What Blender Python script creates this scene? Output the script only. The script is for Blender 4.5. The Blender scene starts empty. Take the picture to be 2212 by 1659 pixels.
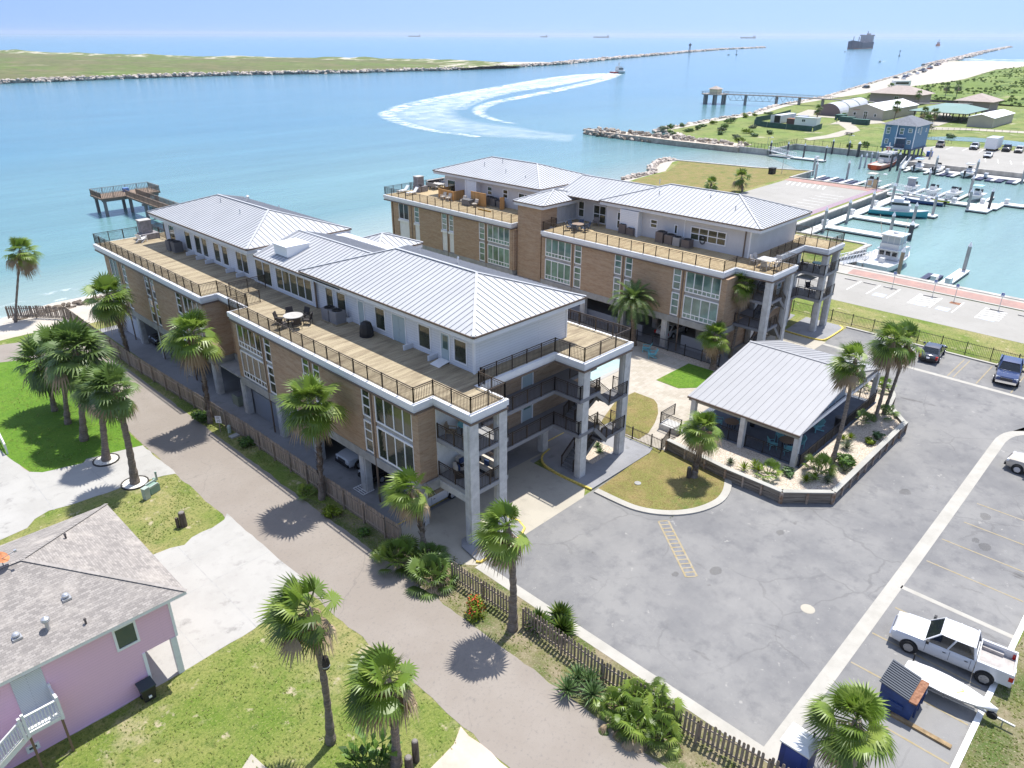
import bpy, bmesh, math, random
from mathutils import Vector, Matrix, noise as mnoise
R = math.radians
SC = bpy.context.scene
COL = SC.collection
random.seed(7)

# ------------------------------------------------------------------ camera
cam_data = bpy.data.cameras.new('camera')
cam_data.sensor_width = 36.0
cam_data.lens = 36.0 * 1588.7 / 2212.0
cam_data.clip_start = 0.5
cam_data.clip_end = 90000.0
cam = bpy.data.objects.new('camera', cam_data)
COL.objects.link(cam)
cam.matrix_world = (Matrix.Translation((-27.20, -29.83, 31.0)) @ Matrix.Rotation(R(-45.9), 4, 'Z')
     @ Matrix.Rotation(R(90 - 25.395), 4, 'X') @ Matrix.Rotation(R(0.215), 4, 'Z'))
SC.camera = cam

# ------------------------------------------------------------------ light
SUN_EL, SUN_AZ = 69.0, 13.0           # azimuth counted from +X towards +Y
w = bpy.data.worlds.new('World'); SC.world = w; w.use_nodes = True
nt = w.node_tree; nt.nodes.clear()
sky = nt.nodes.new('ShaderNodeTexSky'); sky.sky_type = 'NISHITA'; sky.sun_disc = False
sky.sun_elevation = R(SUN_EL); sky.sun_rotation = R(90 - SUN_AZ)
sky.altitude = 0; sky.air_density = 1.0; sky.dust_density = .6; sky.ozone_density = 4.0
bg = nt.nodes.new('ShaderNodeBackground'); bg.inputs[1].default_value = 0.145
wo = nt.nodes.new('ShaderNodeOutputWorld')
tcw = nt.nodes.new('ShaderNodeTexCoord'); vad = nt.nodes.new('ShaderNodeVectorMath'); vad.inputs[1].default_value = (0, 0, .46)
nt.links.new(tcw.outputs['Generated'], vad.inputs[0]); nt.links.new(vad.outputs[0], sky.inputs[0])   # clear maritime air: the pale band sits below the horizon
hz = nt.nodes.new('ShaderNodeHueSaturation'); hz.inputs['Saturation'].default_value = .93; nt.links.new(sky.outputs[0], hz.inputs['Color'])
nt.links.new(hz.outputs[0], bg.inputs[0]); nt.links.new(bg.outputs[0], wo.inputs[0])
sl = bpy.data.lights.new('sun', 'SUN'); sl.energy = 4.1; sl.angle = R(0.53); sl.color = (1.0, .965, .91)
so = bpy.data.objects.new('sun', sl); COL.objects.link(so)
sd = Vector((math.cos(R(SUN_EL)) * math.cos(R(SUN_AZ)), math.cos(R(SUN_EL)) * math.sin(R(SUN_AZ)), math.sin(R(SUN_EL))))
so.rotation_euler = (-sd).to_track_quat('-Z', 'Y').to_euler()
so.location = (0, 0, 80)
vs = SC.view_settings
vs.view_transform = 'Standard'; vs.look = 'None'; vs.gamma = 1.0; vs.use_curve_mapping = False
vs.exposure = 0.7
HAZE_D = .00005
try:
 SC.cycles.max_bounces = 6; SC.cycles.transparent_max_bounces = 8
 SC.cycles.volume_bounces = 0
except Exception: pass

# ------------------------------------------------------------------ materials
MATS = {}
def _n(nt, t, **kw):
 n = nt.nodes.new(t)
 for k, v in kw.items(): setattr(n, k, v)
 return n
def lerp3(a, b, t): return tuple(a[i] + (b[i] - a[i]) * t for i in range(3))
def mat(name, col, rough=.8, var=None, bump=None, metal=0., spec=.4, island=0., trans=0., stretch=None, alpha=1., coat=0., col2=None, var2=None):
 """procedural surface: base colour, optional noise variation var=(scale, amount, col2 or None), bump=(scale, strength)"""
 if name in MATS: return MATS[name]
 m = bpy.data.materials.new(name); m.use_nodes = True
 nt = m.node_tree; b = nt.nodes['Principled BSDF']; L = nt.links.new
 b.inputs['Base Color'].default_value = (*col, 1); b.inputs['Roughness'].default_value = rough
 b.inputs['Metallic'].default_value = metal; b.inputs['Specular IOR Level'].default_value = spec
 if coat: b.inputs['Coat Weight'].default_value = coat; b.inputs['Coat Roughness'].default_value = .05
 tc = _n(nt, 'ShaderNodeTexCoord'); vec = tc.outputs['Object']
 if stretch:
  mp = _n(nt, 'ShaderNodeMapping'); mp.inputs['Scale'].default_value = stretch
  L(vec, mp.inputs[0]); vec = mp.outputs[0]
 cs = None
 def layer(prev, scale, c_lo, c_hi, lo=.35, hi=.65, detail=5, blend=None):
  nz = _n(nt, 'ShaderNodeTexNoise'); nz.inputs['Scale'].default_value = scale; nz.inputs['Detail'].default_value = detail
  nz.inputs['Roughness'].default_value = .62
  L(vec, nz.inputs['Vector'])
  cr = _n(nt, 'ShaderNodeValToRGB'); cr.color_ramp.elements[0].position = lo; cr.color_ramp.elements[1].position = hi
  L(nz.outputs['Fac'], cr.inputs[0])
  mx = _n(nt, 'ShaderNodeMix', data_type='RGBA'); L(cr.outputs[0], mx.inputs[0])
  if prev is None: mx.inputs[6].default_value = (*c_lo, 1)
  else: L(prev, mx.inputs[6])
  mx.inputs[7].default_value = (*c_hi, 1)
  return mx.outputs[2]
 if var:
  a = var[1]; lo = tuple(c * (1 - a) for c in col)
  hi = var[2] if len(var) > 2 and var[2] else tuple(min(1, c * (1 + a)) for c in col)
  cs = layer(None, var[0], lo, hi)
 if var2: cs = layer(cs, var2[0], col, var2[1], *(var2[2:] if len(var2) > 2 else ()))
 if island:
  ge = _n(nt, 'ShaderNodeNewGeometry')
  hs = _n(nt, 'ShaderNodeHueSaturation')
  mr = _n(nt, 'ShaderNodeMapRange'); L(ge.outputs['Random Per Island'], mr.inputs[0])
  mr.inputs[3].default_value = 1 - island; mr.inputs[4].default_value = 1 + island
  L(mr.outputs[0], hs.inputs['Value'])
  if cs: L(cs, hs.inputs['Color'])
  else: hs.inputs['Color'].default_value = (*col, 1)
  cs = hs.outputs[0]
  if col2:
   mx = _n(nt, 'ShaderNodeMix', data_type='RGBA')
   mr2 = _n(nt, 'ShaderNodeMapRange'); L(ge.outputs['Random Per Island'], mr2.inputs[0])
   mr2.inputs[1].default_value = .55; mr2.inputs[2].default_value = 1.0
   L(mr2.outputs[0], mx.inputs[0]); L(cs, mx.inputs[6]); mx.inputs[7].default_value = (*col2, 1); cs = mx.outputs[2]
 if cs: L(cs, b.inputs['Base Color'])
 if bump:
  nz = _n(nt, 'ShaderNodeTexNoise'); nz.inputs['Scale'].default_value = bump[0]; nz.inputs['Detail'].default_value = 6
  L(vec, nz.inputs['Vector'])
  bp = _n(nt, 'ShaderNodeBump'); bp.inputs['Strength'].default_value = bump[1]; bp.inputs['Distance'].default_value = bump[2] if len(bump) > 2 else .05
  L(nz.outputs['Fac'], bp.inputs['Height']); L(bp.outputs[0], b.inputs['Normal'])
 if trans:
  tr = _n(nt, 'ShaderNodeBsdfTranslucent'); ms = _n(nt, 'ShaderNodeMixShader'); ms.inputs[0].default_value = trans
  if cs: L(cs, tr.inputs[0])
  else: tr.inputs[0].default_value = (*col, 1)
  L(b.outputs[0], ms.inputs[1]); L(tr.outputs[0], ms.inputs[2]); L(ms.outputs[0], nt.nodes['Material Output'].inputs[0])
 if alpha < 1: b.inputs['Alpha'].default_value = alpha
 MATS[name] = m
 return m
def ramp_mat(name, layers, rough=.9, bump=None, spec=.25):
 """layered colour: layers = [(scale, lo, hi, colour, detail)], first entry's colour is the ground colour"""
 m = bpy.data.materials.new(name); m.use_nodes = True; nt = m.node_tree; b = nt.nodes['Principled BSDF']; L = nt.links.new
 b.inputs['Roughness'].default_value = rough; b.inputs['Specular IOR Level'].default_value = spec
 tc = _n(nt, 'ShaderNodeTexCoord'); prev = None
 for i, ly in enumerate(layers):
  if i == 0: prev = ly[3]; continue
  nz = _n(nt, 'ShaderNodeTexNoise'); nz.inputs['Scale'].default_value = ly[0]; nz.inputs['Detail'].default_value = ly[4] if len(ly) > 4 else 6
  nz.inputs['Roughness'].default_value = .65
  mp = _n(nt, 'ShaderNodeMapping'); mp.inputs['Location'].default_value = (i * 13.7, i * 7.1, 0); L(tc.outputs['Object'], mp.inputs[0])
  if len(ly) > 5: mp.inputs['Scale'].default_value = ly[5]
  if len(ly) > 6: mp.inputs['Rotation'].default_value = (0, 0, R(ly[6]))
  L(mp.outputs[0], nz.inputs['Vector'])
  mr = _n(nt, 'ShaderNodeMapRange'); mr.inputs[1].default_value = ly[1]; mr.inputs[2].default_value = ly[2]; L(nz.outputs['Fac'], mr.inputs[0])
  mx = _n(nt, 'ShaderNodeMix', data_type='RGBA'); L(mr.outputs[0], mx.inputs[0])
  if isinstance(prev, tuple): mx.inputs[6].default_value = (*prev, 1)
  else: L(prev, mx.inputs[6])
  mx.inputs[7].default_value = (*ly[3], 1); prev = mx.outputs[2]
 if isinstance(prev, tuple): b.inputs['Base Color'].default_value = (*prev, 1)
 else: L(prev, b.inputs['Base Color'])
 if bump:
  nz = _n(nt, 'ShaderNodeTexNoise'); nz.inputs['Scale'].default_value = bump[0]; nz.inputs['Detail'].default_value = 8; nz.inputs['Roughness'].default_value = .7
  L(tc.outputs['Object'], nz.inputs['Vector'])
  bp = _n(nt, 'ShaderNodeBump'); bp.inputs['Strength'].default_value = bump[1]; bp.inputs['Distance'].default_value = bump[2]
  L(nz.outputs['Fac'], bp.inputs['Height']); L(bp.outputs[0], b.inputs['Normal'])
 MATS[name] = m
 return m
def cracked(m, scale=.16, width=.012, col=(.07, .068, .066), amt=.75):
 """adds a network of cracks, broken up by noise, to a ground material"""
 nt = m.node_tree; b = nt.nodes['Principled BSDF']; L = nt.links.new; src = b.inputs['Base Color'].links[0].from_socket
 tc = _n(nt, 'ShaderNodeTexCoord'); nz = _n(nt, 'ShaderNodeTexNoise'); nz.inputs['Scale'].default_value = .7; nz.inputs['Detail'].default_value = 6; L(tc.outputs['Object'], nz.inputs['Vector'])
 mx = _n(nt, 'ShaderNodeMix', data_type='RGBA'); mx.blend_type = 'ADD'; mx.inputs[0].default_value = 1.6; L(tc.outputs['Object'], mx.inputs[6]); L(nz.outputs['Color'], mx.inputs[7])
 vo = _n(nt, 'ShaderNodeTexVoronoi'); vo.feature = 'DISTANCE_TO_EDGE'; vo.inputs['Scale'].default_value = scale; L(mx.outputs[2], vo.inputs['Vector'])
 lt = _n(nt, 'ShaderNodeMath', operation='LESS_THAN'); L(vo.outputs['Distance'], lt.inputs[0]); lt.inputs[1].default_value = width * scale * 3
 n2 = _n(nt, 'ShaderNodeTexNoise'); n2.inputs['Scale'].default_value = .13; n2.inputs['Detail'].default_value = 4; L(tc.outputs['Object'], n2.inputs['Vector'])
 mr = _n(nt, 'ShaderNodeMapRange'); mr.inputs[1].default_value = .46; mr.inputs[2].default_value = .6; mr.inputs[4].default_value = amt; L(n2.outputs['Fac'], mr.inputs[0])
 mu = _n(nt, 'ShaderNodeMath', operation='MULTIPLY'); L(lt.outputs[0], mu.inputs[0]); L(mr.outputs[0], mu.inputs[1])
 m2 = _n(nt, 'ShaderNodeMix', data_type='RGBA'); L(mu.outputs[0], m2.inputs[0]); L(src, m2.inputs[6]); m2.inputs[7].default_value = (*col, 1); L(m2.outputs[2], b.inputs['Base Color'])
def brick_mat(name, c1, c2, mortar, bw, bh, ms=.012, mode='wall', rough=.85, noise_col=None, bias=0., nscale=(.25, .25, 2.0), namt=(.45, .7), bumps=.3):
 m = bpy.data.materials.new(name); m.use_nodes = True; nt = m.node_tree; b = nt.nodes['Principled BSDF']; L = nt.links.new
 b.inputs['Roughness'].default_value = rough; b.inputs['Specular IOR Level'].default_value = .25
 tc = _n(nt, 'ShaderNodeTexCoord'); sp = _n(nt, 'ShaderNodeSeparateXYZ'); L(tc.outputs['Object'], sp.inputs[0])
 cb = _n(nt, 'ShaderNodeCombineXYZ')
 if mode == 'wall':
  ad = _n(nt, 'ShaderNodeMath', operation='ADD'); L(sp.outputs[0], ad.inputs[0]); L(sp.outputs[1], ad.inputs[1])
  L(ad.outputs[0], cb.inputs[0]); L(sp.outputs[2], cb.inputs[1])
 elif mode == 'deckx': L(sp.outputs[0], cb.inputs[0]); L(sp.outputs[1], cb.inputs[1])
 elif mode == 'decky': L(sp.outputs[1], cb.inputs[0]); L(sp.outputs[0], cb.inputs[1])
 br = _n(nt, 'ShaderNodeTexBrick'); L(cb.outputs[0], br.inputs['Vector'])
 br.inputs['Scale'].default_value = 1.0; br.inputs['Brick Width'].default_value = bw; br.inputs['Row Height'].default_value = bh
 br.inputs['Mortar Size'].default_value = ms; br.inputs['Color1'].default_value = (*c1, 1); br.inputs['Color2'].default_value = (*c2, 1)
 br.inputs['Mortar'].default_value = (*mortar, 1); br.inputs['Bias'].default_value = bias; br.inputs['Mortar Smooth'].default_value = .3
 out = br.outputs['Color']
 if noise_col:
  nz = _n(nt, 'ShaderNodeTexNoise'); nz.inputs['Scale'].default_value = 1.0; nz.inputs['Detail'].default_value = 6; nz.inputs['Roughness'].default_value = .7
  mp = _n(nt, 'ShaderNodeMapping'); mp.inputs['Scale'].default_value = nscale; L(tc.outputs['Object'], mp.inputs[0]); L(mp.outputs[0], nz.inputs['Vector'])
  mr = _n(nt, 'ShaderNodeMapRange'); mr.inputs[1].default_value = namt[0]; mr.inputs[2].default_value = namt[1]; L(nz.outputs['Fac'], mr.inputs[0])
  mx = _n(nt, 'ShaderNodeMix', data_type='RGBA'); L(mr.outputs[0], mx.inputs[0]); L(out, mx.inputs[6]); mx.inputs[7].default_value = (*noise_col, 1); out = mx.outputs[2]
 L(out, b.inputs['Base Color'])
 if bumps:
  bp = _n(nt, 'ShaderNodeBump'); bp.inputs['Strength'].default_value = bumps; bp.inputs['Distance'].default_value = .01; bp.invert = True
  L(br.outputs['Fac'], bp.inputs['Height']); L(bp.outputs[0], b.inputs['Normal'])
 MATS[name] = m
 return m
def glass(name, col, rough=.04, spec=.6, island=0):
 return mat(name, col, rough, spec=spec)

W_PAINT = mat('white_paint', (.74, .74, .73), .5, var=(3, .05))
GREYWALL = mat('grey_siding', (.66, .675, .70), .65, var=(.6, .05))
TRIM = mat('white_trim', (.82, .82, .82), .5)
FASCIA = mat('painted_fascia', (.74, .745, .76), .55, var=(1.2, .08, (.78, .78, .77)), stretch=(1, 1, 4))
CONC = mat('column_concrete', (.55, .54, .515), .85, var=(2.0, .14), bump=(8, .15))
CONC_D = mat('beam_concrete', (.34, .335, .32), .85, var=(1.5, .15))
IRON = mat('bronze_iron', (.055, .038, .026), .5, spec=.4)
IRON_K = mat('black_iron', (.02, .02, .022), .5)
SOFFIT = mat('soffit_plaster', (.5, .5, .49), .9)
BROWNTRIM = mat('brown_gutter', (.16, .115, .085), .55)
GALV = mat('galvanised', (.5, .51, .52), .4, metal=.6)
CHROME = mat('chrome', (.7, .7, .72), .15, metal=1.)
BLACKP = mat('black_plastic', (.018, .018, .02), .5)
RUBBER = mat('rubber', (.02, .02, .02), .85)
TINT = mat('tinted_glass', (.012, .016, .02), .05, spec=.6)
BRICK = brick_mat('tan_brick', (.42, .28, .175), (.305, .19, .115), (.38, .30, .22), .34, .1, .012, noise_col=(.46, .355, .255), nscale=(.5, .5, 3.2), namt=(.42, .75))
DECK = brick_mat('weathered_deck', (.42, .35, .235), (.325, .27, .175), (.09, .065, .045), 3.4, .15, .006, mode='deckx', noise_col=(.155, .115, .075), nscale=(.25, 1.4, 1), namt=(.45, .72), bumps=.15)
DECK2 = brick_mat('newer_deck', (.48, .385, .235), (.40, .31, .18), (.12, .08, .045), 3.4, .15, .006, mode='deckx', noise_col=(.26, .175, .10), nscale=(.25, 1.4, 1), namt=(.5, .75), bumps=.15)
SIDING = brick_mat('lap_siding', (.72, .735, .76), (.705, .72, .745), (.54, .555, .58), 6.0, .2, .014, rough=.6, bumps=.4)
ROOFM = mat('seamed_metal', (.43, .435, .44), .45, var=(.35, .05), spec=.5, stretch=(1, 1, 1))
SEAM = mat('roof_seam', (.35, .355, .37), .5)
GLASS_A = mat('window_glass', (.03, .045, .035), .03, spec=.8, var=(.35, .5, (.075, .085, .05)))  # reflected greens are mixed into the dark pane colour
GLASS_B = mat('green_reflection_glass', (.10, .18, .16), .03, spec=.8, var=(.5, .35, (.2, .32, .28)))  # pale green reflections are put into the pane colour
WOOD_F = mat('weathered_fence', (.27, .215, .165), .9, island=.28, var=(2.5, .18), stretch=(6, 6, 1))
CEDAR = mat('cedar_boards', (.52, .29, .11), .8, island=.18)

# ------------------------------------------------------------------ mesh builder
class MB:
 def __init__(s): s.v = []; s.f = []; s.m = []
 def add(s, vs, fs, mi=0):
  o = len(s.v); s.v += [tuple(p) for p in vs]; s.f += [tuple(i + o for i in f) for f in fs]; s.m += [mi] * len(fs); return s
 def box(s, x0, y0, z0, x1, y1, z1, mi=0):
  if x0 > x1: x0, x1 = x1, x0
  if y0 > y1: y0, y1 = y1, y0
  if z0 > z1: z0, z1 = z1, z0
  return s.add([(x0, y0, z0), (x1, y0, z0), (x1, y1, z0), (x0, y1, z0), (x0, y0, z1), (x1, y0, z1), (x1, y1, z1), (x0, y1, z1)],
     [(0, 3, 2, 1), (4, 5, 6, 7), (0, 1, 5, 4), (1, 2, 6, 5), (2, 3, 7, 6), (3, 0, 4, 7)], mi)
 def obox(s, c, yaw, sx, sy, sz, mi=0, z0=None):
  """box centred at c (or standing on z0), turned by yaw degrees"""
  a = R(yaw); ca, sa = math.cos(a), math.sin(a); zc = c[2] if z0 is None else z0 + sz / 2
  P = []
  for dz in (-.5, .5):
   for dx, dy in ((-.5, -.5), (.5, -.5), (.5, .5), (-.5, .5)):
    x, y = dx * sx, dy * sy; P.append((c[0] + x * ca - y * sa, c[1] + x * sa + y * ca, zc + dz * sz))
  return s.add(P, [(0, 3, 2, 1), (4, 5, 6, 7), (0, 1, 5, 4), (1, 2, 6, 5), (2, 3, 7, 6), (3, 0, 4, 7)], mi)
 def bar(s, a, b, wx, wz=None, mi=0):
  """rectangular bar from a to b"""
  a = Vector(a); b = Vector(b); d = b - a
  if d.length < 1e-6: return s
  wz = wz or wx; d.normalize(); up = Vector((0, 0, 1)) if abs(d.z) < .95 else Vector((1, 0, 0))
  r = d.cross(up).normalized() * wx / 2; u = r.cross(d).normalized() * wz / 2
  P = [a - r - u, a + r - u, a + r + u, a - r + u, b - r - u, b + r - u, b + r + u, b - r + u]
  return s.add(P, [(0, 1, 2, 3), (7, 6, 5, 4), (0, 4, 5, 1), (1, 5, 6, 2), (2, 6, 7, 3), (3, 7, 4, 0)], mi)
 def cyl(s, a, b, r0, r1=None, n=10, mi=0, caps=True):
  a = Vector(a); b = Vector(b); d = (b - a).normalized(); r1 = r0 if r1 is None else r1
  up = Vector((0, 0, 1)) if abs(d.z) < .95 else Vector((1, 0, 0)); u = d.cross(up).normalized(); v = d.cross(u)
  P = []
  for c, r in ((a, r0), (b, r1)):
   for i in range(n): t = 2 * math.pi * i / n; P.append(c + (u * math.cos(t) + v * math.sin(t)) * r)
  F = [(i, (i + 1) % n, n + (i + 1) % n, n + i) for i in range(n)]
  if caps: F += [tuple(range(n))[::-1], tuple(range(n, 2 * n))]
  return s.add(P, F, mi)
 def tube(s, pts, r, n=6, mi=0):
  """smooth tube; r a number or list"""
  pts = [Vector(p) for p in pts]; k = len(pts); P = []
  for i, p in enumerate(pts):
   d = (pts[min(i + 1, k - 1)] - pts[max(i - 1, 0)]).normalized()
   up = Vector((0, 0, 1)) if abs(d.z) < .9 else Vector((1, 0, 0)); u = d.cross(up).normalized(); v = d.cross(u)
   rr = r[i] if isinstance(r, (list, tuple)) else r
   for j in range(n): t = 2 * math.pi * j / n; P.append(p + (u * math.cos(t) + v * math.sin(t)) * rr)
  F = [(i * n + j, i * n + (j + 1) % n, (i + 1) * n + (j + 1) % n, (i + 1) * n + j) for i in range(k - 1) for j in range(n)]
  F += [tuple(range(n))[::-1], tuple(range((k - 1) * n, k * n))]
  return s.add(P, F, mi)
 def lathe(s, c, prof, n=14, mi=0):
  """prof = [(r, z)] around the vertical through c"""
  P = [(c[0] + r * math.cos(2 * math.pi * j / n), c[1] + r * math.sin(2 * math.pi * j / n), c[2] + z) for r, z in prof for j in range(n)]
  k = len(prof)
  F = [(i * n + j, i * n + (j + 1) % n, (i + 1) * n + (j + 1) % n, (i + 1) * n + j) for i in range(k - 1) for j in range(n)]
  F += [tuple(range(n))[::-1], tuple(range((k - 1) * n, k * n))]
  return s.add(P, F, mi)
 def poly(s, pts, z, mi=0):
  return s.add([(p[0], p[1], z) for p in pts], [tuple(range(len(pts)))], mi)
 def prism(s, pts, z0, z1, mi=0, mt=None):
  n = len(pts); a = sum(pts[i][0] * pts[(i + 1) % n][1] - pts[(i + 1) % n][0] * pts[i][1] for i in range(n))
  if a < 0: pts = pts[::-1]
  s.add([(p[0], p[1], z0) for p in pts] + [(p[0], p[1], z1) for p in pts], [tuple(range(n))[::-1]] + [(i, (i + 1) % n, n + (i + 1) % n, n + i) for i in range(n)], mi)
  return s.add([(p[0], p[1], z1) for p in pts], [tuple(range(n))], mi if mt is None else mt)
 def quad(s, a, b, c, d, mi=0): return s.add([a, b, c, d], [(0, 1, 2, 3)], mi)
 def face(s, *p, mi=0): return s.add(p, [tuple(range(len(p)))], mi)
 def xf(s, mtx):
  s.v = [tuple(mtx @ Vector(p)) for p in s.v]; return s
 def build(s, name, m, parent=None, smooth=False, auto=None, flip=False):
  me = bpy.data.meshes.new(name)
  off = parent.matrix_world.translation if parent is not None and parent.type == 'EMPTY' and parent.parent is None else None
  if parent is not None:
   o = parent; t = Vector((0, 0, 0))
   while o is not None: t += Vector(o.location); o = o.parent
   vs = [(p[0] - t.x, p[1] - t.y, p[2] - t.z) for p in s.v]
  else: vs = s.v
  me.from_pydata(vs, [], s.f)
  ms = m if isinstance(m, (list, tuple)) else [m]
  for x in ms: me.materials.append(x)
  if len(ms) > 1: me.polygons.foreach_set('material_index', s.m)
  if smooth: me.polygons.foreach_set('use_smooth', [True] * len(me.polygons))
  if auto: me.set_sharp_from_angle(angle=R(auto))
  me.update()
  ob = bpy.data.objects.new(name, me); COL.objects.link(ob)
  if parent is not None: ob.parent = parent
  return ob
def tri(ob):
 bm = bmesh.new(); bm.from_mesh(ob.data); bmesh.ops.triangulate(bm, faces=bm.faces[:], ngon_method='EAR_CLIP'); bm.to_mesh(ob.data); bm.free(); return ob
def tag(o, label=None, cat=None, group=None, kind=None):
 if label: o['label'] = label
 if cat: o['category'] = cat
 if group: o['group'] = group
 if kind: o['kind'] = kind
 return o
def empty(name, loc, label, cat, group=None, rz=0.):
 o = bpy.data.objects.new(name, None); COL.objects.link(o); o.location = (loc[0], loc[1], loc[2] if len(loc) > 2 else 0.)
 o.empty_display_size = .3; o.rotation_euler.z = R(rz)
 return tag(o, label, cat, group)
CHILD = {}
def dup(o, loc=None, rz=None, label=None, group=None, scale=None, parent=None):
 """copy of a thing with copies of its parts and sub-parts"""
 c = o.copy(); COL.objects.link(c)
 if parent is not None: c.parent = parent
 if loc is not None: c.location = (loc[0], loc[1], loc[2] if len(loc) > 2 else 0.)
 if rz is not None: c.rotation_euler.z = R(rz)
 if scale is not None: c.scale = (scale,) * 3 if not isinstance(scale, (tuple, list)) else scale
 if label: c['label'] = label
 if group: c['group'] = group
 for ch in [x for x in COL.objects if x.parent == o]: dup(ch, parent=c)
 return c
def struct(name, mb, m, z=None):
 o = mb.build(name, m); o['kind'] = 'structure'; return o
def jag(pts, step=.7, amp=.13):
 out = []; n = len(pts)
 for i in range(n):
  a, b = Vector(pts[i]), Vector(pts[(i + 1) % n]); L_ = (b - a).length; k = int(L_ / step)
  out.append(tuple(a))
  if L_ > 60 or k < 2: continue
  d = (b - a) / L_; nn = Vector((-d.y, d.x))
  for j in range(1, k): p = a + d * L_ * j / k; q = mnoise.noise(Vector((p.x * 1.1, p.y * 1.1, 3))) + .6 * mnoise.noise(Vector((p.x * .35, p.y * .35, 8))); out.append(tuple(p + nn * amp * q))
 return out
RAGGED = {'verge', 'front_yard_lawn', 'yard_lawn', 'green_lawn', 'driveway', 'dry_grass', 'beach_sand', 'island_beach', 'footpath', 'yard_track', 'dry_peninsula_lawn'}
def sheet(name, pts, z, m, mb=None):
 if name in RAGGED: pts = jag(pts)
 o = MB().poly(pts, z).build(name, m); tri(o); o['kind'] = 'structure'
 me = o.data
 if me.polygons and me.polygons[0].normal.z < 0: me.flip_normals()
 return o
def strip(pts, wd, closed=False):
 """outline of a band of width wd along a polyline"""
 n = len(pts); Lp, Rp = [], []
 for i in range(n):
  a = Vector(pts[max(i - 1, 0)]); b = Vector(pts[min(i + 1, n - 1)]); d = (b - a).normalized(); nn = Vector((-d.y, d.x)) * wd / 2
  Lp.append(tuple(Vector(pts[i]) + nn)); Rp.append(tuple(Vector(pts[i]) - nn))
 return Lp + Rp[::-1]
def smooth_line(pts, k=4):
 out = []
 n = len(pts)
 for i in range(n - 1):
  p0, p1, p2, p3 = (Vector(pts[max(i - 1, 0)]), Vector(pts[i]), Vector(pts[i + 1]), Vector(pts[min(i + 2, n - 1)]))
  for j in range(k):
   t = j / k
   out.append(tuple(.5 * ((2 * p1) + (p2 - p0) * t + (2 * p0 - 5 * p1 + 4 * p2 - p3) * t * t + (3 * p1 - p0 - 3 * p2 + p3) * t ** 3)))
 out.append(tuple(pts[-1])); return out
def kerb(name, pts, wd, h, m, label=None):
 q = strip(pts, wd); n = len(pts); mb = MB()
 Lp, Rp = q[:n], q[n:][::-1]
 for i in range(n - 1): mb.prism([Rp[i], Rp[i + 1], Lp[i + 1], Lp[i]], -.05, h)
 return struct(name, mb, m)

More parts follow.
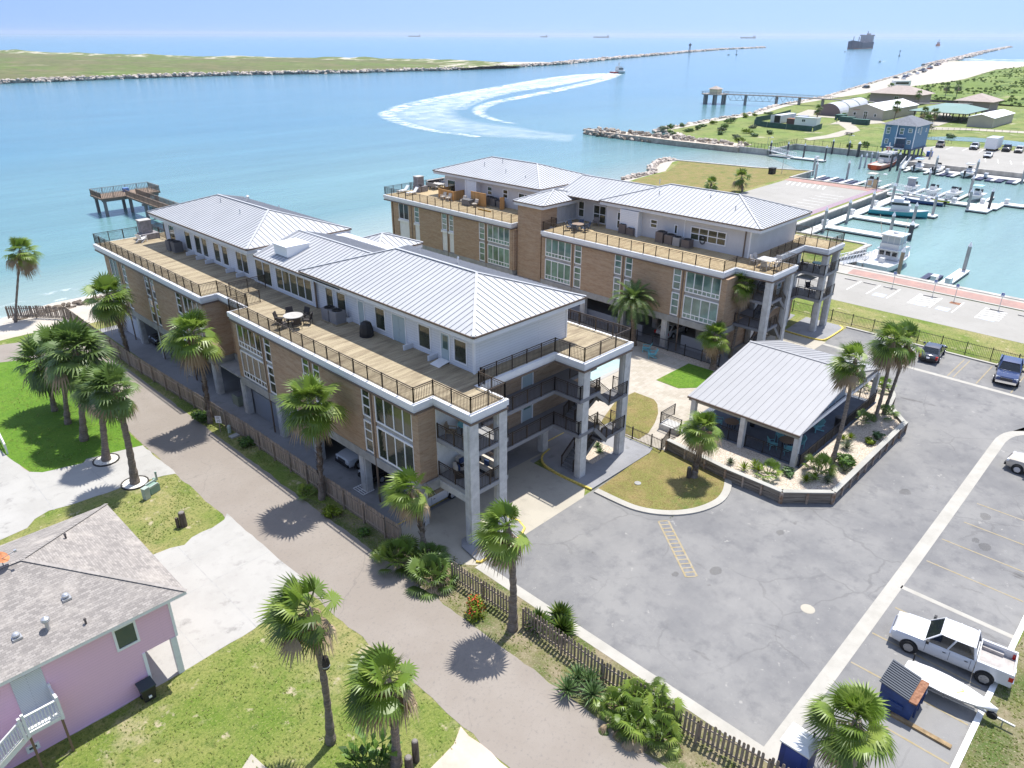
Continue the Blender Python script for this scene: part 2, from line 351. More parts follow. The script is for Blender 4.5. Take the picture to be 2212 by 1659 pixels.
# ------------------------------------------------------------------ water
WZ = -1.5
def water_mat(name, near, far, axis_from, axis_to, bump=.25, deep=None, bscale=.55):
 m = bpy.data.materials.new(name); m.use_nodes = True; nt = m.node_tree; b = nt.nodes['Principled BSDF']; L = nt.links.new
 tc = _n(nt, 'ShaderNodeTexCoord'); sp = _n(nt, 'ShaderNodeSeparateXYZ'); L(tc.outputs['Object'], sp.inputs[0])
 mr = _n(nt, 'ShaderNodeMapRange'); L(sp.outputs[1], mr.inputs[0]); mr.inputs[1].default_value = axis_from; mr.inputs[2].default_value = axis_to
 nz = _n(nt, 'ShaderNodeTexNoise'); nz.inputs['Scale'].default_value = .012; nz.inputs['Detail'].default_value = 5; L(tc.outputs['Object'], nz.inputs['Vector'])
 ad = _n(nt, 'ShaderNodeMath', operation='MULTIPLY_ADD'); L(nz.outputs['Fac'], ad.inputs[0]); ad.inputs[1].default_value = .8; ad.inputs[2].default_value = -.4
 ac = _n(nt, 'ShaderNodeMath', operation='ADD', use_clamp=True); L(mr.outputs[0], ac.inputs[0]); L(ad.outputs[0], ac.inputs[1])
 mx = _n(nt, 'ShaderNodeMix', data_type='RGBA'); L(ac.outputs[0], mx.inputs[0]); mx.inputs[6].default_value = (*near, 1); mx.inputs[7].default_value = (*far, 1)
 out = mx.outputs[2]
 if deep:
  m2 = _n(nt, 'ShaderNodeMapRange'); L(sp.outputs[1], m2.inputs[0]); m2.inputs[1].default_value = 500; m2.inputs[2].default_value = 2500
  mx2 = _n(nt, 'ShaderNodeMix', data_type='RGBA'); L(m2.outputs[0], mx2.inputs[0]); L(out, mx2.inputs[6]); mx2.inputs[7].default_value = (*deep, 1); out = mx2.outputs[2]
 # wind streaks
 mp = _n(nt, 'ShaderNodeMapping'); mp.inputs['Rotation'].default_value = (0, 0, R(40)); mp.inputs['Scale'].default_value = (.012, .09, 1); L(tc.outputs['Object'], mp.inputs[0])
 n3 = _n(nt, 'ShaderNodeTexNoise'); n3.inputs['Scale'].default_value = 1; n3.inputs['Detail'].default_value = 6; n3.inputs['Roughness'].default_value = .7; L(mp.outputs[0], n3.inputs['Vector'])
 m3 = _n(nt, 'ShaderNodeMapRange'); L(n3.outputs['Fac'], m3.inputs[0]); m3.inputs[1].default_value = .3; m3.inputs[2].default_value = .75; m3.inputs[3].default_value = .86; m3.inputs[4].default_value = 1.16
 hs = _n(nt, 'ShaderNodeHueSaturation'); L(out, hs.inputs['Color']); L(m3.outputs[0], hs.inputs['Value'])
 if deep:   # sand shows through the shallows
  m4 = _n(nt, 'ShaderNodeMapRange'); L(sp.outputs[1], m4.inputs[0]); m4.inputs[1].default_value = 76; m4.inputs[2].default_value = 100; m4.inputs[3].default_value = .75; m4.inputs[4].default_value = 0
  m5 = _n(nt, 'ShaderNodeMix', data_type='RGBA'); L(m4.outputs[0], m5.inputs[0]); L(hs.outputs[0], m5.inputs[6]); m5.inputs[7].default_value = (.33, .37, .32, 1); L(m5.outputs[2], b.inputs['Base Color'])
 else: L(hs.outputs[0], b.inputs['Base Color'])
 b.inputs['Roughness'].default_value = .12; b.inputs['IOR'].default_value = 1.33; b.inputs['Specular IOR Level'].default_value = .5
 n2 = _n(nt, 'ShaderNodeTexNoise'); n2.inputs['Scale'].default_value = bscale; n2.inputs['Detail'].default_value = 7; n2.inputs['Roughness'].default_value = .68
 mp2 = _n(nt, 'ShaderNodeMapping'); mp2.inputs['Rotation'].default_value = (0, 0, R(35)); mp2.inputs['Scale'].default_value = (.55, 1.3, 1); L(tc.outputs['Object'], mp2.inputs[0]); L(mp2.outputs[0], n2.inputs['Vector'])
 bp = _n(nt, 'ShaderNodeBump'); bp.inputs['Strength'].default_value = bump; bp.inputs['Distance'].default_value = .6; L(n2.outputs['Fac'], bp.inputs['Height']); L(bp.outputs[0], b.inputs['Normal'])
 MATS[name] = m; return m
SEA = water_mat('sea_water', (.155, .275, .255), (.085, .222, .28), 62, 260, .3, deep=(.085, .25, .315))
MARINA = water_mat('marina_water', (.185, .305, .29), (.185, .30, .27), 0, 120, .22, bscale=.9)
o = MB().add([(-40000, -40000, WZ), (60000, -40000, WZ), (60000, 60000, WZ), (-40000, 60000, WZ)], [(0, 1, 2, 3)]).build('sea', SEA); o['kind'] = 'structure'
sheet('marina_water', [(84, -300), (196.5, -300), (196.5, 38), (209, 38), (209, 75), (190, 75), (168, 52), (160, 49), (151, 48), (151, 26), (84, 26)], WZ + .02, MARINA)

# ------------------------------------------------------------------ ground materials
GRASS = ramp_mat('lawn', [(0, 0, 0, (.125, .19, .026)), (.35, .40, .60, (.20, .23, .055), 6), (.12, .44, .64, (.32, .275, .12), 7), (1.6, .52, .78, (.07, .12, .02), 5), (.22, .58, .70, (.37, .32, .19), 9), (6, .50, .72, (.05, .09, .012), 4), (9, .54, .74, (.30, .30, .10), 3), (.9, .60, .68, (.42, .36, .24), 8)], bump=(11, .9, .08))
GRASS_G = ramp_mat('green_lawn', [(0, 0, 0, (.095, .20, .014)), (.5, .4, .65, (.13, .235, .02), 6), (2.5, .45, .75, (.065, .145, .012), 6), (.16, .58, .74, (.21, .24, .05), 7), (7, .5, .72, (.045, .11, .008), 4), (10, .55, .75, (.20, .29, .05), 3)], bump=(11, .9, .08))
GRASS_D = ramp_mat('dry_lawn', [(0, 0, 0, (.255, .20, .08)), (.45, .40, .58, (.185, .185, .05), 6), (.25, .54, .66, (.105, .15, .03), 7), (1.6, .5, .8, (.16, .12, .05), 5), (7, .5, .7, (.14, .10, .035), 4), (10, .55, .74, (.36, .29, .13), 3)], bump=(11, .9, .08))
DIRT = ramp_mat('verge_dirt', [(0, 0, 0, (.27, .225, .145)), (.5, .42, .6, (.14, .15, .045), 7), (.25, .5, .62, (.085, .125, .028), 7), (2, .5, .8, (.19, .16, .10), 6), (6, .5, .7, (.13, .11, .05), 4), (10, .56, .72, (.38, .33, .22), 3)], bump=(9, .9, .08))
SAND = ramp_mat('sand', [(0, 0, 0, (.47, .43, .37)), (.3, .45, .7, (.41, .37, .305), 6), (1.2, .5, .8, (.42, .37, .30), 6)], bump=(3, .3, .05))
ASPH = ramp_mat('old_asphalt', [(0, 0, 0, (.175, .173, .172)), (.18, .40, .62, (.235, .23, .22), 7), (.9, .5, .75, (.14, .139, .142), 7), (.07, .5, .7, (.255, .248, .235), 8), (.5, .64, .72, (.095, .09, .085), 9, (1, .25, 1), 35), (.4, .66, .74, (.11, .105, .10), 9), (1.3, .64, .68, (.30, .29, .27), 9), (6, .62, .8, (.30, .295, .28), 4)], bump=(14, .3, .02))
LANE = ramp_mat('lane_asphalt', [(0, 0, 0, (.255, .222, .188)), (.2, .42, .62, (.28, .247, .212), 7), (5, .55, .8, (.18, .163, .15), 5), (.8, .62, .74, (.17, .153, .14), 8)], bump=(16, .3, .02))
CONCP = ramp_mat('pale_concrete', [(0, 0, 0, (.40, .388, .36)), (.25, .42, .65, (.355, .343, .317), 7), (1.3, .55, .78, (.31, .298, .275), 7), (.6, .60, .70, (.255, .246, .23), 8)], bump=(12, .12, .02))
CONCM = ramp_mat('marina_concrete', [(0, 0, 0, (.345, .33, .30)), (.15, .42, .65, (.31, .297, .268), 7), (1.1, .55, .78, (.275, .262, .24), 7)], bump=(12, .12, .02))
CONCB = ramp_mat('beige_concrete', [(0, 0, 0, (.42, .385, .315)), (.25, .42, .65, (.36, .33, .27), 7), (1.1, .55, .78, (.30, .275, .23), 7)], bump=(12, .12, .02))
CONCG = ramp_mat('grey_concrete', [(0, 0, 0, (.27, .27, .275)), (.3, .42, .65, (.22, .22, .225), 7), (1.1, .55, .78, (.17, .165, .16), 7)], bump=(12, .12, .02))
CONCK = ramp_mat('kerb_concrete', [(0, 0, 0, (.42, .40, .355)), (.6, .42, .65, (.36, .342, .30), 7), (2, .55, .78, (.36, .34, .30), 7)], bump=(12, .12, .02))
FARLAND = ramp_mat('coastal_scrub', [(0, 0, 0, (.17, .225, .055)), (.05, .4, .6, (.21, .225, .075), 7), (.12, .5, .62, (.10, .15, .035), 8), (.09, .6, .7, (.45, .41, .31), 8), (.6, .5, .75, (.09, .13, .035), 6)], bump=(.6, .6, .6))
ISLAND = ramp_mat('island_grass', [(0, 0, 0, (.125, .13, .05)), (.008, .42, .58, (.115, .165, .035), 6, (1, .3, 1), 0), (.03, .48, .62, (.165, .15, .07), 7, (1, .4, 1)), (.1, .5, .65, (.07, .085, .03), 6), (.02, .60, .68, (.30, .27, .17), 8)], bump=(.2, .5, 1))
DUNE = ramp_mat('dune_sand_grass', [(0, 0, 0, (.50, .45, .35)), (.03, .42, .5, (.13, .16, .05), 8), (.1, .5, .7, (.09, .12, .035), 6)], bump=(.2, .5, 1))
SCRUB = ramp_mat('dune_scrub', [(0, 0, 0, (.14, .20, .045)), (.03, .45, .6, (.20, .25, .07), 7), (.1, .5, .62, (.085, .135, .035), 7), (.05, .62, .72, (.30, .29, .14), 7)], bump=(.35, .8, 1.2))
cracked(ASPH, .15, .016, (.085, .083, .08), .26); cracked(LANE, .07, .010, (.14, .125, .115), .3)
PAVER = brick_mat('travertine', (.44, .395, .33), (.37, .33, .265), (.29, .26, .215), .6, .4, .01, mode='deckx', noise_col=(.52, .475, .40), nscale=(.3, .3, 1), namt=(.5, .8), bumps=.1)
BRICKW = brick_mat('brick_walk', (.37, .235, .20), (.31, .19, .165), (.34, .27, .235), .3, .15, .01, mode='decky', noise_col=(.45, .27, .22), nscale=(.5, .5, 1), bumps=.1)
ROCKM = mat('jetty_rock', (.36, .31, .255), .9, island=.35, var=(.8, .25))
ROCKP = mat('pale_rock', (.46, .40, .345), .9, island=.3, var=(.5, .2))
GRAVEL = ramp_mat('river_gravel', [(0, 0, 0, (.46, .385, .30)), (7, .4, .6, (.62, .55, .45), 3), (11, .5, .65, (.27, .20, .15), 3), (.6, .55, .75, (.36, .30, .23), 5)], bump=(9, .9, .06))
YEL = mat('yellow_paint', (.62, .47, .10), .7, var=(5, .25))
YEL_W = mat('worn_yellow_paint', (.46, .36, .17), .8, var=(2.5, .35, (.33, .29, .22)))
WHT_L = mat('white_line_paint', (.78, .78, .76), .7, var=(4, .08))
SEAWALL = mat('seawall_concrete', (.42, .40, .365), .9, var=(.8, .22), stretch=(1, 1, .35), bump=(3, .3))

# ------------------------------------------------------------------ ground (one big sheet with its sea edges)
def land(name, pts, m, z=0., zb=-4.):
 mb = MB(); mb.prism(pts, zb, z, 0, 1); o = mb.build(name, [SEAWALL, m]); tri(o); o['kind'] = 'structure'; return o
inner = [(-4000, 82), (-200, 73), (-40, 70), (-9.6, 69), (-3, 69), (6, 69), (30, 69), (60, 69), (90, 70), (110, 72), (124, 74.5), (131, 75), (137, 75.5), (145, 79.5), (151, 82.5), (154.3, 82.8)]
water = [(-4000, 92), (-200, 82), (-40, 77), (-9.6, 77), (-3, 79), (6, 78.5), (30, 77), (60, 77), (90, 78), (110, 80), (124, 80.8), (131, 80), (135, 79.2), (144.5, 85.6), (153, 89.2), (159, 89.8)]
land('ground', [(-4000, -4000), (84, -4000), (84, 11.2), (99.3, 11.2), (99.3, 26.3), (151.2, 26.3), (151.2, 49.2), (163.8, 49.4), (158.3, 62), (154.3, 82.8)] + inner[::-1][1:], GRASS)
mb = MB()
for i in range(len(inner) - 1):
 a, b, c, d = inner[i], inner[i + 1], water[i + 1], water[i]
 e = (c[0] + (c[0] - b[0]) * .5, c[1] + (c[1] - b[1]) * .5); f = (d[0] + (d[0] - a[0]) * .5, d[1] + (d[1] - a[1]) * .5)
 mb.quad((*a, .0), (*b, .0), (*c, WZ), (*d, WZ)); mb.quad((*d, WZ), (*c, WZ), (*e, -2.4), (*f, -2.4))
struct('beach', mb, SAND)
sheet('dry_peninsula_lawn', [(103, 48.6), (150.5, 49.6), (163, 50), (157.5, 62), (153.6, 82), (145, 78), (136, 74.6), (124, 73.8), (112, 71), (103, 60)], .008, GRASS_D)
sheet('beach_sand', [(-60, 63.6), (-9.5, 64.2), (-3.5, 62.8), (20, 63), (60, 64), (60, 68.9), (-60, 69.8)], .006, SAND)
# seawall caps
def wallcap(name, pts, wd=.6, h=.18, m=SEAWALL):
 return kerb(name, pts, wd, h, m)
wallcap('seawall_cap', [(84.3, -300), (84.3, 10.9), (99, 10.9)], .9)
wallcap('seawall_cap', [(99, 11.4), (99, 26), (150.9, 26), (150.9, 48.9), (163.6, 49.1), (158.1, 62), (154, 84)], .9)
# far shore beyond the marina entrance
land('far_ground', [(196.5, -4000), (5000, -4000), (1900, -200), (1400, 60), (1228, 228), (1255, 280), (1215, 322), (1030, 284), (762, 224), (582, 187), (441, 158), (411, 151.5), (363, 147.5), (334, 143.5), (295, 134), (268, 133), (239, 129.6), (216, 128), (200, 110), (195.5, 95), (190.5, 84), (190.5, 75), (208.6, 75), (208.6, 37.4), (196.5, 37.4)], FARLAND)
wallcap('far_seawall_cap', [(196.8, -300), (196.8, 37), (208.9, 37), (208.9, 74.7), (190.8, 74.7), (190.8, 86)], .8, .25)
sheet('beach_road', [(216, 127.4), (239, 129), (268, 132.4), (295, 133.4), (334, 143), (363, 147), (411, 151), (441, 157.4), (582, 186.4), (762, 223.4), (1030, 283.4), (1180, 316), (1245, 281), (1226, 230), (1150, 190), (957, 175), (928, 190), (690, 156), (622, 151), (551, 153), (441, 147), (411, 146), (363, 143), (334, 139), (295, 130), (268, 129.2), (239, 126.6), (217, 125)], .05, SAND)
# dune scrub as a relief mesh
def relief(name, x0, x1, y0, y1, nx, ny, fz, m, inside=None):
 P = []; idx = {}; F = []
 for i in range(nx + 1):
  for j in range(ny + 1):
   x = x0 + (x1 - x0) * i / nx; y = y0 + (y1 - y0) * j / ny; idx[i, j] = len(P); P.append((x, y, fz(x, y)))
 for i in range(nx):
  for j in range(ny):
   cx, cy = x0 + (x1 - x0) * (i + .5) / nx, y0 + (y1 - y0) * (j + .5) / ny
   if inside is None or inside(cx, cy): F.append((idx[i, j], idx[i + 1, j], idx[i + 1, j + 1], idx[i, j + 1]))
 mb = MB(); mb.v = P; mb.f = F; mb.m = [0] * len(F)
 o = mb.build(name, m, smooth=True); o['kind'] = 'structure'; return o
def upper(x):   # sand edge of the scrub
 ks = [(420, 138), (440, 143), (551, 150), (622, 150), (690, 152), (800, 170), (928, 188), (957, 174), (1150, 185), (1400, 60)]
 for (a, b), (c, d) in zip(ks, ks[1:]):
  if a <= x <= c: return b + (d - b) * (x - a) / (c - a)
 return -1e9
def fz(x, y):
 e = min(1, max(0, (upper(x) - y) / 25)) * min(1, max(0, (x - 400) / 60))
 q = mnoise.noise(Vector((x * .02, y * .02, 1))) + .6 * mnoise.noise(Vector((x * .06, y * .06, 4))) + .5 * mnoise.noise(Vector((x * .15, y * .15, 9)))
 return .12 + e * max(0, 1.6 + 2.2 * q + (x - 400) * .003)
relief('dune_scrub', 405, 1400, -600, 200, 180, 150, fz, SCRUB, lambda x, y: y < upper(x))
# island across the channel
isl = [(-6000, 560), (-200, 615), (123, 623), (242, 630), (310, 622), (398, 590), (463, 588), (492, 575), (629, 592), (700, 606), (709, 632), (672, 655), (660, 700), (650, 830), (612, 900), (523, 1029), (463, 1160), (426, 1390), (373, 1650), (250, 2300), (-1500, 9000), (-6000, 9000)]
land('island', isl, ISLAND, 1.0)
sheet('island_beach', [(520, 579), (629, 593), (700, 607), (708, 632), (674, 655), (655, 648), (600, 622), (560, 600)], 1.03, SAND)
def mound(x, y):
 return mnoise.noise(Vector((x * .012, y * .012, 2))) + .6 * mnoise.noise(Vector((x * .04, y * .04, 5)))
def ridge(x, y):    # dunes along the gulf side
 best = 1e9
 L = [(560, 602), (600, 640), (630, 720), (620, 840), (585, 900), (500, 1020), (440, 1150), (400, 1380), (350, 1640), (230, 2300)]
 for (a, b), (c, d) in zip(L, L[1:]):
  t = max(0, min(1, ((x - a) * (c - a) + (y - b) * (d - b)) / ((c - a) ** 2 + (d - b) ** 2))); q = math.hypot(x - a - (c - a) * t, y - b - (d - b) * t)
  best = min(best, q)
 return best
def fi(x, y):
 e = max(0, 1 - ridge(x, y) / 45); return .6 + e * max(0, 2.0 + 3.6 * mound(x, y)) if e > 0 else .6
relief('dunes', 180, 690, 570, 2300, 120, 260, fi, DUNE, lambda x, y: ridge(x, y) < 52)
# surf and foam
def foam_mat(name, scale, lo, hi, stretch=(1, 1, 1), rot=0, amax=1.):
 m = bpy.data.materials.new(name); m.use_nodes = True; nt = m.node_tree; b = nt.nodes['Principled BSDF']; L = nt.links.new
 b.inputs['Base Color'].default_value = (.80, .84, .85, 1); b.inputs['Roughness'].default_value = .8; b.inputs['Specular IOR Level'].default_value = .1
 tc = _n(nt, 'ShaderNodeTexCoord'); mp = _n(nt, 'ShaderNodeMapping'); mp.inputs['Scale'].default_value = stretch; mp.inputs['Rotation'].default_value = (0, 0, R(rot)); L(tc.outputs['Object'], mp.inputs[0])
 nz = _n(nt, 'ShaderNodeTexNoise'); nz.inputs['Scale'].default_value = scale; nz.inputs['Detail'].default_value = 7; nz.inputs['Roughness'].default_value = .7; L(mp.outputs[0], nz.inputs['Vector'])
 mr = _n(nt, 'ShaderNodeMapRange'); mr.inputs[1].default_value = lo; mr.inputs[2].default_value = hi; mr.inputs[4].default_value = amax; L(nz.outputs['Fac'], mr.inputs[0])
 at = _n(nt, 'ShaderNodeAttribute'); at.attribute_name = 'fade'
 mu = _n(nt, 'ShaderNodeMath', operation='MULTIPLY'); L(mr.outputs[0], mu.inputs[0]); L(at.outputs['Fac'], mu.inputs[1])
 L(mu.outputs[0], b.inputs['Alpha']); MATS[name] = m; return m
FOAM_W = foam_mat('wake_foam', .2, .38, .78); FOAM_L = foam_mat('churned_water', .12, .26, .70, amax=.55); SURF = foam_mat('surf_foam', .05, .42, .56, (1, 1, 1))
SHOREF = foam_mat('shore_foam', .5, .5, .72, amax=.8)
def ribbon(name, A, B, m, z, fa, k=6, nc=6, kind='stuff', edge=True):
 """band between two polylines with a fade (start -> end) and soft borders"""
 A, B = smooth_line(A, k), smooth_line(B, k); n = len(A); mb = MB(); fd = []
 for i in range(n):
  for j in range(nc + 1):
   t = j / nc; p = Vector(A[i]).lerp(Vector(B[i]), t); mb.v.append((p.x, p.y, z))
   u = i / (n - 1); f = fa[0] + (fa[1] - fa[0]) * u
   if edge: f *= min(1, 4 * t, 4 * (1 - t)) if edge is True else edge(t)
   if i in (0, n - 1) : f *= .0 if fa[1 if i else 0] < 1.2 else 1
   fd.append(f)
 for i in range(n - 1):
  for j in range(nc): mb.f.append((i * (nc + 1) + j, i * (nc + 1) + j + 1, (i + 1) * (nc + 1) + j + 1, (i + 1) * (nc + 1) + j)); mb.m.append(0)
 o = mb.build(name, m); a = o.data.attributes.new('fade', 'FLOAT', 'POINT'); a.data.foreach_set('value', fd); o['kind'] = kind; return o
E1 = [(578.76,424.13),(530.54,425.32),(454.91,399.28),(364.96,357.14),(294.11,324.83),(253.07,303.79),(220.56,284.50),(199.37,267.74),(187.16,257.30),(175.28,238.73),(167.31,219.68),(160.10,196.69),(159.25,179.13),(158.71,166.53),(166.25,149.25),(169.83,133.98)]
E2 = [(565.82,414.38),(485.56,384.99),(396.00,343.59),(333.37,321.57),(283.15,294.77),(250.81,272.13),(235.33,260.18),(222.90,247.66),(213.20,236.72),(204.06,224.71),(199.47,215.52),(194.43,202.16),(193.64,191.80),(192.98,180.22),(188.57,163.29),(190.06,147.88)]
ribbon('churned_wake', E1, E2, FOAM_L, WZ + .05, (1.3, .45), nc=8)
def band(pts, w0, w1):
 n = len(pts); A, B = [], []
 for i in range(n):
  a = Vector(pts[max(i - 1, 0)]); b = Vector(pts[min(i + 1, n - 1)]); d = (b - a).normalized(); nn = Vector((-d.y, d.x)); wv = w0 + (w1 - w0) * i / (n - 1)
  A.append(tuple(Vector(pts[i]) + nn * wv)); B.append(tuple(Vector(pts[i]) - nn * wv))
 return A, B
A, B = band(E1[:14], 9, 2.2); ribbon('wake_crest', A, B, FOAM_W, WZ + .08, (1.6, .9))
A, B = band(E2[:8], 10, 4); ribbon('wake_crest', A, B, FOAM_W, WZ + .09, (1.6, .5))
E3 = [(563.30,412.48),(493.75,370.94),(384.93,317.48),(303.98,283.65),(269.32,268.93),(243.02,252.89),(223.71,235.48),(211.81,220.30),(201.98,201.13),(197.57,185.51)]
A, B = band(E3, 8, 1.6); ribbon('wake_crest', A, B, FOAM_W, WZ + .10, (1.6, .8))
A, B = band([(570.93,418.23),(529.83,398.86),(468.31,374.34),(405.78,347.51),(357.51,326.92)], 6, 5); ribbon('wake_crest', A, B, FOAM_W, WZ + .11, (1.6, .6))
# surf on the gulf side of the island, the far beach and ripples on our shore
for i, pts in enumerate(([(430, 1420), (470, 1180), (530, 1040), (620, 910), (662, 835), (668, 710), (682, 665), (714, 640)],
       [(455, 1440), (495, 1190), (555, 1050), (650, 920), (690, 840), (700, 715), (715, 680), (740, 650)])):
 A, B = band(pts, 9, 6); ribbon('surf', A, B, SURF, WZ + .05 + .01 * i, (1, 1))
for i, pts in enumerate(([(1600, 20), (1420, 80), (1258, 232), (1285, 285), (1270, 318)], [(1700, 40), (1480, 120), (1310, 250), (1335, 300), (1330, 330)], [(1800, 60), (1560, 160), (1400, 280), (1410, 340), (1420, 350)])):
 A, B = band(pts, 16, 12); ribbon('surf', A, B, SURF, WZ + .05 + .01 * i, (1.1, 1.1))
A, B = band([(-60, 78), (-30, 77.2), (-9.6, 77.2), (-3, 79.1), (6, 78.8), (30, 77.3), (60, 77.4)], 1.0, 1.0); ribbon('shore_foam', A, B, SHOREF, WZ + .04, (1.1, 1.1))
A, B = band([(-60, 83), (-30, 82), (-9.6, 81.5), (-3, 83.5), (6, 83), (30, 82)], .8, .8); ribbon('shore_foam', A, B, SHOREF, WZ + .05, (.8, .8))

# ------------------------------------------------------------------ paving and lawns (sheets a few mm above each other)
sheet('lane', [(-10.45, -200), (-10.45, -60)][:1] + [(-5.35, -200), (-5.35, -60)] + jag([(-5.35, -40), (-5.35, -20), (-5.35, 0), (-5.35, 20), (-5.35, 39)], .6, .16) + [(-5.35, 40), (-5.3, 46), (-6.3, 56), (-8.6, 61), (-12.4, 62.6), (-80, 68), (-80, 61), (-14, 57.2), (-11.6, 56), (-10.3, 52), (-10.1, 40)] + jag([(-10.4, 29), (-10.45, 5), (-10.45, -14), (-10.5, -45)], .6, .16), .012, LANE)
sheet('verge', [(-5.35, -200), (-1.5, -200), (-1.5, -1.5), (-3.2, 1.5), (-4.2, 10), (-5.35, 14)], .006, DIRT)
sheet('asphalt_lot', [(-1.5, -28.3), (90, -28.3), (90, -60), (110, -60), (58.3, -1.75), (58.3, -1.6), (-1.5, -1.75)][:1] + [(58.3, -28.3), (58.3, -1.7), (-1.5, -1.75)], .006, ASPH)
sheet('asphalt_lot', [(15.8, -120), (58.3, -120), (58.3, -28.35), (18.6, -28.35), (15.8, -40)], .005, ASPH)
kerb('kerb', [(58.45, -80), (58.45, -1.6)], .3, .13, CONCK)
kerb('kerb', [(-30, -28.45), (18.4, -28.45)], .28, .12, WHT_L)
kerb('kerb', [(18.4, -28.45), (18.5, -60)], .28, .12, CONCK)
sheet('dry_grass', [(-30, -28.6), (18.3, -28.6), (18.3, -60), (-30, -60)], .008, DIRT)
sheet('concrete_border', [(-1.75, -22.3), (-1.05, -22.3), (-1.05, -1.9), (-1.75, -1.9)], .016, CONCK)
cs = smooth_line([(-1.75, -21.9), (10, -21.9), (25, -21.85), (38, -21.75), (41.4, -21.8), (43.2, -22.4), (44.2, -23.6), (44.6, -26), (44.8, -60)], 5)
sheet('concrete_strip', strip(cs, .8), .012, CONCK)
sheet('concrete_strip', strip([(15.6, -22.2), (15.6, -28.3)], .35), .012, CONCK)
sheet('concrete_strip', strip([(51.5, -60), (51.5, -1.8)], .55), .012, CONCK)
kerb('kerb', smooth_line([(45.6, -26), (45.3, -24.2), (46, -23.0), (47.5, -22.9), (49.5, -23.4), (50, -26)], 4), .25, .14, CONCK)
sheet('gravel_bed', [(45.7, -26), (45.5, -24.2), (46.1, -23.2), (47.5, -23.1), (49.4, -23.6), (49.8, -26)], .05, GRAVEL)
# around the near building
sheet('carport_slab', [(-3.2, 3.0), (17.2, 4.6), (17.2, 60), (-3.4, 60)], .010, CONCG)
sheet('drive_apron', [(-3.2, 4.0), (-3.2, .2), (-1.5, -1.85), (9.4, -1.85), (10.3, -1.2), (10.3, 4.5), (17.2, 4.6), (-3.2, 5.0)], .014, CONCB)
TIP = [(-1.3, -1.8), (2.5, -1.8), (3.4, -1.35), (3.7, -.5), (3.4, .5), (2.6, .8), (-.5, .75), (-1.0, .2)]
o = MB().prism(TIP, -.05, .15).build('raised_kerb_island', CONCG); o['kind'] = 'structure'; tri(o)
kerb('kerb', [(-1.35, -1.6), (-1.2, -1.85), (1, -1.85), (2.5, -1.86), (3.45, -1.4), (3.78, -.5), (3.45, .55)], .14, .158, YEL)
ISL = smooth_line([(10.5, -1.7), (10.4, -.4), (10.35, 1.0), (10.4, 2.2), (10.7, 3.4), (11.5, 4.2), (12.7, 4.5)], 3)
o = MB().prism(ISL + [(18.8, 4.6), (18.8, -1.5), (18.0, -1.75)], -.05, .15).build('sidewalk', CONCG); o['kind'] = 'structure'; tri(o)
kerb('kerb', ISL, .16, .158, YEL)
sheet('gravel_bed', [(13.3, .45), (16.5, .55), (16.5, 2.9), (13.3, 2.0)], .156, GRAVEL)
sheet('stall_line', strip([(-3.0, 5.3), (2.6, 5.3)], .12), .02, YEL)
sheet('stall_line', strip([(12.8, 5.6), (16, 5.6)], .12), .02, YEL)
# front lawn island and its kerb
FL = [(10.95, -1.95), (18.9, -1.6)] + [(19.35, -2.6), (18.9, -8.2), (17.6, -8.8)] + smooth_line([(16.4, -9.05), (15.2, -8.95), (13.8, -8.5), (12.6, -7.7), (11.7, -6.7), (11.15, -5.5), (10.95, -4.2), (10.95, -1.95)], 3)
o = MB().prism(FL, -.05, .10).build('front_lawn', GRASS_D); o['kind'] = 'structure'; tri(o)
kerb('kerb', smooth_line([(18.9, -8.4), (17.6, -9.0), (16.3, -9.3), (15.1, -9.2), (13.7, -8.75), (12.4, -7.9), (11.5, -6.85), (10.9, -5.6), (10.7, -4.2), (10.65, -2.0)], 3), .55, .12, CONCK)
# pool court
sheet('patio', [(19.1, 4.7), (19.1, -1.3), (20.4, -3.9), (23, -4.6), (37.0, -4.6), (37.0, 34), (17.3, 34), (17.3, 4.7)], .018, PAVER)
for nm, pts, m in (('court_lawn', [(30.3, 3.4), (32.0, 1.9), (36.3, 3.0), (36.2, 5.9), (30.4, 6.0)], GRASS_G), ('court_lawn', [(19.4, .3), (20.9, .35), (22.8, 1.0), (24.5, 1.8), (26.0, 2.9), (26.6, 3.7), (26.6, 5.9), (24.0, 6.1), (20.9, 5.0), (19.4, 4.4)], GRASS_D)):
 o = MB().prism(pts, 0, .05).build(nm, m); o['kind'] = 'structure'; tri(o)
sheet('gravel_bed', [(36.5, 1.6), (37.7, 1.6), (37.7, 33), (36.5, 33)], .03, GRAVEL)
sheet('pool_coping', [(21.2, 9.9), (31.2, 10.0), (32.8, 11.5), (30.6, 13.1), (21.2, 13.1)], .05, CONCP)
POOLW = mat('pool_water', (.40, .56, .555), .06, spec=.6, var=(.8, .12), bump=(2.5, .25, .1))
sheet('pool_water', [(21.8, 10.4), (30.8, 10.5), (32.1, 11.6), (30.2, 12.6), (21.8, 12.6)], .056, POOLW)
# far building
sheet('carport_slab', [(37.8, 1.8), (58.3, 4.6), (58.3, 60), (37.8, 60)], .022, CONCG)
sheet('drive_apron', [(43.0, -1.0), (48.4, -1.8), (52.2, -1.85), (52.2, 4.5), (43, 4.5)], .026, CONCB)
ISB = smooth_line([(58.2, -.9), (57.6, -1.5), (55.5, -1.6), (53.0, -1.55), (52.2, -1.1), (52.0, .5), (52.1, 3.0)], 3)
o = MB().prism(ISB + [(58.2, 3.2)], -.05, .16).build('sidewalk', CONCG); o['kind'] = 'structure'; tri(o)
kerb('kerb', ISB, .18, .168, YEL)
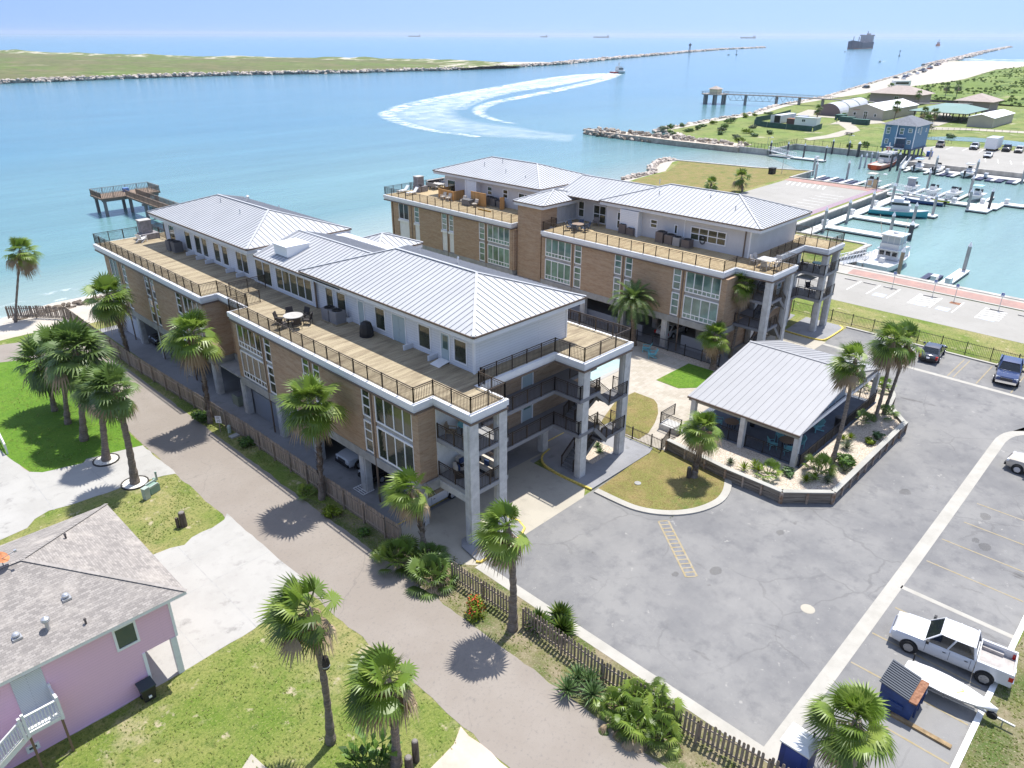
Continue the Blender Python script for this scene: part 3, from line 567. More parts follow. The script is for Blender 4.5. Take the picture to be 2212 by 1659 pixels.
# marina parking
sheet('marina_parking', [(67.5, -200), (79.6, -200), (79.6, 9.8), (83.5, 9.8), (83.5, 13), (67.4, 13)], .012, CONCM)
o = MB().box(79.75, -200, -.1, 84.0, 10.6, .10).build('quay_walk', CONCK); o['kind'] = 'structure'
sheet('brick_walk', [(80.2, -200), (83.0, -200), (83.0, 7.2), (80.2, 7.0)], .106, BRICKW)
sheet('marina_parking', [(104, 27.4), (146.3, 27.6), (146.3, 48.2), (104, 47.5)], .012, CONCM)
sheet('brick_walk', [(146.5, 26.8), (150.4, 26.8), (150.4, 48.7), (146.5, 48.5)], .016, BRICKW)
sheet('brick_walk', [(99.5, 27.4), (146.5, 27.4), (150.4, 26.8), (150.4, 28.9), (99.5, 28.9)], .020, mat('purple_brick_walk', (.30, .22, .26), .85, var=(2, .15)))
for i in range(7): sheet('stall_line', strip([(74 - 1.1, 4.15 - 0 - 2.6 * i), (78.1, 4.15 - 2.6 * i)], .13), .018, WHT_L) if i not in () else None
for y0 in (-3.7, -11.45 + .05):
 for j in range(6):
  x = 73.0 + j * .9
  sheet('hatched_bay', [(x, y0), (x + .26, y0), (x + .86, y0 - 2.5), (x + .6, y0 - 2.5)] if x < 77.2 else [(x, y0), (x + .26, y0), (x + .5, y0 - 1.0), (x + .3, y0 - 1.0)], .019, WHT_L)
# accessible-bay symbols (blue panel with a white wheelchair figure)
BLUE = mat('sign_blue', (.03, .12, .42), .5)
PALEB = mat('faded_blue_paint', (.40, .44, .52), .7, var=(5, .1))
def wheelchair(mb, M, mi):
 """flat access figure in a unit square, mapped by M(u, v)"""
 def seg(a, b, wd):
  a, b = Vector(a), Vector(b); d = (b - a).normalized(); n = Vector((-d.y, d.x)) * wd / 2
  mb.add([M(*(a + n)), M(*(b + n)), M(*(b - n)), M(*(a - n))], [(3, 2, 1, 0)], mi)
 mb.add([M(.42 + .085 * math.cos(t * .785), .86 + .085 * math.sin(t * .785)) for t in range(8)], [tuple(range(8))], mi)
 seg((.43, .76), (.46, .44), .1); seg((.44, .62), (.66, .62), .08); seg((.45, .45), (.70, .45), .09); seg((.69, .47), (.80, .17), .09)
 pr = None
 for k in range(11):
  t = R(120 + 22 * k); q = (.44 + .24 * math.cos(t), .33 + .24 * math.sin(t))
  if pr: seg(pr, q, .07)
  pr = q
for x, y in ((73.6, .1), (73.6, -5.05), (73.6, -7.65), (73.6, -12.75)):
 mb = MB(); mb.poly([(x - .75, y - .75), (x + .75, y - .75), (x + .75, y + .75), (x - .75, y + .75)], .021, 0)
 wheelchair(mb, lambda u, v: (x - .7 + 1.4 * v, y + .7 - 1.4 * u, .025), 1)
 o = mb.build('accessible_bay_mark', [PALEB, WHT_L]); o['kind'] = 'structure'
for k, y in enumerate(range(29, 47, 3)):
 sheet('stall_line', strip([(111 + k * .1, y), (118, y)], .13), .018, WHT_L)
for k in range(11): sheet('stall_line', strip([(106 + 3 * k, 30.0), (106 + 3 * k, 35)], .13), .018, WHT_L)
for k in range(8): sheet('hatched_bay', strip([(141.5, 37 + k * 1.2), (145.5, 38 + k * 1.2)], .3), .019, WHT_L)
# stall lines in the home lot
for x, y0, y1 in ((13.4, -22.6, -23.7), (10.3, -22.4, -28.0), (7.25, -22.4, -28.2), (4.2, -22.6, -28.2), (1.2, -22.6, -28.2), (-1.4, -23, -28), (19.4, -22.5, -28), (22.6, -22.5, -28), (25.8, -23, -28), (29, -23, -28)):
 sheet('stall_line', strip([(x, y0), (x - .02, y1)], .11), .014, YEL_W)
for y in (-7.6, -14.4, -17.0, -20): sheet('stall_line', strip([(52.0, y), (57.8, y)], .11), .014, YEL_W)
sheet('stall_line', strip([(52.0, -14.9), (57.8, -14.9)], .11), .015, YEL_W)
OIL = mat('oil_stain', (.05, .045, .04), .6, alpha=.2, var=(4, .3)); PALES = mat('pale_scuff', (.45, .44, .42), .9, alpha=.25)
rng = random.Random(9)
for i in range(20):
 if i < 12: x, y = rng.choice((2.7, 5.7, 8.8, 11.9, 21, 24.2, 27.4)) + rng.uniform(-.5, .5), rng.uniform(-26.5, -23.2)
 else: x, y = rng.uniform(1, 30), rng.uniform(-20, -10)
 r = rng.uniform(.15, .55); sheet('oil_stain' if i % 4 else 'pale_scuff', [(x + r * (1 + .5 * mnoise.noise(Vector((i, k * .9, 1)))) * math.cos(k * .524), y + r * .7 * (1 + .6 * mnoise.noise(Vector((i, k * .8, 5)))) * math.sin(k * .524)) for k in range(12)], .0105 + i * .0001, OIL if i % 4 else PALES)
# painted speed hump ladder
a, b = Vector((11.0, -7.75)), Vector((7.25, -12.35)); d = (b - a); n = Vector((-d.y, d.x)).normalized() * .36
hump = ramp_mat('hump_asphalt', [(0, 0, 0, (.22, .22, .22)), (2, .4, .6, (.17, .17, .175), 6)])
sheet('speed_hump', [tuple(a + n * 1.1), tuple(b + n * 1.1), tuple(b - n * 1.1), tuple(a - n * 1.1)], .012, hump)
mb = MB()
def line2(mb, p, q, wd, z):
 s_ = strip([tuple(p), tuple(q)], wd); mb.poly(s_, z)
line2(mb, a + n, b + n, .13, .017); line2(mb, a - n, b - n, .13, .017)
for k in range(15): p = a + d * (k / 14); line2(mb, p + n * .85, p - n * .85, .11, .021)
struct('hump_marking', mb, YEL_W)
# left side lawns and drives
sheet('green_lawn', [(-14.0, 57.2), (-11.6, 56), (-10.3, 52), (-10.05, 40), (-10.45, 29.2), (-14.6, 30.2)] + smooth_line([(-14.9, 29.7), (-16.2, 30.1), (-17.6, 30.5), (-18.2, 31.3), (-18.5, 33), (-18.9, 36), (-18.9, 45), (-19.5, 58)], 3), .010, GRASS_G)
sheet('driveway', smooth_line([(-10.45, 29.2), (-12, 29.6), (-13.3, 29.9), (-14.5, 30.2)], 3) + [(-14.9, 29.7), (-16.2, 30.1), (-17.6, 30.5), (-18.3, 31.3), (-18.7, 34), (-19.2, 40), (-19.4, 60), (-26, 60), (-26, 23), (-22.2, 23.1), (-20.6, 23.3), (-19.9, 24.1), (-18.9, 24.5), (-16.8, 24.1), (-14.2, 23.9), (-12.6, 23.6), (-11.2, 23.3), (-10.4, 22.9)], .014, CONCP)
for p in ([(-10.6, 27.3), (-19, 27.9)], [(-14.6, 23.9), (-14.9, 29.8)], [(-18.6, 24.3), (-18.5, 31)]): sheet('driveway_joint', strip(p, .05), .018, CONCD if False else CONC_D)
sheet('front_yard_lawn', [(-10.4, 22.8), (-10.4, 15.6), (-15.6, 14.2), (-26, 14.2), (-26, 22.9), (-22.2, 23.0), (-20.6, 23.2), (-19.9, 24.0), (-18.9, 24.4), (-14.2, 23.8), (-12.6, 23.5), (-11.2, 23.2)], .009, GRASS)
sheet('driveway', [(-10.1, 15.1), (-10.6, 14.5), (-11.6, 14.2), (-13.1, 14.15), (-13.8, 13.7), (-14.6, 14.05), (-15.6, 14.15), (-40, 14.1), (-40, 3.05), (-18.9, 3.05), (-12.9, 3.25), (-11.4, 3.6), (-10.1, 4.9)], .014, CONCP)
for p in ([(-10.2, 9.0), (-18.6, 8.8)], [(-14.2, 3.3), (-14.2, 13.8)], [(-17.4, 3.2), (-17.4, 14)], [(-10.6, 12.0), (-18, 11.8)]): sheet('driveway_joint', strip(p, .04), .018, CONC_D)
sheet('yard_lawn', [(-10.45, 4.7), (-11.4, 3.5), (-12.9, 3.2), (-40, 3.0), (-40, -60), (-10.5, -60)], .008, GRASS)
sheet('driveway', [(-10.5, -10.2), (-11.4, -10.7), (-13.2, -10.9), (-17, -11.1), (-18, -20), (-10.5, -20)], .013, mat('pink_concrete', (.52, .42, .34), .85, var=(.5, .15), bump=(10, .15)))
sheet('driveway', [(-19.2, -4.6), (-18.5, -4.2), (-18.2, -6.2), (-22, -9), (-24, -7)], .013, CONCB)

# ------------------------------------------------------------------ the two condominium buildings
ZD, ZF = 9.9, 9.15          # roof deck level, underside of the fascia
F1, F2 = 4.05, 6.95         # balcony floor levels
def railing(mb, pts, z, h=1.07, gap=.13, post=1.6, th=.055, bal=.022):
 for (a, b) in zip(pts, pts[1:]):
  a, b = Vector((*a, 0)) if len(a) == 2 else Vector(a), Vector((*b, 0)) if len(b) == 2 else Vector(b)
  Lh = math.hypot(b.x - a.x, b.y - a.y)
  if Lh < .05: continue
  P = lambda t, dz: (a.x + (b.x - a.x) * t, a.y + (b.y - a.y) * t, z + a.z + (b.z - a.z) * t + dz)
  mb.bar(P(0, h), P(1, h), th, .05); mb.bar(P(0, h - .13), P(1, h - .13), .03, .03); mb.bar(P(0, .1), P(1, .1), .03, .03)
  n = max(1, round(Lh / post))
  for i in range(n + 1): mb.bar(P(i / n, 0), P(i / n, h + .05), .07, .07)
  k = max(2, int(Lh / gap))
  for i in range(1, k): mb.bar(P(i / k, .1), P(i / k, h - .13), bal, bal)
def rail(name, pts, z, parent, h=1.07, gap=.13, post=1.6, m=None):
 mb = MB(); railing(mb, pts, z, h, gap, post); return mb.build(name, m or IRON, parent)
def window(parent, ax, c, u0, u1, z0, z1, cols=1, rows=None, lower=0., gm=None, out=-1, name='window', trim=.115, tm=None, dep=.06):
 """framed window on the plane ax = c, between u0 and u1 along the other axis; rows = list of rail heights 0..1; lower = height share of small bottom lights"""
 if u0 > u1: u0, u1 = u1, u0
 fr = MB(); gl = MB()
 def bx(mb, ua, ub, za, zb, d0, d1):
  if ax == 'x': mb.box(c + out * d0, ua, za, c + out * d1, ub, zb)
  else: mb.box(ua, c + out * d0, za, ub, c + out * d1, zb)
 t = trim
 bx(fr, u0, u0 + t, z0, z1, -.05, dep); bx(fr, u1 - t, u1, z0, z1, -.05, dep); bx(fr, u0 + t, u1 - t, z1 - t, z1, -.05, dep); bx(fr, u0 + t, u1 - t, z0, z0 + t, -.05, dep)
 mt = .095
 zl = z0 + t + (z1 - z0) * lower if lower else z0 + t
 for i in range(1, cols):
  u = u0 + (u1 - u0) * i / cols; bx(fr, u - mt / 2, u + mt / 2, z0 + t, z1 - t, -.04, dep - .01)
 if lower:
  bx(fr, u0 + t, u1 - t, zl - mt / 2, zl + mt / 2, -.04, dep - .014)
  for i in range(cols):
   u = u0 + (u1 - u0) * (i + .5) / cols; bx(fr, u - .035, u + .035, z0 + t, zl - mt / 2, -.04, dep - .018)
 for r in rows or []:
  z = z0 + (z1 - z0) * r; bx(fr, u0 + t, u1 - t, z - mt / 2, z + mt / 2, -.04, dep - .014)
 bx(gl, u0 + t * .6, u1 - t * .6, z0 + t * .6, z1 - t * .6, -.045, .012)
 f = fr.build(name, tm or TRIM, parent); gl.build('pane', gm or GLASS_A, f); return f
def door(parent, ax, c, u0, u1, z0, z1, out=-1, glass=None, m=None, double=False):
 if u0 > u1: u0, u1 = u1, u0
 fr = MB(); lf = MB()
 def bx(mb, ua, ub, za, zb, d0, d1):
  if ax == 'x': mb.box(c + out * d0, ua, za, c + out * d1, ub, zb)
  else: mb.box(ua, c + out * d0, za, ub, c + out * d1, zb)
 bx(fr, u0, u0 + .1, z0, z1, -.04, .07); bx(fr, u1 - .1, u1, z0, z1, -.04, .07); bx(fr, u0 + .1, u1 - .1, z1 - .1, z1, -.04, .07)
 f = fr.build('door_frame', TRIM, parent)
 ls = [(u0 + .1, (u0 + u1) / 2 - .01), ((u0 + u1) / 2 + .01, u1 - .1)] if double else [(u0 + .1, u1 - .1)]
 for a, b in ls:
  bx(lf, a, b, z0 + .02, z1 - .1, -.03, .03)
  for za, zb in ((.08, .42), (.5, .92)) if not glass else ((.08, .36),):
   bx(lf, a + .12, b - .12, z0 + (z1 - z0) * za, z0 + (z1 - z0) * zb, .03, .042)
  bx(lf, b - .12, b - .06, z0 + 1.0, z0 + 1.06, .03, .09)
 d = lf.build('door', m or mat('door_grey', (.42, .50, .51), .5), f)
 if glass:
  g = MB(); a, b = ls[0]; bx(g, a + .17, b - .17, z0 + (z1 - z0) * .45, z0 + (z1 - z0) * .9, .032, .05); 
  t = g.build('pane', glass, f)
 return f
def hip_roof(parent, x0, x1, y0, y1, ze, zr, r0=None, r1=None, step=.52, th=.14, name='roof', open_y0=False, open_y1=False):
 """hip roof, ridge along y from r0 to r1 at the middle; seams as real ribs; gable ends where open"""
 xm = (x0 + x1) / 2; r0 = y0 + (x1 - x0) / 2 if r0 is None else r0; r1 = y1 - (x1 - x0) / 2 if r1 is None else r1
 mb = MB()
 A, B, C_, D = (x0, y0), (x1, y0), (x1, y1), (x0, y1)
 top = [(x0, y0, ze), (x1, y0, ze), (x1, y1, ze), (x0, y1, ze), (xm, r0, zr), (xm, r1, zr)]
 bot = [(p[0], p[1], ze - th) for p in top[:4]]
 mb.add(top + bot, [(0, 4, 5, 3), (1, 2, 5, 4), (0, 1, 4), (2, 3, 5), (6, 7, 1, 0), (7, 8, 2, 1), (8, 9, 3, 2), (9, 6, 0, 3), (9, 8, 7, 6)])
 rf = mb.build(name, ROOFM, parent)
 sm = MB(); hw = (x1 - x0) / 2; rise = zr - ze
 def zside(x): return ze + rise * (1 - abs(x - xm) / hw)
 y = y0 + step * .5
 while y < y1:
  # reach of the slope at this y
  t = 1.0
  if y < r0: t = (y - y0) / (r0 - y0)
  elif y > r1: t = (y1 - y) / (y1 - r1)
  if t > .03:
   for sx in (-1, 1):
    xe = xm + sx * hw; xi = xe - sx * hw * t
    sm.bar((xe, y, zside(xe) + .02), (xi, y, zside(xi) + .02), .04, .06)
  y += step
 x = x0 + step * .5
 while x < x1:
  t = 1 - abs(x - xm) / hw
  for yy, rr in ((y0, r0), (y1, r1)):
   sm.bar((x, yy, ze + .02), (x, yy + (rr - yy) * t, ze + rise * t + .02), .04, .06)
  x += step
 sm.build('standing_seam', SEAM, rf)
 cp = MB()
 for q in ((x0, y0), (x1, y0)): cp.bar((*q, ze + .05), (xm, r0, zr + .05), .2, .05)
 for q in ((x0, y1), (x1, y1)): cp.bar((*q, ze + .05), (xm, r1, zr + .05), .2, .05)
 cp.bar((xm, r0, zr + .055), (xm, r1, zr + .055), .22, .05)
 cp.build('ridge_cap', ROOFM, rf)
 gt = MB()
 for a, b in ((A, B), (B, C_), (C_, D), (D, A)): gt.bar((*a, ze - .07), (*b, ze - .07), .12, .13)
 gt.build('gutter', BROWNTRIM, rf)
 fs = MB(); d = .06
 fs.box(x0 + d, y0 + d, ze - .48, x1 - d, y1 - d, ze - th - .004)
 fs.build('eave_fascia', GREYWALL, parent)
 return rf
def deck_slab(parent, outline, inset=.35, dm=None):
 """deck boards, stepped white fascia and the slab under it for a closed outline"""
 a = sum(outline[i][0] * outline[(i + 1) % len(outline)][1] - outline[(i + 1) % len(outline)][0] * outline[i][1] for i in range(len(outline)))
 if a < 0: outline = outline[::-1]
 def off(pts, d):
  n = len(pts); o = []
  for i in range(n):
   p, q, r = Vector(pts[i - 1]), Vector(pts[i]), Vector(pts[(i + 1) % n]); d1 = (q - p).normalized(); d2 = (r - q).normalized()
   n1 = Vector((-d1.y, d1.x)); n2 = Vector((-d2.y, d2.x)); 
   if abs(n1.dot(n2)) > .99: o.append(tuple(q + n1 * d)); continue
   o.append(tuple(q + (n1 + n2) * d))
  return o
 f = MB(); f.prism(off(outline, .0), ZD - .42, ZD - .02); f.prism(off(outline, .1), ZD - .62, ZD - .425); f.build('fascia', FASCIA, parent); 
 g = MB(); g.prism(off(outline, .03), ZD - .76, ZD - .625); g.build('roof_edge', BROWNTRIM, parent)
 s = MB(); s.prism(off(outline, .4), ZD - .86, ZD - .765); s.build('soffit', SOFFIT, parent)
 k = MB(); k.prism(off(outline, .28), ZD - .019, ZD + .03); o = k.build('roof_deck', dm or DECK, parent)
 for ob in list(parent.children):
  if ob.name.split('.')[0] in ('fascia', 'roof_edge', 'soffit', 'roof_deck'): tri(ob)
 return off(outline, .22)
def wall_boxes(parent, name, boxes, m):
 for b in boxes: o = MB().box(*b).build(name, m, parent)
 return o
def facade(P, xw, out, dy, x_in, gm, blank_lower=False, floors=((4.0, 6.5), (6.85, 9.13))):
 """long brick front on the plane x = xw looking towards out; dy shifts the front section"""
 f = [3.75 + dy, 4.3 + dy]
 wins = [(4.35 + dy, 8.45 + dy, 'big'), (8.95 + dy, 9.95 + dy, 'n'), (15.15 + dy, 16.15 + dy, 'n'), (16.6 + dy, 17.6 + dy, 'n'), (22.3 + dy, 23.4 + dy, 'n'), (23.85 + dy, 27.95 + dy, 'big')]
 wins2 = [(33.95, 38.0, 'big'), (38.45, 39.55, 'n'), (44.5, 45.45, 'n'), (45.85, 46.95, 'n'), (51.75, 52.85, 'n'), (54.1, 56.4, 'two')]
 for sec, (ya, yb) in ((wins, (3.7 + dy, 28.5 + dy)), (wins2, (33.45, 57.6))):
  y = ya
  for u0, u1, kind in sec:
   MB().box(xw, y, 3.88, x_in, u0, ZF - .01).build('brick_wall', BRICK, P); y = u1
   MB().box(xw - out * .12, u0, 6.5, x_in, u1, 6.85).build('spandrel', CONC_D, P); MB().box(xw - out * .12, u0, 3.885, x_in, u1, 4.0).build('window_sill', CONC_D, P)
   for fl, (z0, z1) in enumerate(floors):
    if blank_lower and sec is wins2 and fl == 0 and kind != 'big' and u0 > 40:
     pm = MB(); pm.box(xw - out * .10, u0, z0, xw - out * .3, u1, z1); pm.build('blank_panel', W_PAINT, P)
     sl_ = MB(); sl_.box(xw + out * .08, u0 - .08, 6.5, xw - out * .115, u1 + .08, 6.83); sl_.build('window_sill', W_PAINT, P); continue
    cx = xw - out * .10
    if kind == 'big': window(P, 'x', cx, u0, u1, z0, z1, 4, lower=.17 if gm is not GLASS_A or u0 > 20 else 0, gm=gm, out=out)
    elif kind == 'two': window(P, 'x', cx, u0, u1, z0, z1, 2, gm=TINT, out=out)
    else: window(P, 'x', cx, u0, u1, z0, z1, 1, rows=[.36, .68] if fl else [.4, .7], gm=gm, out=out)
  MB().box(xw, y, 3.88, x_in, yb, ZF - .01).build('brick_wall', BRICK, P)
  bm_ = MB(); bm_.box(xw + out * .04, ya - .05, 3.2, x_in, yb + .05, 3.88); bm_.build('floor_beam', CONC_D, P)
 for y in (8.72 + dy, 16.38 + dy, 23.62 + dy, 38.2, 45.65, 53.4): MB().box(xw + out * .0 - .05, y - .06, 0.1, xw + .05, y + .06, ZF).build('downpipe', BROWNTRIM, P)
def columns(P, pts, z1, sx=.55, sy=.75, name='column', m=None):
 for x, y in pts:
  mb = MB(); mb.box(x - sx / 2, y - sy / 2, 0, x + sx / 2, y + sy / 2, z1); 
  mb.box(x - sx / 2 - .06, y - sy / 2 + .14, 0.0, x + sx / 2 + .06, y + sy / 2 - .14, z1 - .002) ; mb.build(name, m or CONC, P)
def stairs(P, x0, y0, x1, y1, z0, z1, wd, n=14, name='staircase'):
 """straight flight from (x0,y0,z0) to (x1,y1,z1) with rails"""
 a, b = Vector((x0, y0, z0)), Vector((x1, y1, z1)); d = Vector((x1 - x0, y1 - y0, 0)); Lh = d.length; d.normalize(); nn = Vector((-d.y, d.x, 0)) * wd / 2
 mb = MB()
 for i in range(n):
  p = a.lerp(b, (i + .5) / n); z = z0 + (z1 - z0) * (i + 1) / n
  q = [p - d * Lh / n / 2 * 1.1 - nn, p + d * Lh / n / 2 * 1.1 - nn, p + d * Lh / n / 2 * 1.1 + nn, p - d * Lh / n / 2 * 1.1 + nn]
  mb.prism([(v.x, v.y) for v in q], z - .17, z)
 for s_ in (-1, 1): mb.bar(a + nn * s_ * 1.02 - Vector((0, 0, .12)), b + nn * s_ * 1.02 - Vector((0, 0, .12)), .08, .3)
 st_ = mb.build(name, mat('stair_concrete', (.20, .20, .205), .8), P)
 rl = MB()
 for s_ in (-1, 1): railing(rl, [tuple(a + nn * s_), tuple(b + nn * s_)], 0, 1.0)
 rl.build('stair_rail', IRON, st_)
def vents(P, pts):
 for x, y, z, h, r in pts:
  mb = MB(); mb.cyl((x, y, z - .2), (x, y, z + h), r, n=8); mb.cyl((x, y, z + h), (x, y, z + h + .12), r * 1.5, r * .6, n=8); mb.build('roof_vent', GALV, P)

# ---------- near building
A = empty('condominium_building', (8.5, 30), 'brick condominium on columns nearest the lane, with dark windows and long weathered roof deck', 'building')
XR = 17.2
facade(A, -1.65, -1, -.4, 1.2, GLASS_A)
outA = [(-.35, -.3), (3.0, -.3), (3.0, 2.5), (10.7, 2.5), (10.7, -.3), (16.6, -.3), (16.6, 29), (16.6, 33), (17.6, 33), (17.6, 59.5), (-1.95, 59.5), (-1.95, 33.15), (-.35, 33.15), (-.35, 28.1), (-1.95, 28.1), (-1.95, 3.3), (-.35, 3.3)]
rl = deck_slab(A, outA)
wall_boxes(A, 'brick_wall', [(-1.25, 3.32, 3.9, 3.0, 3.7, ZF - .02), (3.1, 4.3, 3.2, 17.0, 4.55, ZF - .02), (16.6, 4.56, 3.9, 17.0, 58.6, ZF - .02), (-1.62, 33.2, 3.9, 1.2, 33.44, ZF - .02), (.4, 28.2, 3.9, 1.2, 33.2, ZF - .02), (-1.25, 58.3, 3.9, 16.6, 58.6, ZF - .02)], BRICK)
wall_boxes(A, 'floor_beam', [(-1.3, 3.0, 3.2, 3.0, 3.69, 3.88), (16.5, 4.6, 3.2, 17.05, 58.7, 3.88), (-1.6, 58.2, 3.2, 16.5, 58.65, 3.885), (.3, 28.1, 3.2, .9, 33.2, 3.87)], CONC_D)
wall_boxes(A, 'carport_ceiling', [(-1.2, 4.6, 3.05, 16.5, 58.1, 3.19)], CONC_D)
wall_boxes(A, 'carport_wall', [(8.4, 9, 0, 8.7, 58, 3.04), (1.5, 28.2, 0, 8.4, 28.4, 3.04), (-.95, 17.2, 0, -.85, 27.8, 2.3), (-.84, 17.2, 2.1, 1.5, 27.8, 2.3)], mat('garage_wall', (.30, .32, .36), .8))
wall_boxes(A, 'storage_wall', [(-1.2, 52.2, 0, .8, 58.2, 2.3)], GREYWALL)
# balconies at the narrow end bay and their white end wall
wall_boxes(A, 'balcony_wall', [(-.2, 3.22, F1, 3.0, 3.31, ZF - .03)], W_PAINT)
wall_boxes(A, 'balcony_floor', [(-.25, -.15, z - .3, 3.1, 3.2, z) for z in (F1, F2)], mat('balcony_concrete', (.30, .30, .30), .85))
wall_boxes(A, 'balcony_beam', [(-.3, 0.3, 3.2, 0.0, 3.2, 3.74)], CONC)
for z in (F1, F2): rail('balcony_railing', [(-.2, 3.15), (-.2, -.1), (3.05, -.1), (3.05, 2.3)], z, A)
# access galleries, doors
wall_boxes(A, 'gallery_floor', [(3.12, 2.35, z - .28, 10.9, 4.29, z) for z in (F1, F2)] + [(10.6, -.15, z - .28, 13.0, 4.29, z - .003) for z in (F1, F2)] + [(13.0, 2.9, z - .28, 16.4, 4.29, z - .006) for z in (F1, F2)], mat('gallery_concrete', (.22, .22, .23), .85))
for z in (F1, F2): rail('gallery_railing', [(3.15, 2.4), (10.65, 2.4), (10.65, -.05), (12.9, -.05)], z, A)
for z in (F1, F2): door(A, 'y', 4.3, 9.0, 10.3, z + .02, z + 2.25, glass=GLASS_B)
# end stair beside the tall columns
for z in (F1, F2):
 wall_boxes(A, 'stair_landing', [(13.4, -.2, z - 1.72, 16.4, 1.2, z - 1.52)] if z == F1 else [(14.2, -.2, z - 1.6, 16.4, 1.2, z - 1.4)], mat('gallery_concrete', (.22, .22, .23)))
stairs(A, 11.3, 1.4, 14.3, 1.4, .15, 2.35, 1.2, 12); stairs(A, 14.0, .3, 12.4, .3, 2.4, F1, 1.0, 9)
stairs(A, 12.0, 2.0, 14.6, 2.0, F1, 5.35, 1.1, 8); stairs(A, 14.4, .5, 12.6, .5, 5.4, F2, 1.0, 8)
rail('stair_rail', [(13.4, -.15), (16.35, -.15), (16.35, 1.2)], F1 - 1.52, A); rail('stair_rail', [(14.2, -.15), (16.35, -.15), (16.35, 1.2)], F2 - 1.4, A)
rail('stair_rail', [(13.0, 2.9), (16.3, 2.9), (16.3, 4.2)], F2, A); rail('stair_rail', [(13.0, 2.9), (16.3, 2.9), (16.3, 4.2)], F1, A)
columns(A, [(.0, .1)], ZF - .03, .75, .6); columns(A, [(2.6, .1), (11.3, .15), (16.3, .15)], ZF - .03, .72, .55)
columns(A, [(-1.25, y) for y in (10.4, 16.8, 22.3, 28.4, 34.1, 40.0, 46.2, 51.9, 57.6)] + [(-1.0, 4.2)], 3.19, .5, .8)
columns(A, [(12.3, 4.9), (3.4, 5.0)], 3.19, .6, .6)
columns(A, [(16.6, y) for y in (10.4, 16.8, 22.3, 28.4, 34.1, 40.0, 46.2, 51.9, 57.6)], 3.19, .5, .8)
# railings round the deck
rail('deck_railing', [(3.35, 2.35), (2.85, 2.35), (2.85, -.08), (-.13, -.08), (-.13, 3.5), (-1.73, 3.5), (-1.73, 27.9), (-.13, 27.9), (-.13, 33.35), (-1.73, 33.35), (-1.73, 59.3), (9, 59.3)], ZD + .03, A)
rail('deck_railing', [(3.35, 2.35), (3.35, 2.7), (10.9, 2.7), (10.9, -.08), (16.4, -.08), (16.4, 6.6), (13.9, 6.6)], ZD + .03, A)
rail('deck_railing', [(-.13, 28.2), (1.2, 28.2)], ZD + .03, A); rail('deck_gate', [(.2, 31.6), (3.6, 31.6)], ZD + .03, A, h=1.2)
rail('deck_railing', [(4.6, 55.6), (4.6, 59.3)], ZD + .03, A)
# penthouse
ZE, ZR = 13.35, 15.2
wall_boxes(A, 'penthouse_wall', [(4.04, 4.0, ZD + .02, 13.65, 23.4, ZE - .3), (4.04, 34.2, ZD + .02, 13.65, 54.0, ZE - .3), (3.9, 23.4, ZD + .02, 13.6, 34.2, ZE - .3), (13.6, 27, ZD + .02, 16.4, 30.4, 12.2)], SIDING)
hip_roof(A, 2.78, 14.3, 2.7, 23.8, ZE, ZR)
hip_roof(A, 2.98, 14.3, 33.0, 55.2, ZE, ZR)
def gable_link(P, x0, x1, y0, y1, ze, zr, xm, step=.52):
 """saddle roof between the two hips with its ridge along y"""
 mb = MB(); mb.add([(x0, y0, ze), (xm, y0, zr), (x1, y0, ze), (x0, y1, ze), (xm, y1, zr), (x1, y1, ze)] + [(x0, y0, ze - .14), (x1, y0, ze - .14), (x0, y1, ze - .14), (x1, y1, ze - .14)],
  [(0, 1, 4, 3), (1, 2, 5, 4), (6, 0, 3, 8), (2, 7, 9, 5), (6, 7, 2, 1, 0), (8, 3, 4, 5, 9), (6, 8, 9, 7)])
 rf = mb.build('link_roof', ROOFM, P); sm = MB(); y = y0 + .3
 while y < y1 - .1:
  sm.bar((x0, y, ze + .02), (xm, y, zr + .02), .04, .06); sm.bar((x1, y, ze + .02), (xm, y, zr + .02), .04, .06); y += step
 sm.build('standing_seam', SEAM, rf)
 cp = MB(); cp.bar((xm, y0, zr + .03), (xm, y1, zr + .03), .2, .05); cp.bar((x0, y1, ze + .03), (xm, y1, zr + .03), .16, .05); cp.build('ridge_cap', ROOFM, rf)
 gt = MB(); gt.bar((x0, y0, ze - .07), (x0, y1, ze - .07), .12, .13); gt.build('gutter', BROWNTRIM, rf)
 return rf
lk = gable_link(A, 2.9, 12.5, 18, 31.6, 13.1, 14.55, 7.7)
hip_roof(A, 12.2, 17.8, 26.0, 31.4, 12.55, 13.5, 28.7, 28.7)
mb = MB(); mb.prism([(3.9, 27.4), (6.1, 27.4), (6.1, 29.6), (3.9, 29.6)], 13.5, 14.35); mb.prism([(3.8, 27.3), (6.2, 27.3), (6.2, 29.7), (3.8, 29.7)], 14.352, 14.44); mb.build('roof_hatch', TRIM, A)
vents(A, [(10.6, 12.8, 14.6, .45, .07), (7.7, 47, 14.9, .3, .05), (7.0, 41.5, 14.7, .25, .05), (10, 45.5, 14.8, .6, .16), (11.0, 18, 14.5, .3, .05), (11.6, 42, 14.3, .35, .05)])
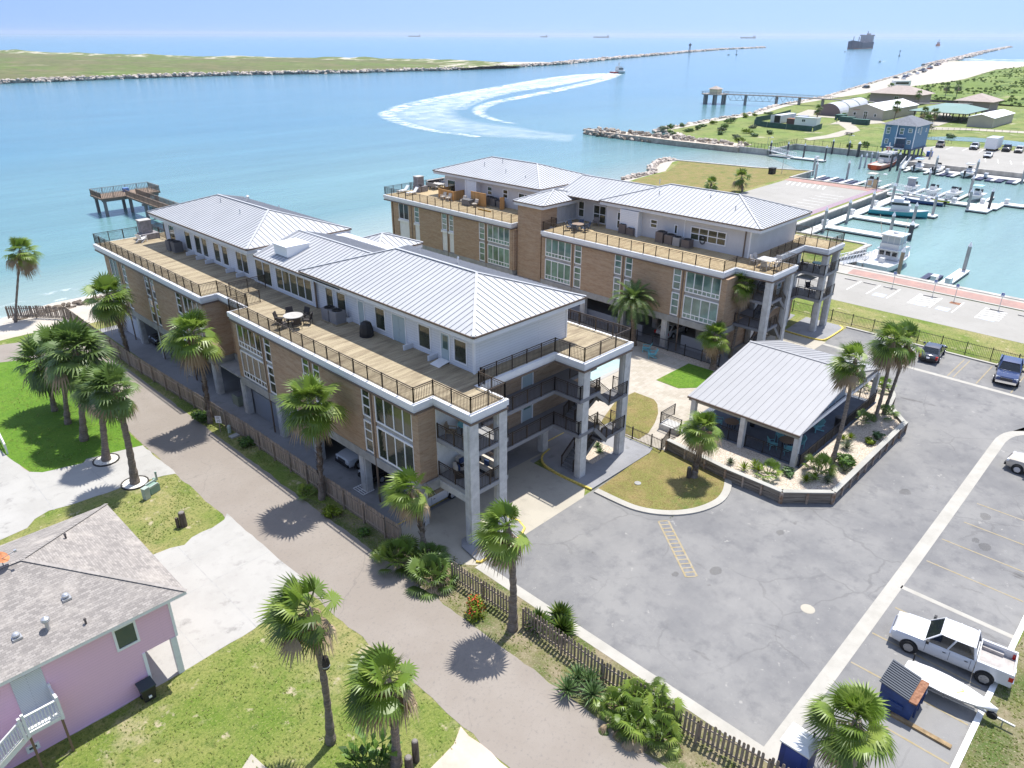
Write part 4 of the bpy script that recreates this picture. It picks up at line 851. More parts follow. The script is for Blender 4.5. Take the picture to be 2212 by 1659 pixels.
# penthouse windows and doors on the lane side
window(A, 'x', 4.04, 4.7, 6.1, ZD + .38, ZD + 2.2, 1, gm=GLASS_A)
door(A, 'x', 4.04, 6.45, 7.5, ZD + .02, ZD + 2.25, glass=GLASS_B)
window(A, 'x', 4.04, 8.55, 10.0, ZD + .35, ZD + 2.25, 1, gm=GLASS_A)
door(A, 'x', 4.04, 11.4, 13.1, ZD + .02, ZD + 2.25, double=True)
window(A, 'x', 4.04, 13.9, 15.25, ZD + .35, ZD + 2.25, 1, gm=GLASS_A)
door(A, 'x', 4.04, 16.6, 17.5, ZD + .02, ZD + 2.2)
window(A, 'x', 4.04, 19.1, 20.5, ZD + .1, ZD + 2.25, 1, gm=GLASS_A); window(A, 'x', 4.04, 20.9, 22.1, ZD + .35, ZD + 2.25, 1, gm=GLASS_A)
window(A, 'x', 3.9, 23.9, 29.9, ZD + .3, ZD + 2.35, 5, gm=GLASS_A); window(A, 'x', 3.9, 30.7, 33.6, ZD + .12, ZD + 2.4, 2, gm=GLASS_A)
window(A, 'x', 4.04, 35.2, 37.6, ZD + .3, ZD + 2.35, 2, gm=GLASS_A); window(A, 'x', 4.04, 39.2, 40.5, ZD + .3, ZD + 2.35, 1, gm=GLASS_A); window(A, 'x', 4.04, 40.9, 42.3, ZD + .3, ZD + 2.35, 1, gm=GLASS_A)
window(A, 'x', 4.04, 43.6, 44.9, ZD + .3, ZD + 2.35, 1, gm=GLASS_A); window(A, 'x', 4.04, 45.1, 46.6, ZD + .3, ZD + 2.35, 1, gm=GLASS_A); window(A, 'x', 4.04, 47.4, 48.9, ZD + .3, ZD + 2.35, 1, gm=GLASS_A)
window(A, 'x', 4.04, 51.3, 52.9, ZD + .3, ZD + 2.35, 1, gm=GLASS_A)
wall_boxes(A, 'deck_fin', [(3.2, y, ZD + .03, 4.03, y + .14, ZD + .42) for y in (7.9, 10.7, 15.6, 18.5, 36.3, 38.4, 42.8, 44.9, 47.2)], GREYWALL)
mb = MB(); mb.add([(3.95, 6.5, ZD + .25), (3.95, 7.5, ZD + .25), (2.95, 7.5, ZD + .05), (2.95, 6.5, ZD + .05), (3.95, 6.5, ZD + .2), (3.95, 7.5, ZD + .2), (2.95, 7.5, ZD + .035), (2.95, 6.5, ZD + .035)], [(0, 3, 2, 1), (4, 5, 6, 7), (0, 1, 5, 4), (1, 2, 6, 5), (2, 3, 7, 6), (3, 0, 4, 7)]); mb.build('door_ramp', W_PAINT, A)
wall_boxes(A, 'corner_trim', [(3.94, 3.94, ZD + .03, 4.1, 4.1, ZE - .5), (13.6, 3.94, ZD + .03, 13.72, 4.1, ZE - .5)], TRIM)
wall_boxes(A, 'downpipe', [(3.92, 34.0, ZD + .03, 4.03, 34.14, ZE - .5), (3.8, 23.3, ZD + .03, 3.9, 23.45, ZE - .5)], BROWNTRIM)

# ---------- far building
B = empty('condominium_building', (48, 30), 'brick condominium beyond the pool court, with pale green windows and a brick stair tower', 'building')
facade(B, 38.05, -1, 0., 41.0, GLASS_B, blank_lower=True)
outB = [(40.1, 0), (45.5, 0), (45.5, 2.9), (53.5, 2.9), (53.5, .2), (57.8, .2), (57.8, 28.6), (59.4, 28.6), (59.4, 59.4), (37.7, 59.4), (37.7, 33.3), (40.1, 33.3), (40.1, 28.4), (37.7, 28.4), (37.7, 4.0), (40.1, 4.0)]
deck_slab(B, outB, dm=DECK2)
wall_boxes(B, 'brick_wall', [(38.3, 3.75, 3.9, 40.6, 4.05, ZF - .02), (40.6, 4.7, .1, 57.0, 4.95, ZF - .02), (57.0, 4.7, 3.9, 57.3, 58.6, ZF - .02), (38.1, 33.2, 3.9, 41, 33.44, ZF - .02), (40.6, 28.5, 3.9, 41.0, 33.2, ZF - .02), (38.4, 58.3, 3.9, 57.0, 58.6, ZF - .02)], BRICK)
wall_boxes(B, 'floor_beam', [(38.2, 3.6, 3.2, 40.9, 3.74, 3.88), (56.9, 5.0, 3.2, 57.35, 58.7, 3.88), (38.1, 58.2, 3.2, 56.9, 58.65, 3.885)], CONC_D)
wall_boxes(B, 'carport_ceiling', [(38.3, 4.96, 3.05, 56.9, 58.1, 3.19)], CONC_D)
wall_boxes(B, 'carport_wall', [(49, 9, 0, 49.3, 58, 3.04), (39.4, 5.2, 0, 39.6, 9.0, 1.5), (39.2, 14.0, 0, 39.4, 27, 1.3)], mat('garage_wall', (.30, .32, .36)))
columns(B, [(38.5, y) for y in (4.3, 10.6, 16.4, 22.0, 28.3, 34, 40, 46, 52, 57.8)], 3.19, .5, .7); columns(B, [(42.6, y) for y in (8.6, 14.4)], 3.04, .5, .7)
columns(B, [(56.8, y) for y in (10.6, 16.4, 22.0, 28.3, 34, 40, 46, 52, 57.8)], 3.19, .5, .7)
columns(B, [(40.6, .5), (45.0, .5), (54.2, .65), (57.0, .65), (53.8, 4.0), (45.8, 4.3)], ZF - .03, .62, .62)
for z in (F1, F2):
 wall_boxes(B, 'gallery_floor', [(40.3, .2, z - .26, 43.2, 3.7, z), (43.2, 2.9, z - .26, 53.5, 4.69, z - .003)], mat('gallery_concrete', (.22, .22, .23)))
 wall_boxes(B, 'balcony_floor', [(53.6, .3, z - .28, 57.6, 4.69, z - .001)], mat('balcony_concrete', (.3, .3, .3)))
 rail('balcony_railing', [(53.7, 2.9), (53.7, .35), (57.5, .35), (57.5, 4.6)], z, B); rail('gallery_railing', [(40.4, 3.6), (40.4, .3), (43.1, .3)], z, B); rail('gallery_railing', [(45.5, 2.95), (53.4, 2.95)], z, B)
 door(B, 'y', 4.7, 51.9, 52.9, z + .02, z + 2.2, glass=GLASS_B); door(B, 'y', 4.7, 47.0, 48.0, z + .02, z + 2.2, glass=GLASS_B)
wall_boxes(B, 'balcony_wall', [(53.6, 4.58, F1, 57.0, 4.69, ZF - .02)], W_PAINT)
stairs(B, 41.6, 2.1, 44.6, 2.1, .1, 2.2, 1.1, 12); stairs(B, 44.6, .9, 42.8, .9, 2.2, F1, 1.0, 10); stairs(B, 42.6, 2.1, 44.8, 2.1, F1, 5.4, 1.1, 8); stairs(B, 44.8, .9, 43.0, .9, 5.4, F2, 1.0, 8)
stairs(B, 42.6, 2.1, 45.0, 2.1, F2, 8.9, 1.1, 10)
rail('deck_railing', [(45.35, 2.4), (45.35, .2), (40.3, .2), (40.3, 4.2), (37.9, 4.2), (37.9, 28.2), (40.3, 28.2), (40.3, 29.0)], ZD + .03, B)
rail('deck_railing', [(45.35, 3.1), (45.35, 3.1), (53.7, 3.1), (53.7, .4), (57.6, .4), (57.6, 6.0), (55, 6)], ZD + .03, B)
rail('deck_railing', [(40.3, 33.0), (40.3, 33.5), (37.9, 33.5), (37.9, 59.2), (52, 59.2)], ZD + .03, B); rail('deck_railing', [(42.6, 56.6), (42.6, 59.2)], ZD + .03, B)
wall_boxes(B, 'penthouse_wall', [(44.1, 4.9, ZD + .02, 54.7, 23.6, ZE - .3), (44.1, 34.4, ZD + .02, 54.7, 52.9, ZE - .3), (45.4, 23.6, ZD + .02, 54, 34.4, ZE - .35)], mat('pale_siding', (.58, .575, .58), .65, var=(.6, .05)))
hip_roof(B, 43.2, 55.0, 3.45, 24.1, ZE, ZR); hip_roof(B, 43.1, 55.2, 33.5, 54.4, ZE, ZR)
gable_link(B, 43.5, 54, 19, 30.9, 13.15, 14.85, 48.4)
# stair tower
wall_boxes(B, 'stair_tower', [(38.55, 29.1, 0, 41.4, 33.0, 12.3)], BRICK)
wall_boxes(B, 'louvre_wall', [(41.41, 29.25, ZD + .02, 45.4, 33.0, 12.28)], W_PAINT)
mb = MB()
for k in range(5):
 mb = MB()
 for j in range(13): mb.box(41.6 + k * .75, 29.18, ZD + .3 + j * .14, 42.25 + k * .75, 29.245, ZD + .36 + j * .14)
 mb.build('louvre', mat('louvre_grey', (.45, .46, .48), .6), B)
hip_roof(B, 38.0, 47.5, 28.4, 33.3, 12.75, 13.75, 30.85, 30.85)
vents(B, [(46.5, 18, 14.4, .3, .05), (47.6, 12, 14.6, .35, .05), (46, 8, 14.3, .25, .05), (45.6, 42, 14.2, .3, .05), (46.4, 47, 14.5, .3, .05), (45.2, 38, 13.9, .3, .05), (48.0, 45, 15.0, .3, .05), (51, 21, 14.8, .3, .05)])
for y0, y1, z0, z1, c, r in ((7.6, 12.0, .75, 2.25, 4, [.5]), (13.6, 14.1, 1.0, 2.1, 1, None), (16.3, 17.3, 1.2, 2.2, 1, [.5]), (21.2, 22.0, .3, 2.3, 1, [.5])):
 window(B, 'x', 44.1, y0, y1, ZD + z0, ZD + z1, c, rows=r, gm=GLASS_A)
window(B, 'x', 45.4, 24.6, 26.6, ZD + .1, ZD + 2.3, 2, rows=[.5], gm=GLASS_A); window(B, 'x', 45.4, 31.6 - 3.6, 32.5 - 3.5, ZD + .4, ZD + 2.4, 1, rows=[.5], gm=GLASS_A)
for y0, y1, z0, z1, c in ((36.0, 38.2, .05, 2.3, 2), (50.6, 52.4, .6, 2.3, 1)): window(B, 'x', 44.1, y0, y1, ZD + z0, ZD + z1, c, gm=GLASS_A)
for y0, y1 in ((40.1, 41.1), (43.1, 44.1)): window(B, 'x', 44.1, y0, y1, ZD + 1.2, ZD + 2.4, 1, rows=[.5], gm=GLASS_A)
wall_boxes(B, 'projecting_bay', [(43.2, 18.4, ZD + .02, 44.09, 20.9, 12.8), (43.3, 45.4, ZD + .02, 44.09, 47.6, 12.8)], SIDING)
wall_boxes(B, 'corner_trim', [(43.15, y - .03, ZD + .03, 43.3, y + .08, 12.8) for y in (18.4, 20.85, 45.4, 47.55)] + [(44.0, 4.84, ZD + .03, 44.14, 4.96, 12.8), (44.0, 12.7, ZD + .03, 44.12, 12.8, 12.8), (54.66, 4.84, ZD + .03, 54.76, 4.9, 12.8)], TRIM)
wall_boxes(B, 'downpipe', [(43.98, 20.95, ZD + .03, 44.08, 21.05, 12.9), (43.98, 5.4, ZD + .03, 44.09, 5.5, 12.9)], BROWNTRIM)

# ------------------------------------------------------------------ palms and planting
LEAF = mat('palm_leaf', (.145, .235, .03), .4, island=.55, trans=.42, spec=.5, col2=(.30, .38, .075))
LEAF2 = mat('palm_leaf_dark', (.115, .19, .04), .45, island=.45, trans=.35, spec=.5, col2=(.17, .24, .06))
DEADL = mat('dead_frond', (.36, .27, .17), .9, island=.4, trans=.2)
TRUNK = mat('palm_trunk', (.20, .165, .135), .95, var=(3, .35), stretch=(1, 1, 4), bump=(6, .8, .08))
TRUNKB = mat('booted_trunk', (.17, .125, .09), .95, var=(4, .4), stretch=(1, 1, 2), bump=(7, 1, .1))
YUCCA = mat('yucca_leaf', (.10, .17, .055), .5, island=.4, trans=.25)
SHRUB = mat('shrub_leaf', (.07, .15, .02), .5, island=.5, trans=.3, col2=(.15, .25, .04))
LIME = mat('lime_leaf', (.16, .22, .012), .5, island=.35, trans=.25)
GREYG = mat('grey_green_leaf', (.13, .16, .09), .7, island=.4, trans=.2)
REDFL = mat('red_flower', (.55, .07, .02), .6, island=.4)
DATEC = mat('date_fruit', (.62, .27, .02), .6, island=.3)
WIND = Vector((-.72, .55, -.10))
def fan_leaf(mb, base, yaw, el, Lp, Lb, nseg, rng, spread=115, droop=.35, wind=0., mi=0, fold=.0):
 """one palmate leaf: petiole plus a fan of narrow segments sharing the hub"""
 cy, sy, ce, se = math.cos(yaw), math.sin(yaw), math.cos(el), math.sin(el)
 fwd = Vector((cy * ce, sy * ce, se)); side = Vector((-sy, cy, 0)); up = fwd.cross(side) * -1
 if up.z < 0 and el < 1.3: up = -up
 hub = Vector(base) + fwd * Lp - Vector((0, 0, .12 * Lp * Lp))
 hub += WIND * wind * .25
 mb.bar(base, hub, .035, .03, mi)
 o = len(mb.v); mb.v.append(tuple(hub)); roll = rng.uniform(-.35, .35)
 sd = side * math.cos(roll) + up * math.sin(roll); upn = up * math.cos(roll) - side * math.sin(roll)
 for i in range(nseg):
  t = -1 + 2 * (i + .5) / nseg; a = R(spread) * t
  d = fwd * math.cos(a) + sd * math.sin(a)
  L_ = Lb * (1 - .28 * abs(t) ** 2) * rng.uniform(.9, 1.06)
  p = d.cross(upn).normalized(); wv = L_ * math.sin(R(spread) / nseg) * .85
  m = hub + d * L_ * .55 - Vector((0, 0, droop * L_ * .22)) + upn * (.05 * L_ * (1 - abs(t))) + WIND * wind * .3
  tip = hub + d * L_ - Vector((0, 0, droop * L_ * rng.uniform(.75, 1.25))) + WIND * wind * rng.uniform(.6, 1.0)
  k = len(mb.v); mb.v += [tuple(m + p * wv * .62 + upn * fold * wv), tuple(m - p * wv * .62), tuple(tip)]
  mb.f += [(o, k, k + 1), (k, k + 2, k + 1)]; mb.m += [mi, mi]
WA = math.atan2(.55, -.72)
def fan_crown(seed, Rr, n=34, wind=0., nseg=15, dead=10, low=-35, skirt=14, sl=1.):
 """live crown and dead skirt meshes around the origin (the bud)"""
 rng = random.Random(seed); live, dd = MB(), MB(); ga = 2.39996
 Lp0, Lb0 = Rr * .52, Rr * .58
 for i in range(n):
  u = (i + .5) / n; el = R(82 + (low - 82) * u ** .9 + rng.gauss(0, 11)); yaw = i * ga + rng.uniform(-.5, .5)
  yaw += wind * .95 * math.sin(WA - yaw)
  k = .62 + .42 * min(1, u * 1.6)
  fan_leaf(live, (0, 0, .1 - .55 * u * Rr * .3), yaw, el, Lp0 * k * rng.uniform(.7, 1.22), Lb0 * rng.uniform(.75, 1.12), nseg, rng, spread=rng.uniform(100, 135), droop=.10 + .3 * u * rng.uniform(.5, 1.5), wind=wind * Rr * .36)
 for i in range(dead):
  yaw = rng.uniform(0, 6.283); el = R(rng.uniform(-78, -15)); yaw += wind * .6 * math.sin(WA - yaw)
  fan_leaf(dd, (0, 0, -.2 * Rr), yaw, el, Lp0 * rng.uniform(.6, 1.15), Lb0 * rng.uniform(.7, 1.0), 11, rng, spread=75, droop=.9, wind=wind * Rr * .25)
 for i in range(skirt * 3):
  a = rng.uniform(0, 6.283); r0 = .17; z0 = -.15 * Rr - rng.uniform(0, .35); Ls = Rr * rng.uniform(.28, .55) * sl
  b = Vector((math.cos(a) * r0, math.sin(a) * r0, z0)); t = b + Vector((math.cos(a) * .22, math.sin(a) * .22, -Ls)); s = Vector((-math.sin(a), math.cos(a), 0)) * .07
  dd.add([b + s, b - s, t - s * .6, t + s * .6], [(0, 1, 2, 3)])
 return live, dd
CROWNS = {}
def crown_meshes(key, seed, **kw):
 if key not in CROWNS:
  a, b = fan_crown(seed, 1.0 * 2.2, **kw); CROWNS[key] = (a, b)
 return CROWNS[key]
def fan_palm(base, top, Rr, style, label, group, trunk_r=.2, leaf=None, rz=0., ring=False, boot=None):
 P = empty('fan_palm', (base[0], base[1], 0), label, 'palm tree', group)
 bx, by = base[0], base[1]; tx, ty, tz = top
 mb = MB(); pts, rs = [], []; n = 22; rng = random.Random(int(bx * 31 + by * 17))
 for i in range(n + 1):
  t = i / n; c = math.sin(t * math.pi) * .03 * tz
  pts.append((bx + (tx - bx) * t ** 1.25 + c * .5, by + (ty - by) * t ** 1.25 - c * .4, -.1 + (tz + .05) * t))
  f = 1.55 - 2.2 * t if t < .25 else 1.0
  rs.append(trunk_r * max(1.0, f) * (1.0 - .12 * t) * (1 + (.10 if i % 2 else -.07)) * rng.uniform(.95, 1.05))
 mb.tube(pts, rs, 12); mb.build('trunk', TRUNK, P, smooth=False)
 if boot:
  bt = MB(); z0, z1 = boot
  for k in range(int((z1 - z0) * 34)):
   z = rng.uniform(z0, z1); t = max(0, min(1, z / tz)); a = rng.uniform(0, 6.283); r = trunk_r * .98
   cx, cy = bx + (tx - bx) * t ** 1.25 + math.sin(t * math.pi) * .015 * tz, by + (ty - by) * t ** 1.25 - math.sin(t * math.pi) * .012 * tz
   d = Vector((math.cos(a), math.sin(a), 0)); s = Vector((-d.y, d.x, 0)) * .06; p = Vector((cx, cy, z)) + d * r
   bt.add([p + s, p - s, p - s * .5 + d * .13 + Vector((0, 0, .28)), p + s * .5 + d * .13 + Vector((0, 0, .28))], [(0, 1, 2, 3)])
  bt.build('leaf_boots', TRUNKB, P)
 seed, kw = STYLES[style]; a, b = crown_meshes(style, seed, **kw); sc = Rr / 2.2
 for nm, src, m in (('crown', a, leaf or LEAF), ('dead_fronds', b, DEADL)):
  key = (style, nm, m.name)
  if key not in CROWNS:
   o = src.build(nm, m, None); CROWNS[key] = o.data; bpy.data.objects.remove(o)
  o = bpy.data.objects.new(nm, CROWNS[key]); COL.objects.link(o); o.parent = P; o.location = (tx - bx, ty - by, tz); o.scale = (sc, sc, sc); o.rotation_euler.z = R(rz)
 if ring:
  mb = MB(); q = [(bx + .95 * math.cos(k * .393), by + .95 * math.sin(k * .393)) for k in range(16)]
  mb.prism(q, 0, .07); o = mb.build('palm_bed', mat('white_pebble', (.66, .63, .56), .9, var=(9, .3)), None); o['kind'] = 'structure'
  mb = MB()
  for i in range(16): mb.bar((*q[i], .05), (*q[(i + 1) % 16], .05), .1, .12)
  tag(mb.build('bed_edging', mat('edging_dark', (.05, .045, .04), .8)), ring, 'bed edging')
 return P
STYLES = {'full': (3, dict(n=38, nseg=19, wind=.12, dead=14, low=-48, skirt=14)), 'full2': (8, dict(n=34, nseg=18, wind=.2, dead=20, low=-52, skirt=18)), 'windy': (5, dict(n=30, nseg=18, wind=.55, dead=16, low=-50, skirt=44, sl=1.3)),
    'windy2': (11, dict(n=25, nseg=18, wind=.6, dead=18, low=-58, skirt=36)), 'ragged': (29, dict(n=28, nseg=17, wind=.5, dead=24, low=-60, skirt=70, sl=1.7)), 'ragged2': (41, dict(n=23, nseg=19, wind=.75, dead=22, low=-45, skirt=70, sl=1.5)), 'dense': (13, dict(n=58, nseg=16, wind=.2, dead=8, low=-72, skirt=10)), 'far': (17, dict(n=26, nseg=9, dead=6, low=-50, skirt=4)), 'open': (21, dict(n=34, nseg=22, wind=.25, dead=9, low=-30, skirt=6)), 'dense2': (57, dict(n=50, nseg=16, wind=.3, dead=16, low=-66, skirt=12))}
G1 = 'fan palms along the lane'
fan_palm((-3.95, -7.41), (-4.15, -7.20, 7.3), 1.75, 'windy', 'fan palm growing through the gap in the picket fence beside the lot corner', G1, .21)
fan_palm((-3.14, 1.51), (-3.55, 1.83, 5.3), 1.65, 'windy2', 'shaggy fan palm rising out of the palmetto clump at the fence end', G1, .17, boot=(1.5, 3.2))
fan_palm((-.61, -25.47), (-.55, -24.9, 4.3), 1.95, 'open', 'broad low fan palm between the blue portable toilet and the dumpster', None, .22)
fan_palm((-14.04, -9.60), (-14.10, -9.57, 5.7), 1.9, 'ragged', 'fan palm with a long dead skirt beside two cut stumps on the yard corner', G1, .2, rz=15)
fan_palm((-15.50, -6.34), (-15.60, -6.29, 8.5), 1.85, 'ragged2', 'wind-bent fan palm with an owl box on its trunk, alone in the pink house yard', G1, .17, rz=-10)
G2 = 'fan palms along the long picket fence'
fan_palm((-4.37, 11.82), (-4.19, 11.72, 8.2), 2.4, 'full', 'round full-crowned fan palm at the fence opposite the white SUV in the carport', G2, .17, boot=(.6, 4.5), rz=5)
fan_palm((-4.72, 28.98), (-4.71, 28.97, 8.7), 2.5, 'full2', 'fan palm at the fence beside the small speed limit sign', G2, .16, rz=80, boot=(.5, 4.0))
fan_palm((-4.59, 47.44), (-5.12, 47.59, 7.7), 2.5, 'full', 'farthest fan palm along the long fence, by the green strip near the beach', G2, .16, rz=140, boot=(.8, 5))
fan_palm((-9.41, 69.47), (-6.98, 69.03, 8.4), 2.1, 'full2', 'slender leaning fan palm standing alone at the beach fence', None, .13, rz=200)
G3 = 'fan palm row on the bright green lawn'
fan_palm((-13.17, 23.75), (-12.98, 23.70, 8.3), 2.2, 'dense2', 'nearest palm of the lawn row, in a white pebble ring beside the utility boxes', G3, .25, LEAF2, ring='dark edging round the white pebble bed beside the utility boxes')
fan_palm((-13.47, 28.82), (-12.75, 28.65, 6.8), 2.0, 'dense', 'palm in a white pebble ring where the lawn meets the driveway', G3, .24, LEAF2, rz=70, ring='dark edging round the white pebble bed at the lawn tip')
fan_palm((-13.55, 33.61), (-12.50, 33.38, 8.2), 2.9, 'dense', 'big dense palm, third of the lawn row counted from the driveway', G3, .24, LEAF2, rz=140)
fan_palm((-13.54, 37.72), (-12.71, 37.56, 7.3), 2.7, 'dense2', 'dense palm of the lawn row, second from the far end', G3, .2, LEAF2, rz=200)
fan_palm((-13.54, 41.27), (-13.54, 41.27, 5.2), 2.6, 'dense', 'shortest palm at the far end of the lawn row', G3, .2, LEAF2, rz=260)
fan_palm((17.44, -6.22), (17.56, -6.44, 4.6), 1.75, 'full2', 'short fan palm on the dry front lawn beside the timber planter', None, .2, rz=30, boot=(.3, 3.2))
G4 = 'tall fan palms in the pavilion planter'
fan_palm((25.98, -13.33), (26.01, -13.41, 9.6), 1.75, 'ragged2', 'tall fan palm in the planter in front of the pavilion, nearest the camera', G4, .16)
fan_palm((35.53, -13.08), (35.54, -13.12, 8.4), 2.0, 'ragged', 'left one of the palm pair behind the pavilion planter', G4, .15, rz=10)
fan_palm((37.54, -13.10), (37.9, -13.60, 7.9), 1.9, 'windy', 'right one of the palm pair behind the pavilion planter', G4, .14, rz=-20)
fan_palm((36.80, 3.43), (36.74, 3.55, 3.9), 1.75, 'full2', 'short stout fan palm on the court lawn behind the pavilion roof', None, .27, rz=50, boot=(.3, 2.4))
fan_palm((40.55, 3.56), (40.68, 3.31, 8.5), 1.7, 'ragged2', 'tall thin fan palm against the end stair of the far condominium', None, .15, rz=60)
fan_palm((125.69, 48.18), (125.46, 48.64, 3.4), 2.3, 'far', 'lone fan palm on the dry lawn beyond the far condominium roof', None, .2)
fan_palm((122.5, 54.0), (122.45, 54.09, 1.6), 1.9, 'far', 'small low palm on the lawn half hidden by the condominium roof', None, .2, rz=90)
# feathery date palm by the pool
def date_palm(base, top, Rr, label):
 P = empty('date_palm', (*base, 0), label, 'palm tree'); mb = MB(); rng = random.Random(4)
 mb.tube([(base[0] + (top[0] - base[0]) * t, base[1] + (top[1] - base[1]) * t, top[2] * t) for t in (0, .1, .3, .5, .7, .9, 1)], [.42, .3, .27, .3, .33, .42, .3], 12); mb.build('trunk', TRUNKB, P)
 lf = MB()
 for i in range(58):
  u = (i + .5) / 58; yaw = i * 2.39996; el = R(80 - 95 * u ** .8); Lf = Rr * rng.uniform(1.0, 1.2) * (.75 + .3 * min(1, u * 2))
  p = Vector(top); d = Vector((math.cos(yaw) * math.cos(el), math.sin(yaw) * math.cos(el), math.sin(el))); pts = [p.copy()]
  for s in range(9): p = p + d * Lf / 9; d = (d + Vector((0, 0, -.13 - .05 * s * u))).normalized(); pts.append(p.copy())
  lf.tube(pts, [.035 - .003 * k for k in range(10)], 3)
  for s in range(1, 9):
   for q in (0, .33, .66):
    a = pts[s].lerp(pts[s + 1], q); dd = (pts[s + 1] - pts[s]).normalized(); sd_ = dd.cross(Vector((0, 0, 1)))
    if sd_.length < .05: continue
    sd_.normalize()
    for sg in (-1, 1):
     tip = a + (sd_ * sg * .9 + dd * .75 + Vector((0, 0, .12))) * (.5 * (1 - (s / 10) ** 2) + .12); lf.add([a + dd * .05, a - dd * .05, tip], [(0, 1, 2)])
 lf.build('crown', LEAF2, P)
 fr = MB()
 for k in range(7):
  a = k * .9 + .3; c = Vector(top) + Vector((math.cos(a) * .75, math.sin(a) * .75, -.2)); fr.bar(top, c, .04)
  for j in range(40): q = c + Vector((rng.gauss(0, .16), rng.gauss(0, .16), rng.gauss(-.2, .18))); fr.lathe(q, [(.0, -.05), (.05, 0), (.0, .05)], 5)
 fr.build('date_cluster', DATEC, P); return P
date_palm((36.36, 13.02), (36.14, 13.35, 5.2), 2.9, 'feathery date palm with orange fruit clusters at the pool edge')
# low planting
TUFT = mat('grass_tuft', (.20, .27, .05), .8, island=.35, trans=.5, col2=(.36, .34, .13))
def tufts(name, areas, seed, hgt=.065):
 rng = random.Random(seed); mb = MB()
 for x0, x1, y0, y1, n in areas:
  for i in range(n):
   x, y = rng.uniform(x0, x1), rng.uniform(y0, y1)
   if mnoise.noise(Vector((x * .5, y * .5, 2))) < -.15: continue
   for k in range(3):
    a = rng.uniform(0, 6.28); h = hgt * rng.uniform(.5, 1.3); c, s = math.cos(a), math.sin(a); mb.add([(x + c * .035, y + s * .035, .01), (x - c * .035, y - s * .035, .01), (x + s * .1 * rng.uniform(-1, 1), y + c * .1, h)], [(0, 1, 2)])
 mb.build(name, TUFT)['kind'] = 'stuff'
tufts('grass_tufts', [(-27, -10.7, -11, 2.6, 2200), (-22, -10.6, 15.4, 22.6, 1500), (-18.4, -10.6, 31, 55, 1800), (-5.2, -1.9, -22, 2, 1500), (-5.2, -4.1, 3, 60, 2000), (11.5, 18.6, -8, -2.2, 900), (3, 18, -33, -28.7, 1500)], 4)
def palmetto(base, Rr, n, seed, label, group=None, m=None, nseg=16, h=.3, dead=0, name='palmetto'):
 rng = random.Random(seed); mb = MB()
 for i in range(n):
  u = (i + .5) / n; yaw = i * 2.39996; el = R(85 - 75 * u + rng.uniform(-10, 10)); r = rng.uniform(0, .35) * Rr * .5
  fan_leaf(mb, (base[0] + r * math.cos(yaw), base[1] + r * math.sin(yaw), h * rng.uniform(.2, 1)), yaw, el, Rr * rng.uniform(.4, .75), Rr * rng.uniform(.4, .6), nseg, rng, spread=105, droop=.35)
 P = empty(name, (*base, 0), label, 'palmetto' if name == 'palmetto' else 'plant', group); mb.build('fronds', m or LEAF, P)
 if dead:
  d = MB()
  for i in range(dead): fan_leaf(d, (*base, .3), rng.uniform(0, 6.28), R(rng.uniform(-10, 40)), Rr * .5, Rr * .5, 9, rng, spread=70, droop=.8)
  d.build('dead_fronds', DEADL, P)
 return P
palmetto((-4.95, 2.0), 1.75, 30, 1, 'bright green palmetto clump left of the shaggy palm at the fence end', dead=1)
palmetto((-4.5, -.9), 1.75, 40, 2, 'darker palmetto clump with dead fronds right of the shaggy palm', m=LEAF2, dead=10)
palmetto((-3.3, .6), 1.3, 22, 12, 'palmetto between the two fence-end clumps under the shaggy palm', m=LEAF2, dead=4)
def big_clump():
 P = empty('palmetto', (-3.9, -16.5, 0), 'large spreading palmetto thicket hiding the picket fence beside the lane', 'palmetto'); rng = random.Random(77); mb = MB(); dd = MB()
 for cx, cy, Rr, n, h in ((-4.5, -15.1, 1.3, 17, .7), (-3.6, -15.8, 1.35, 18, 1.3), (-4.8, -16.6, 1.4, 20, .8), (-3.5, -17.2, 1.4, 20, 1.2), (-4.4, -17.9, 1.3, 16, .8), (-5.2, -15.7, .95, 10, .4), (-3.0, -16.5, 1.1, 12, 1.4)):
  for i in range(n):
   u = (i + .5) / n; yaw = i * 2.39996 + rng.uniform(-.3, .3); el = R(80 - 85 * u)
   fan_leaf(mb, (cx, cy, h * rng.uniform(.4, 1.1)), yaw, el, Rr * rng.uniform(.35, .6), Rr * rng.uniform(.42, .6), 15, rng, droop=.65, spread=95)
  for i in range(5): fan_leaf(dd, (cx, cy, .5), rng.uniform(0, 6.28), R(-10), Rr * .5, Rr * .5, 8, rng, spread=60, droop=1.0)
 mb.build('fronds', LEAF, P); dd.build('dead_fronds', DEADL, P)
big_clump()
def rosette(mb, c, r, n, rng, el0=85, el1=5, wd=.07):
 for i in range(n):
  yaw = i * 2.39996; u = (i + .5) / n; el = R(el0 + (el1 - el0) * u); d = Vector((math.cos(yaw) * math.cos(el), math.sin(yaw) * math.cos(el), math.sin(el))); s = Vector((-math.sin(yaw), math.cos(yaw), 0)) * wd / 2
  a = Vector(c); m_ = a + d * r * .5; t = a + d * r * rng.uniform(.9, 1.1) - Vector((0, 0, .06 * r)); mb.add([a + s * .6, a - s * .6, m_ - s, m_ + s, t], [(0, 1, 2, 3), (3, 2, 4)])
def spiky(base, r, heads, seed, label, m=None, group=None, name='yucca', cat='yucca', h=.5, n=46, wd=.08):
 P = empty(name, (*base, 0), label, cat, group); rng = random.Random(seed); mb = MB()
 for i in range(heads):
  a = i * 2.4; rr = 0 if heads == 1 else r * .75; rosette(mb, (base[0] + rr * math.cos(a), base[1] + rr * math.sin(a), h * rng.uniform(.6, 1.2) if heads > 1 else .1), r, n, rng, wd=wd)
 mb.build('leaves', m or YUCCA, P); return P
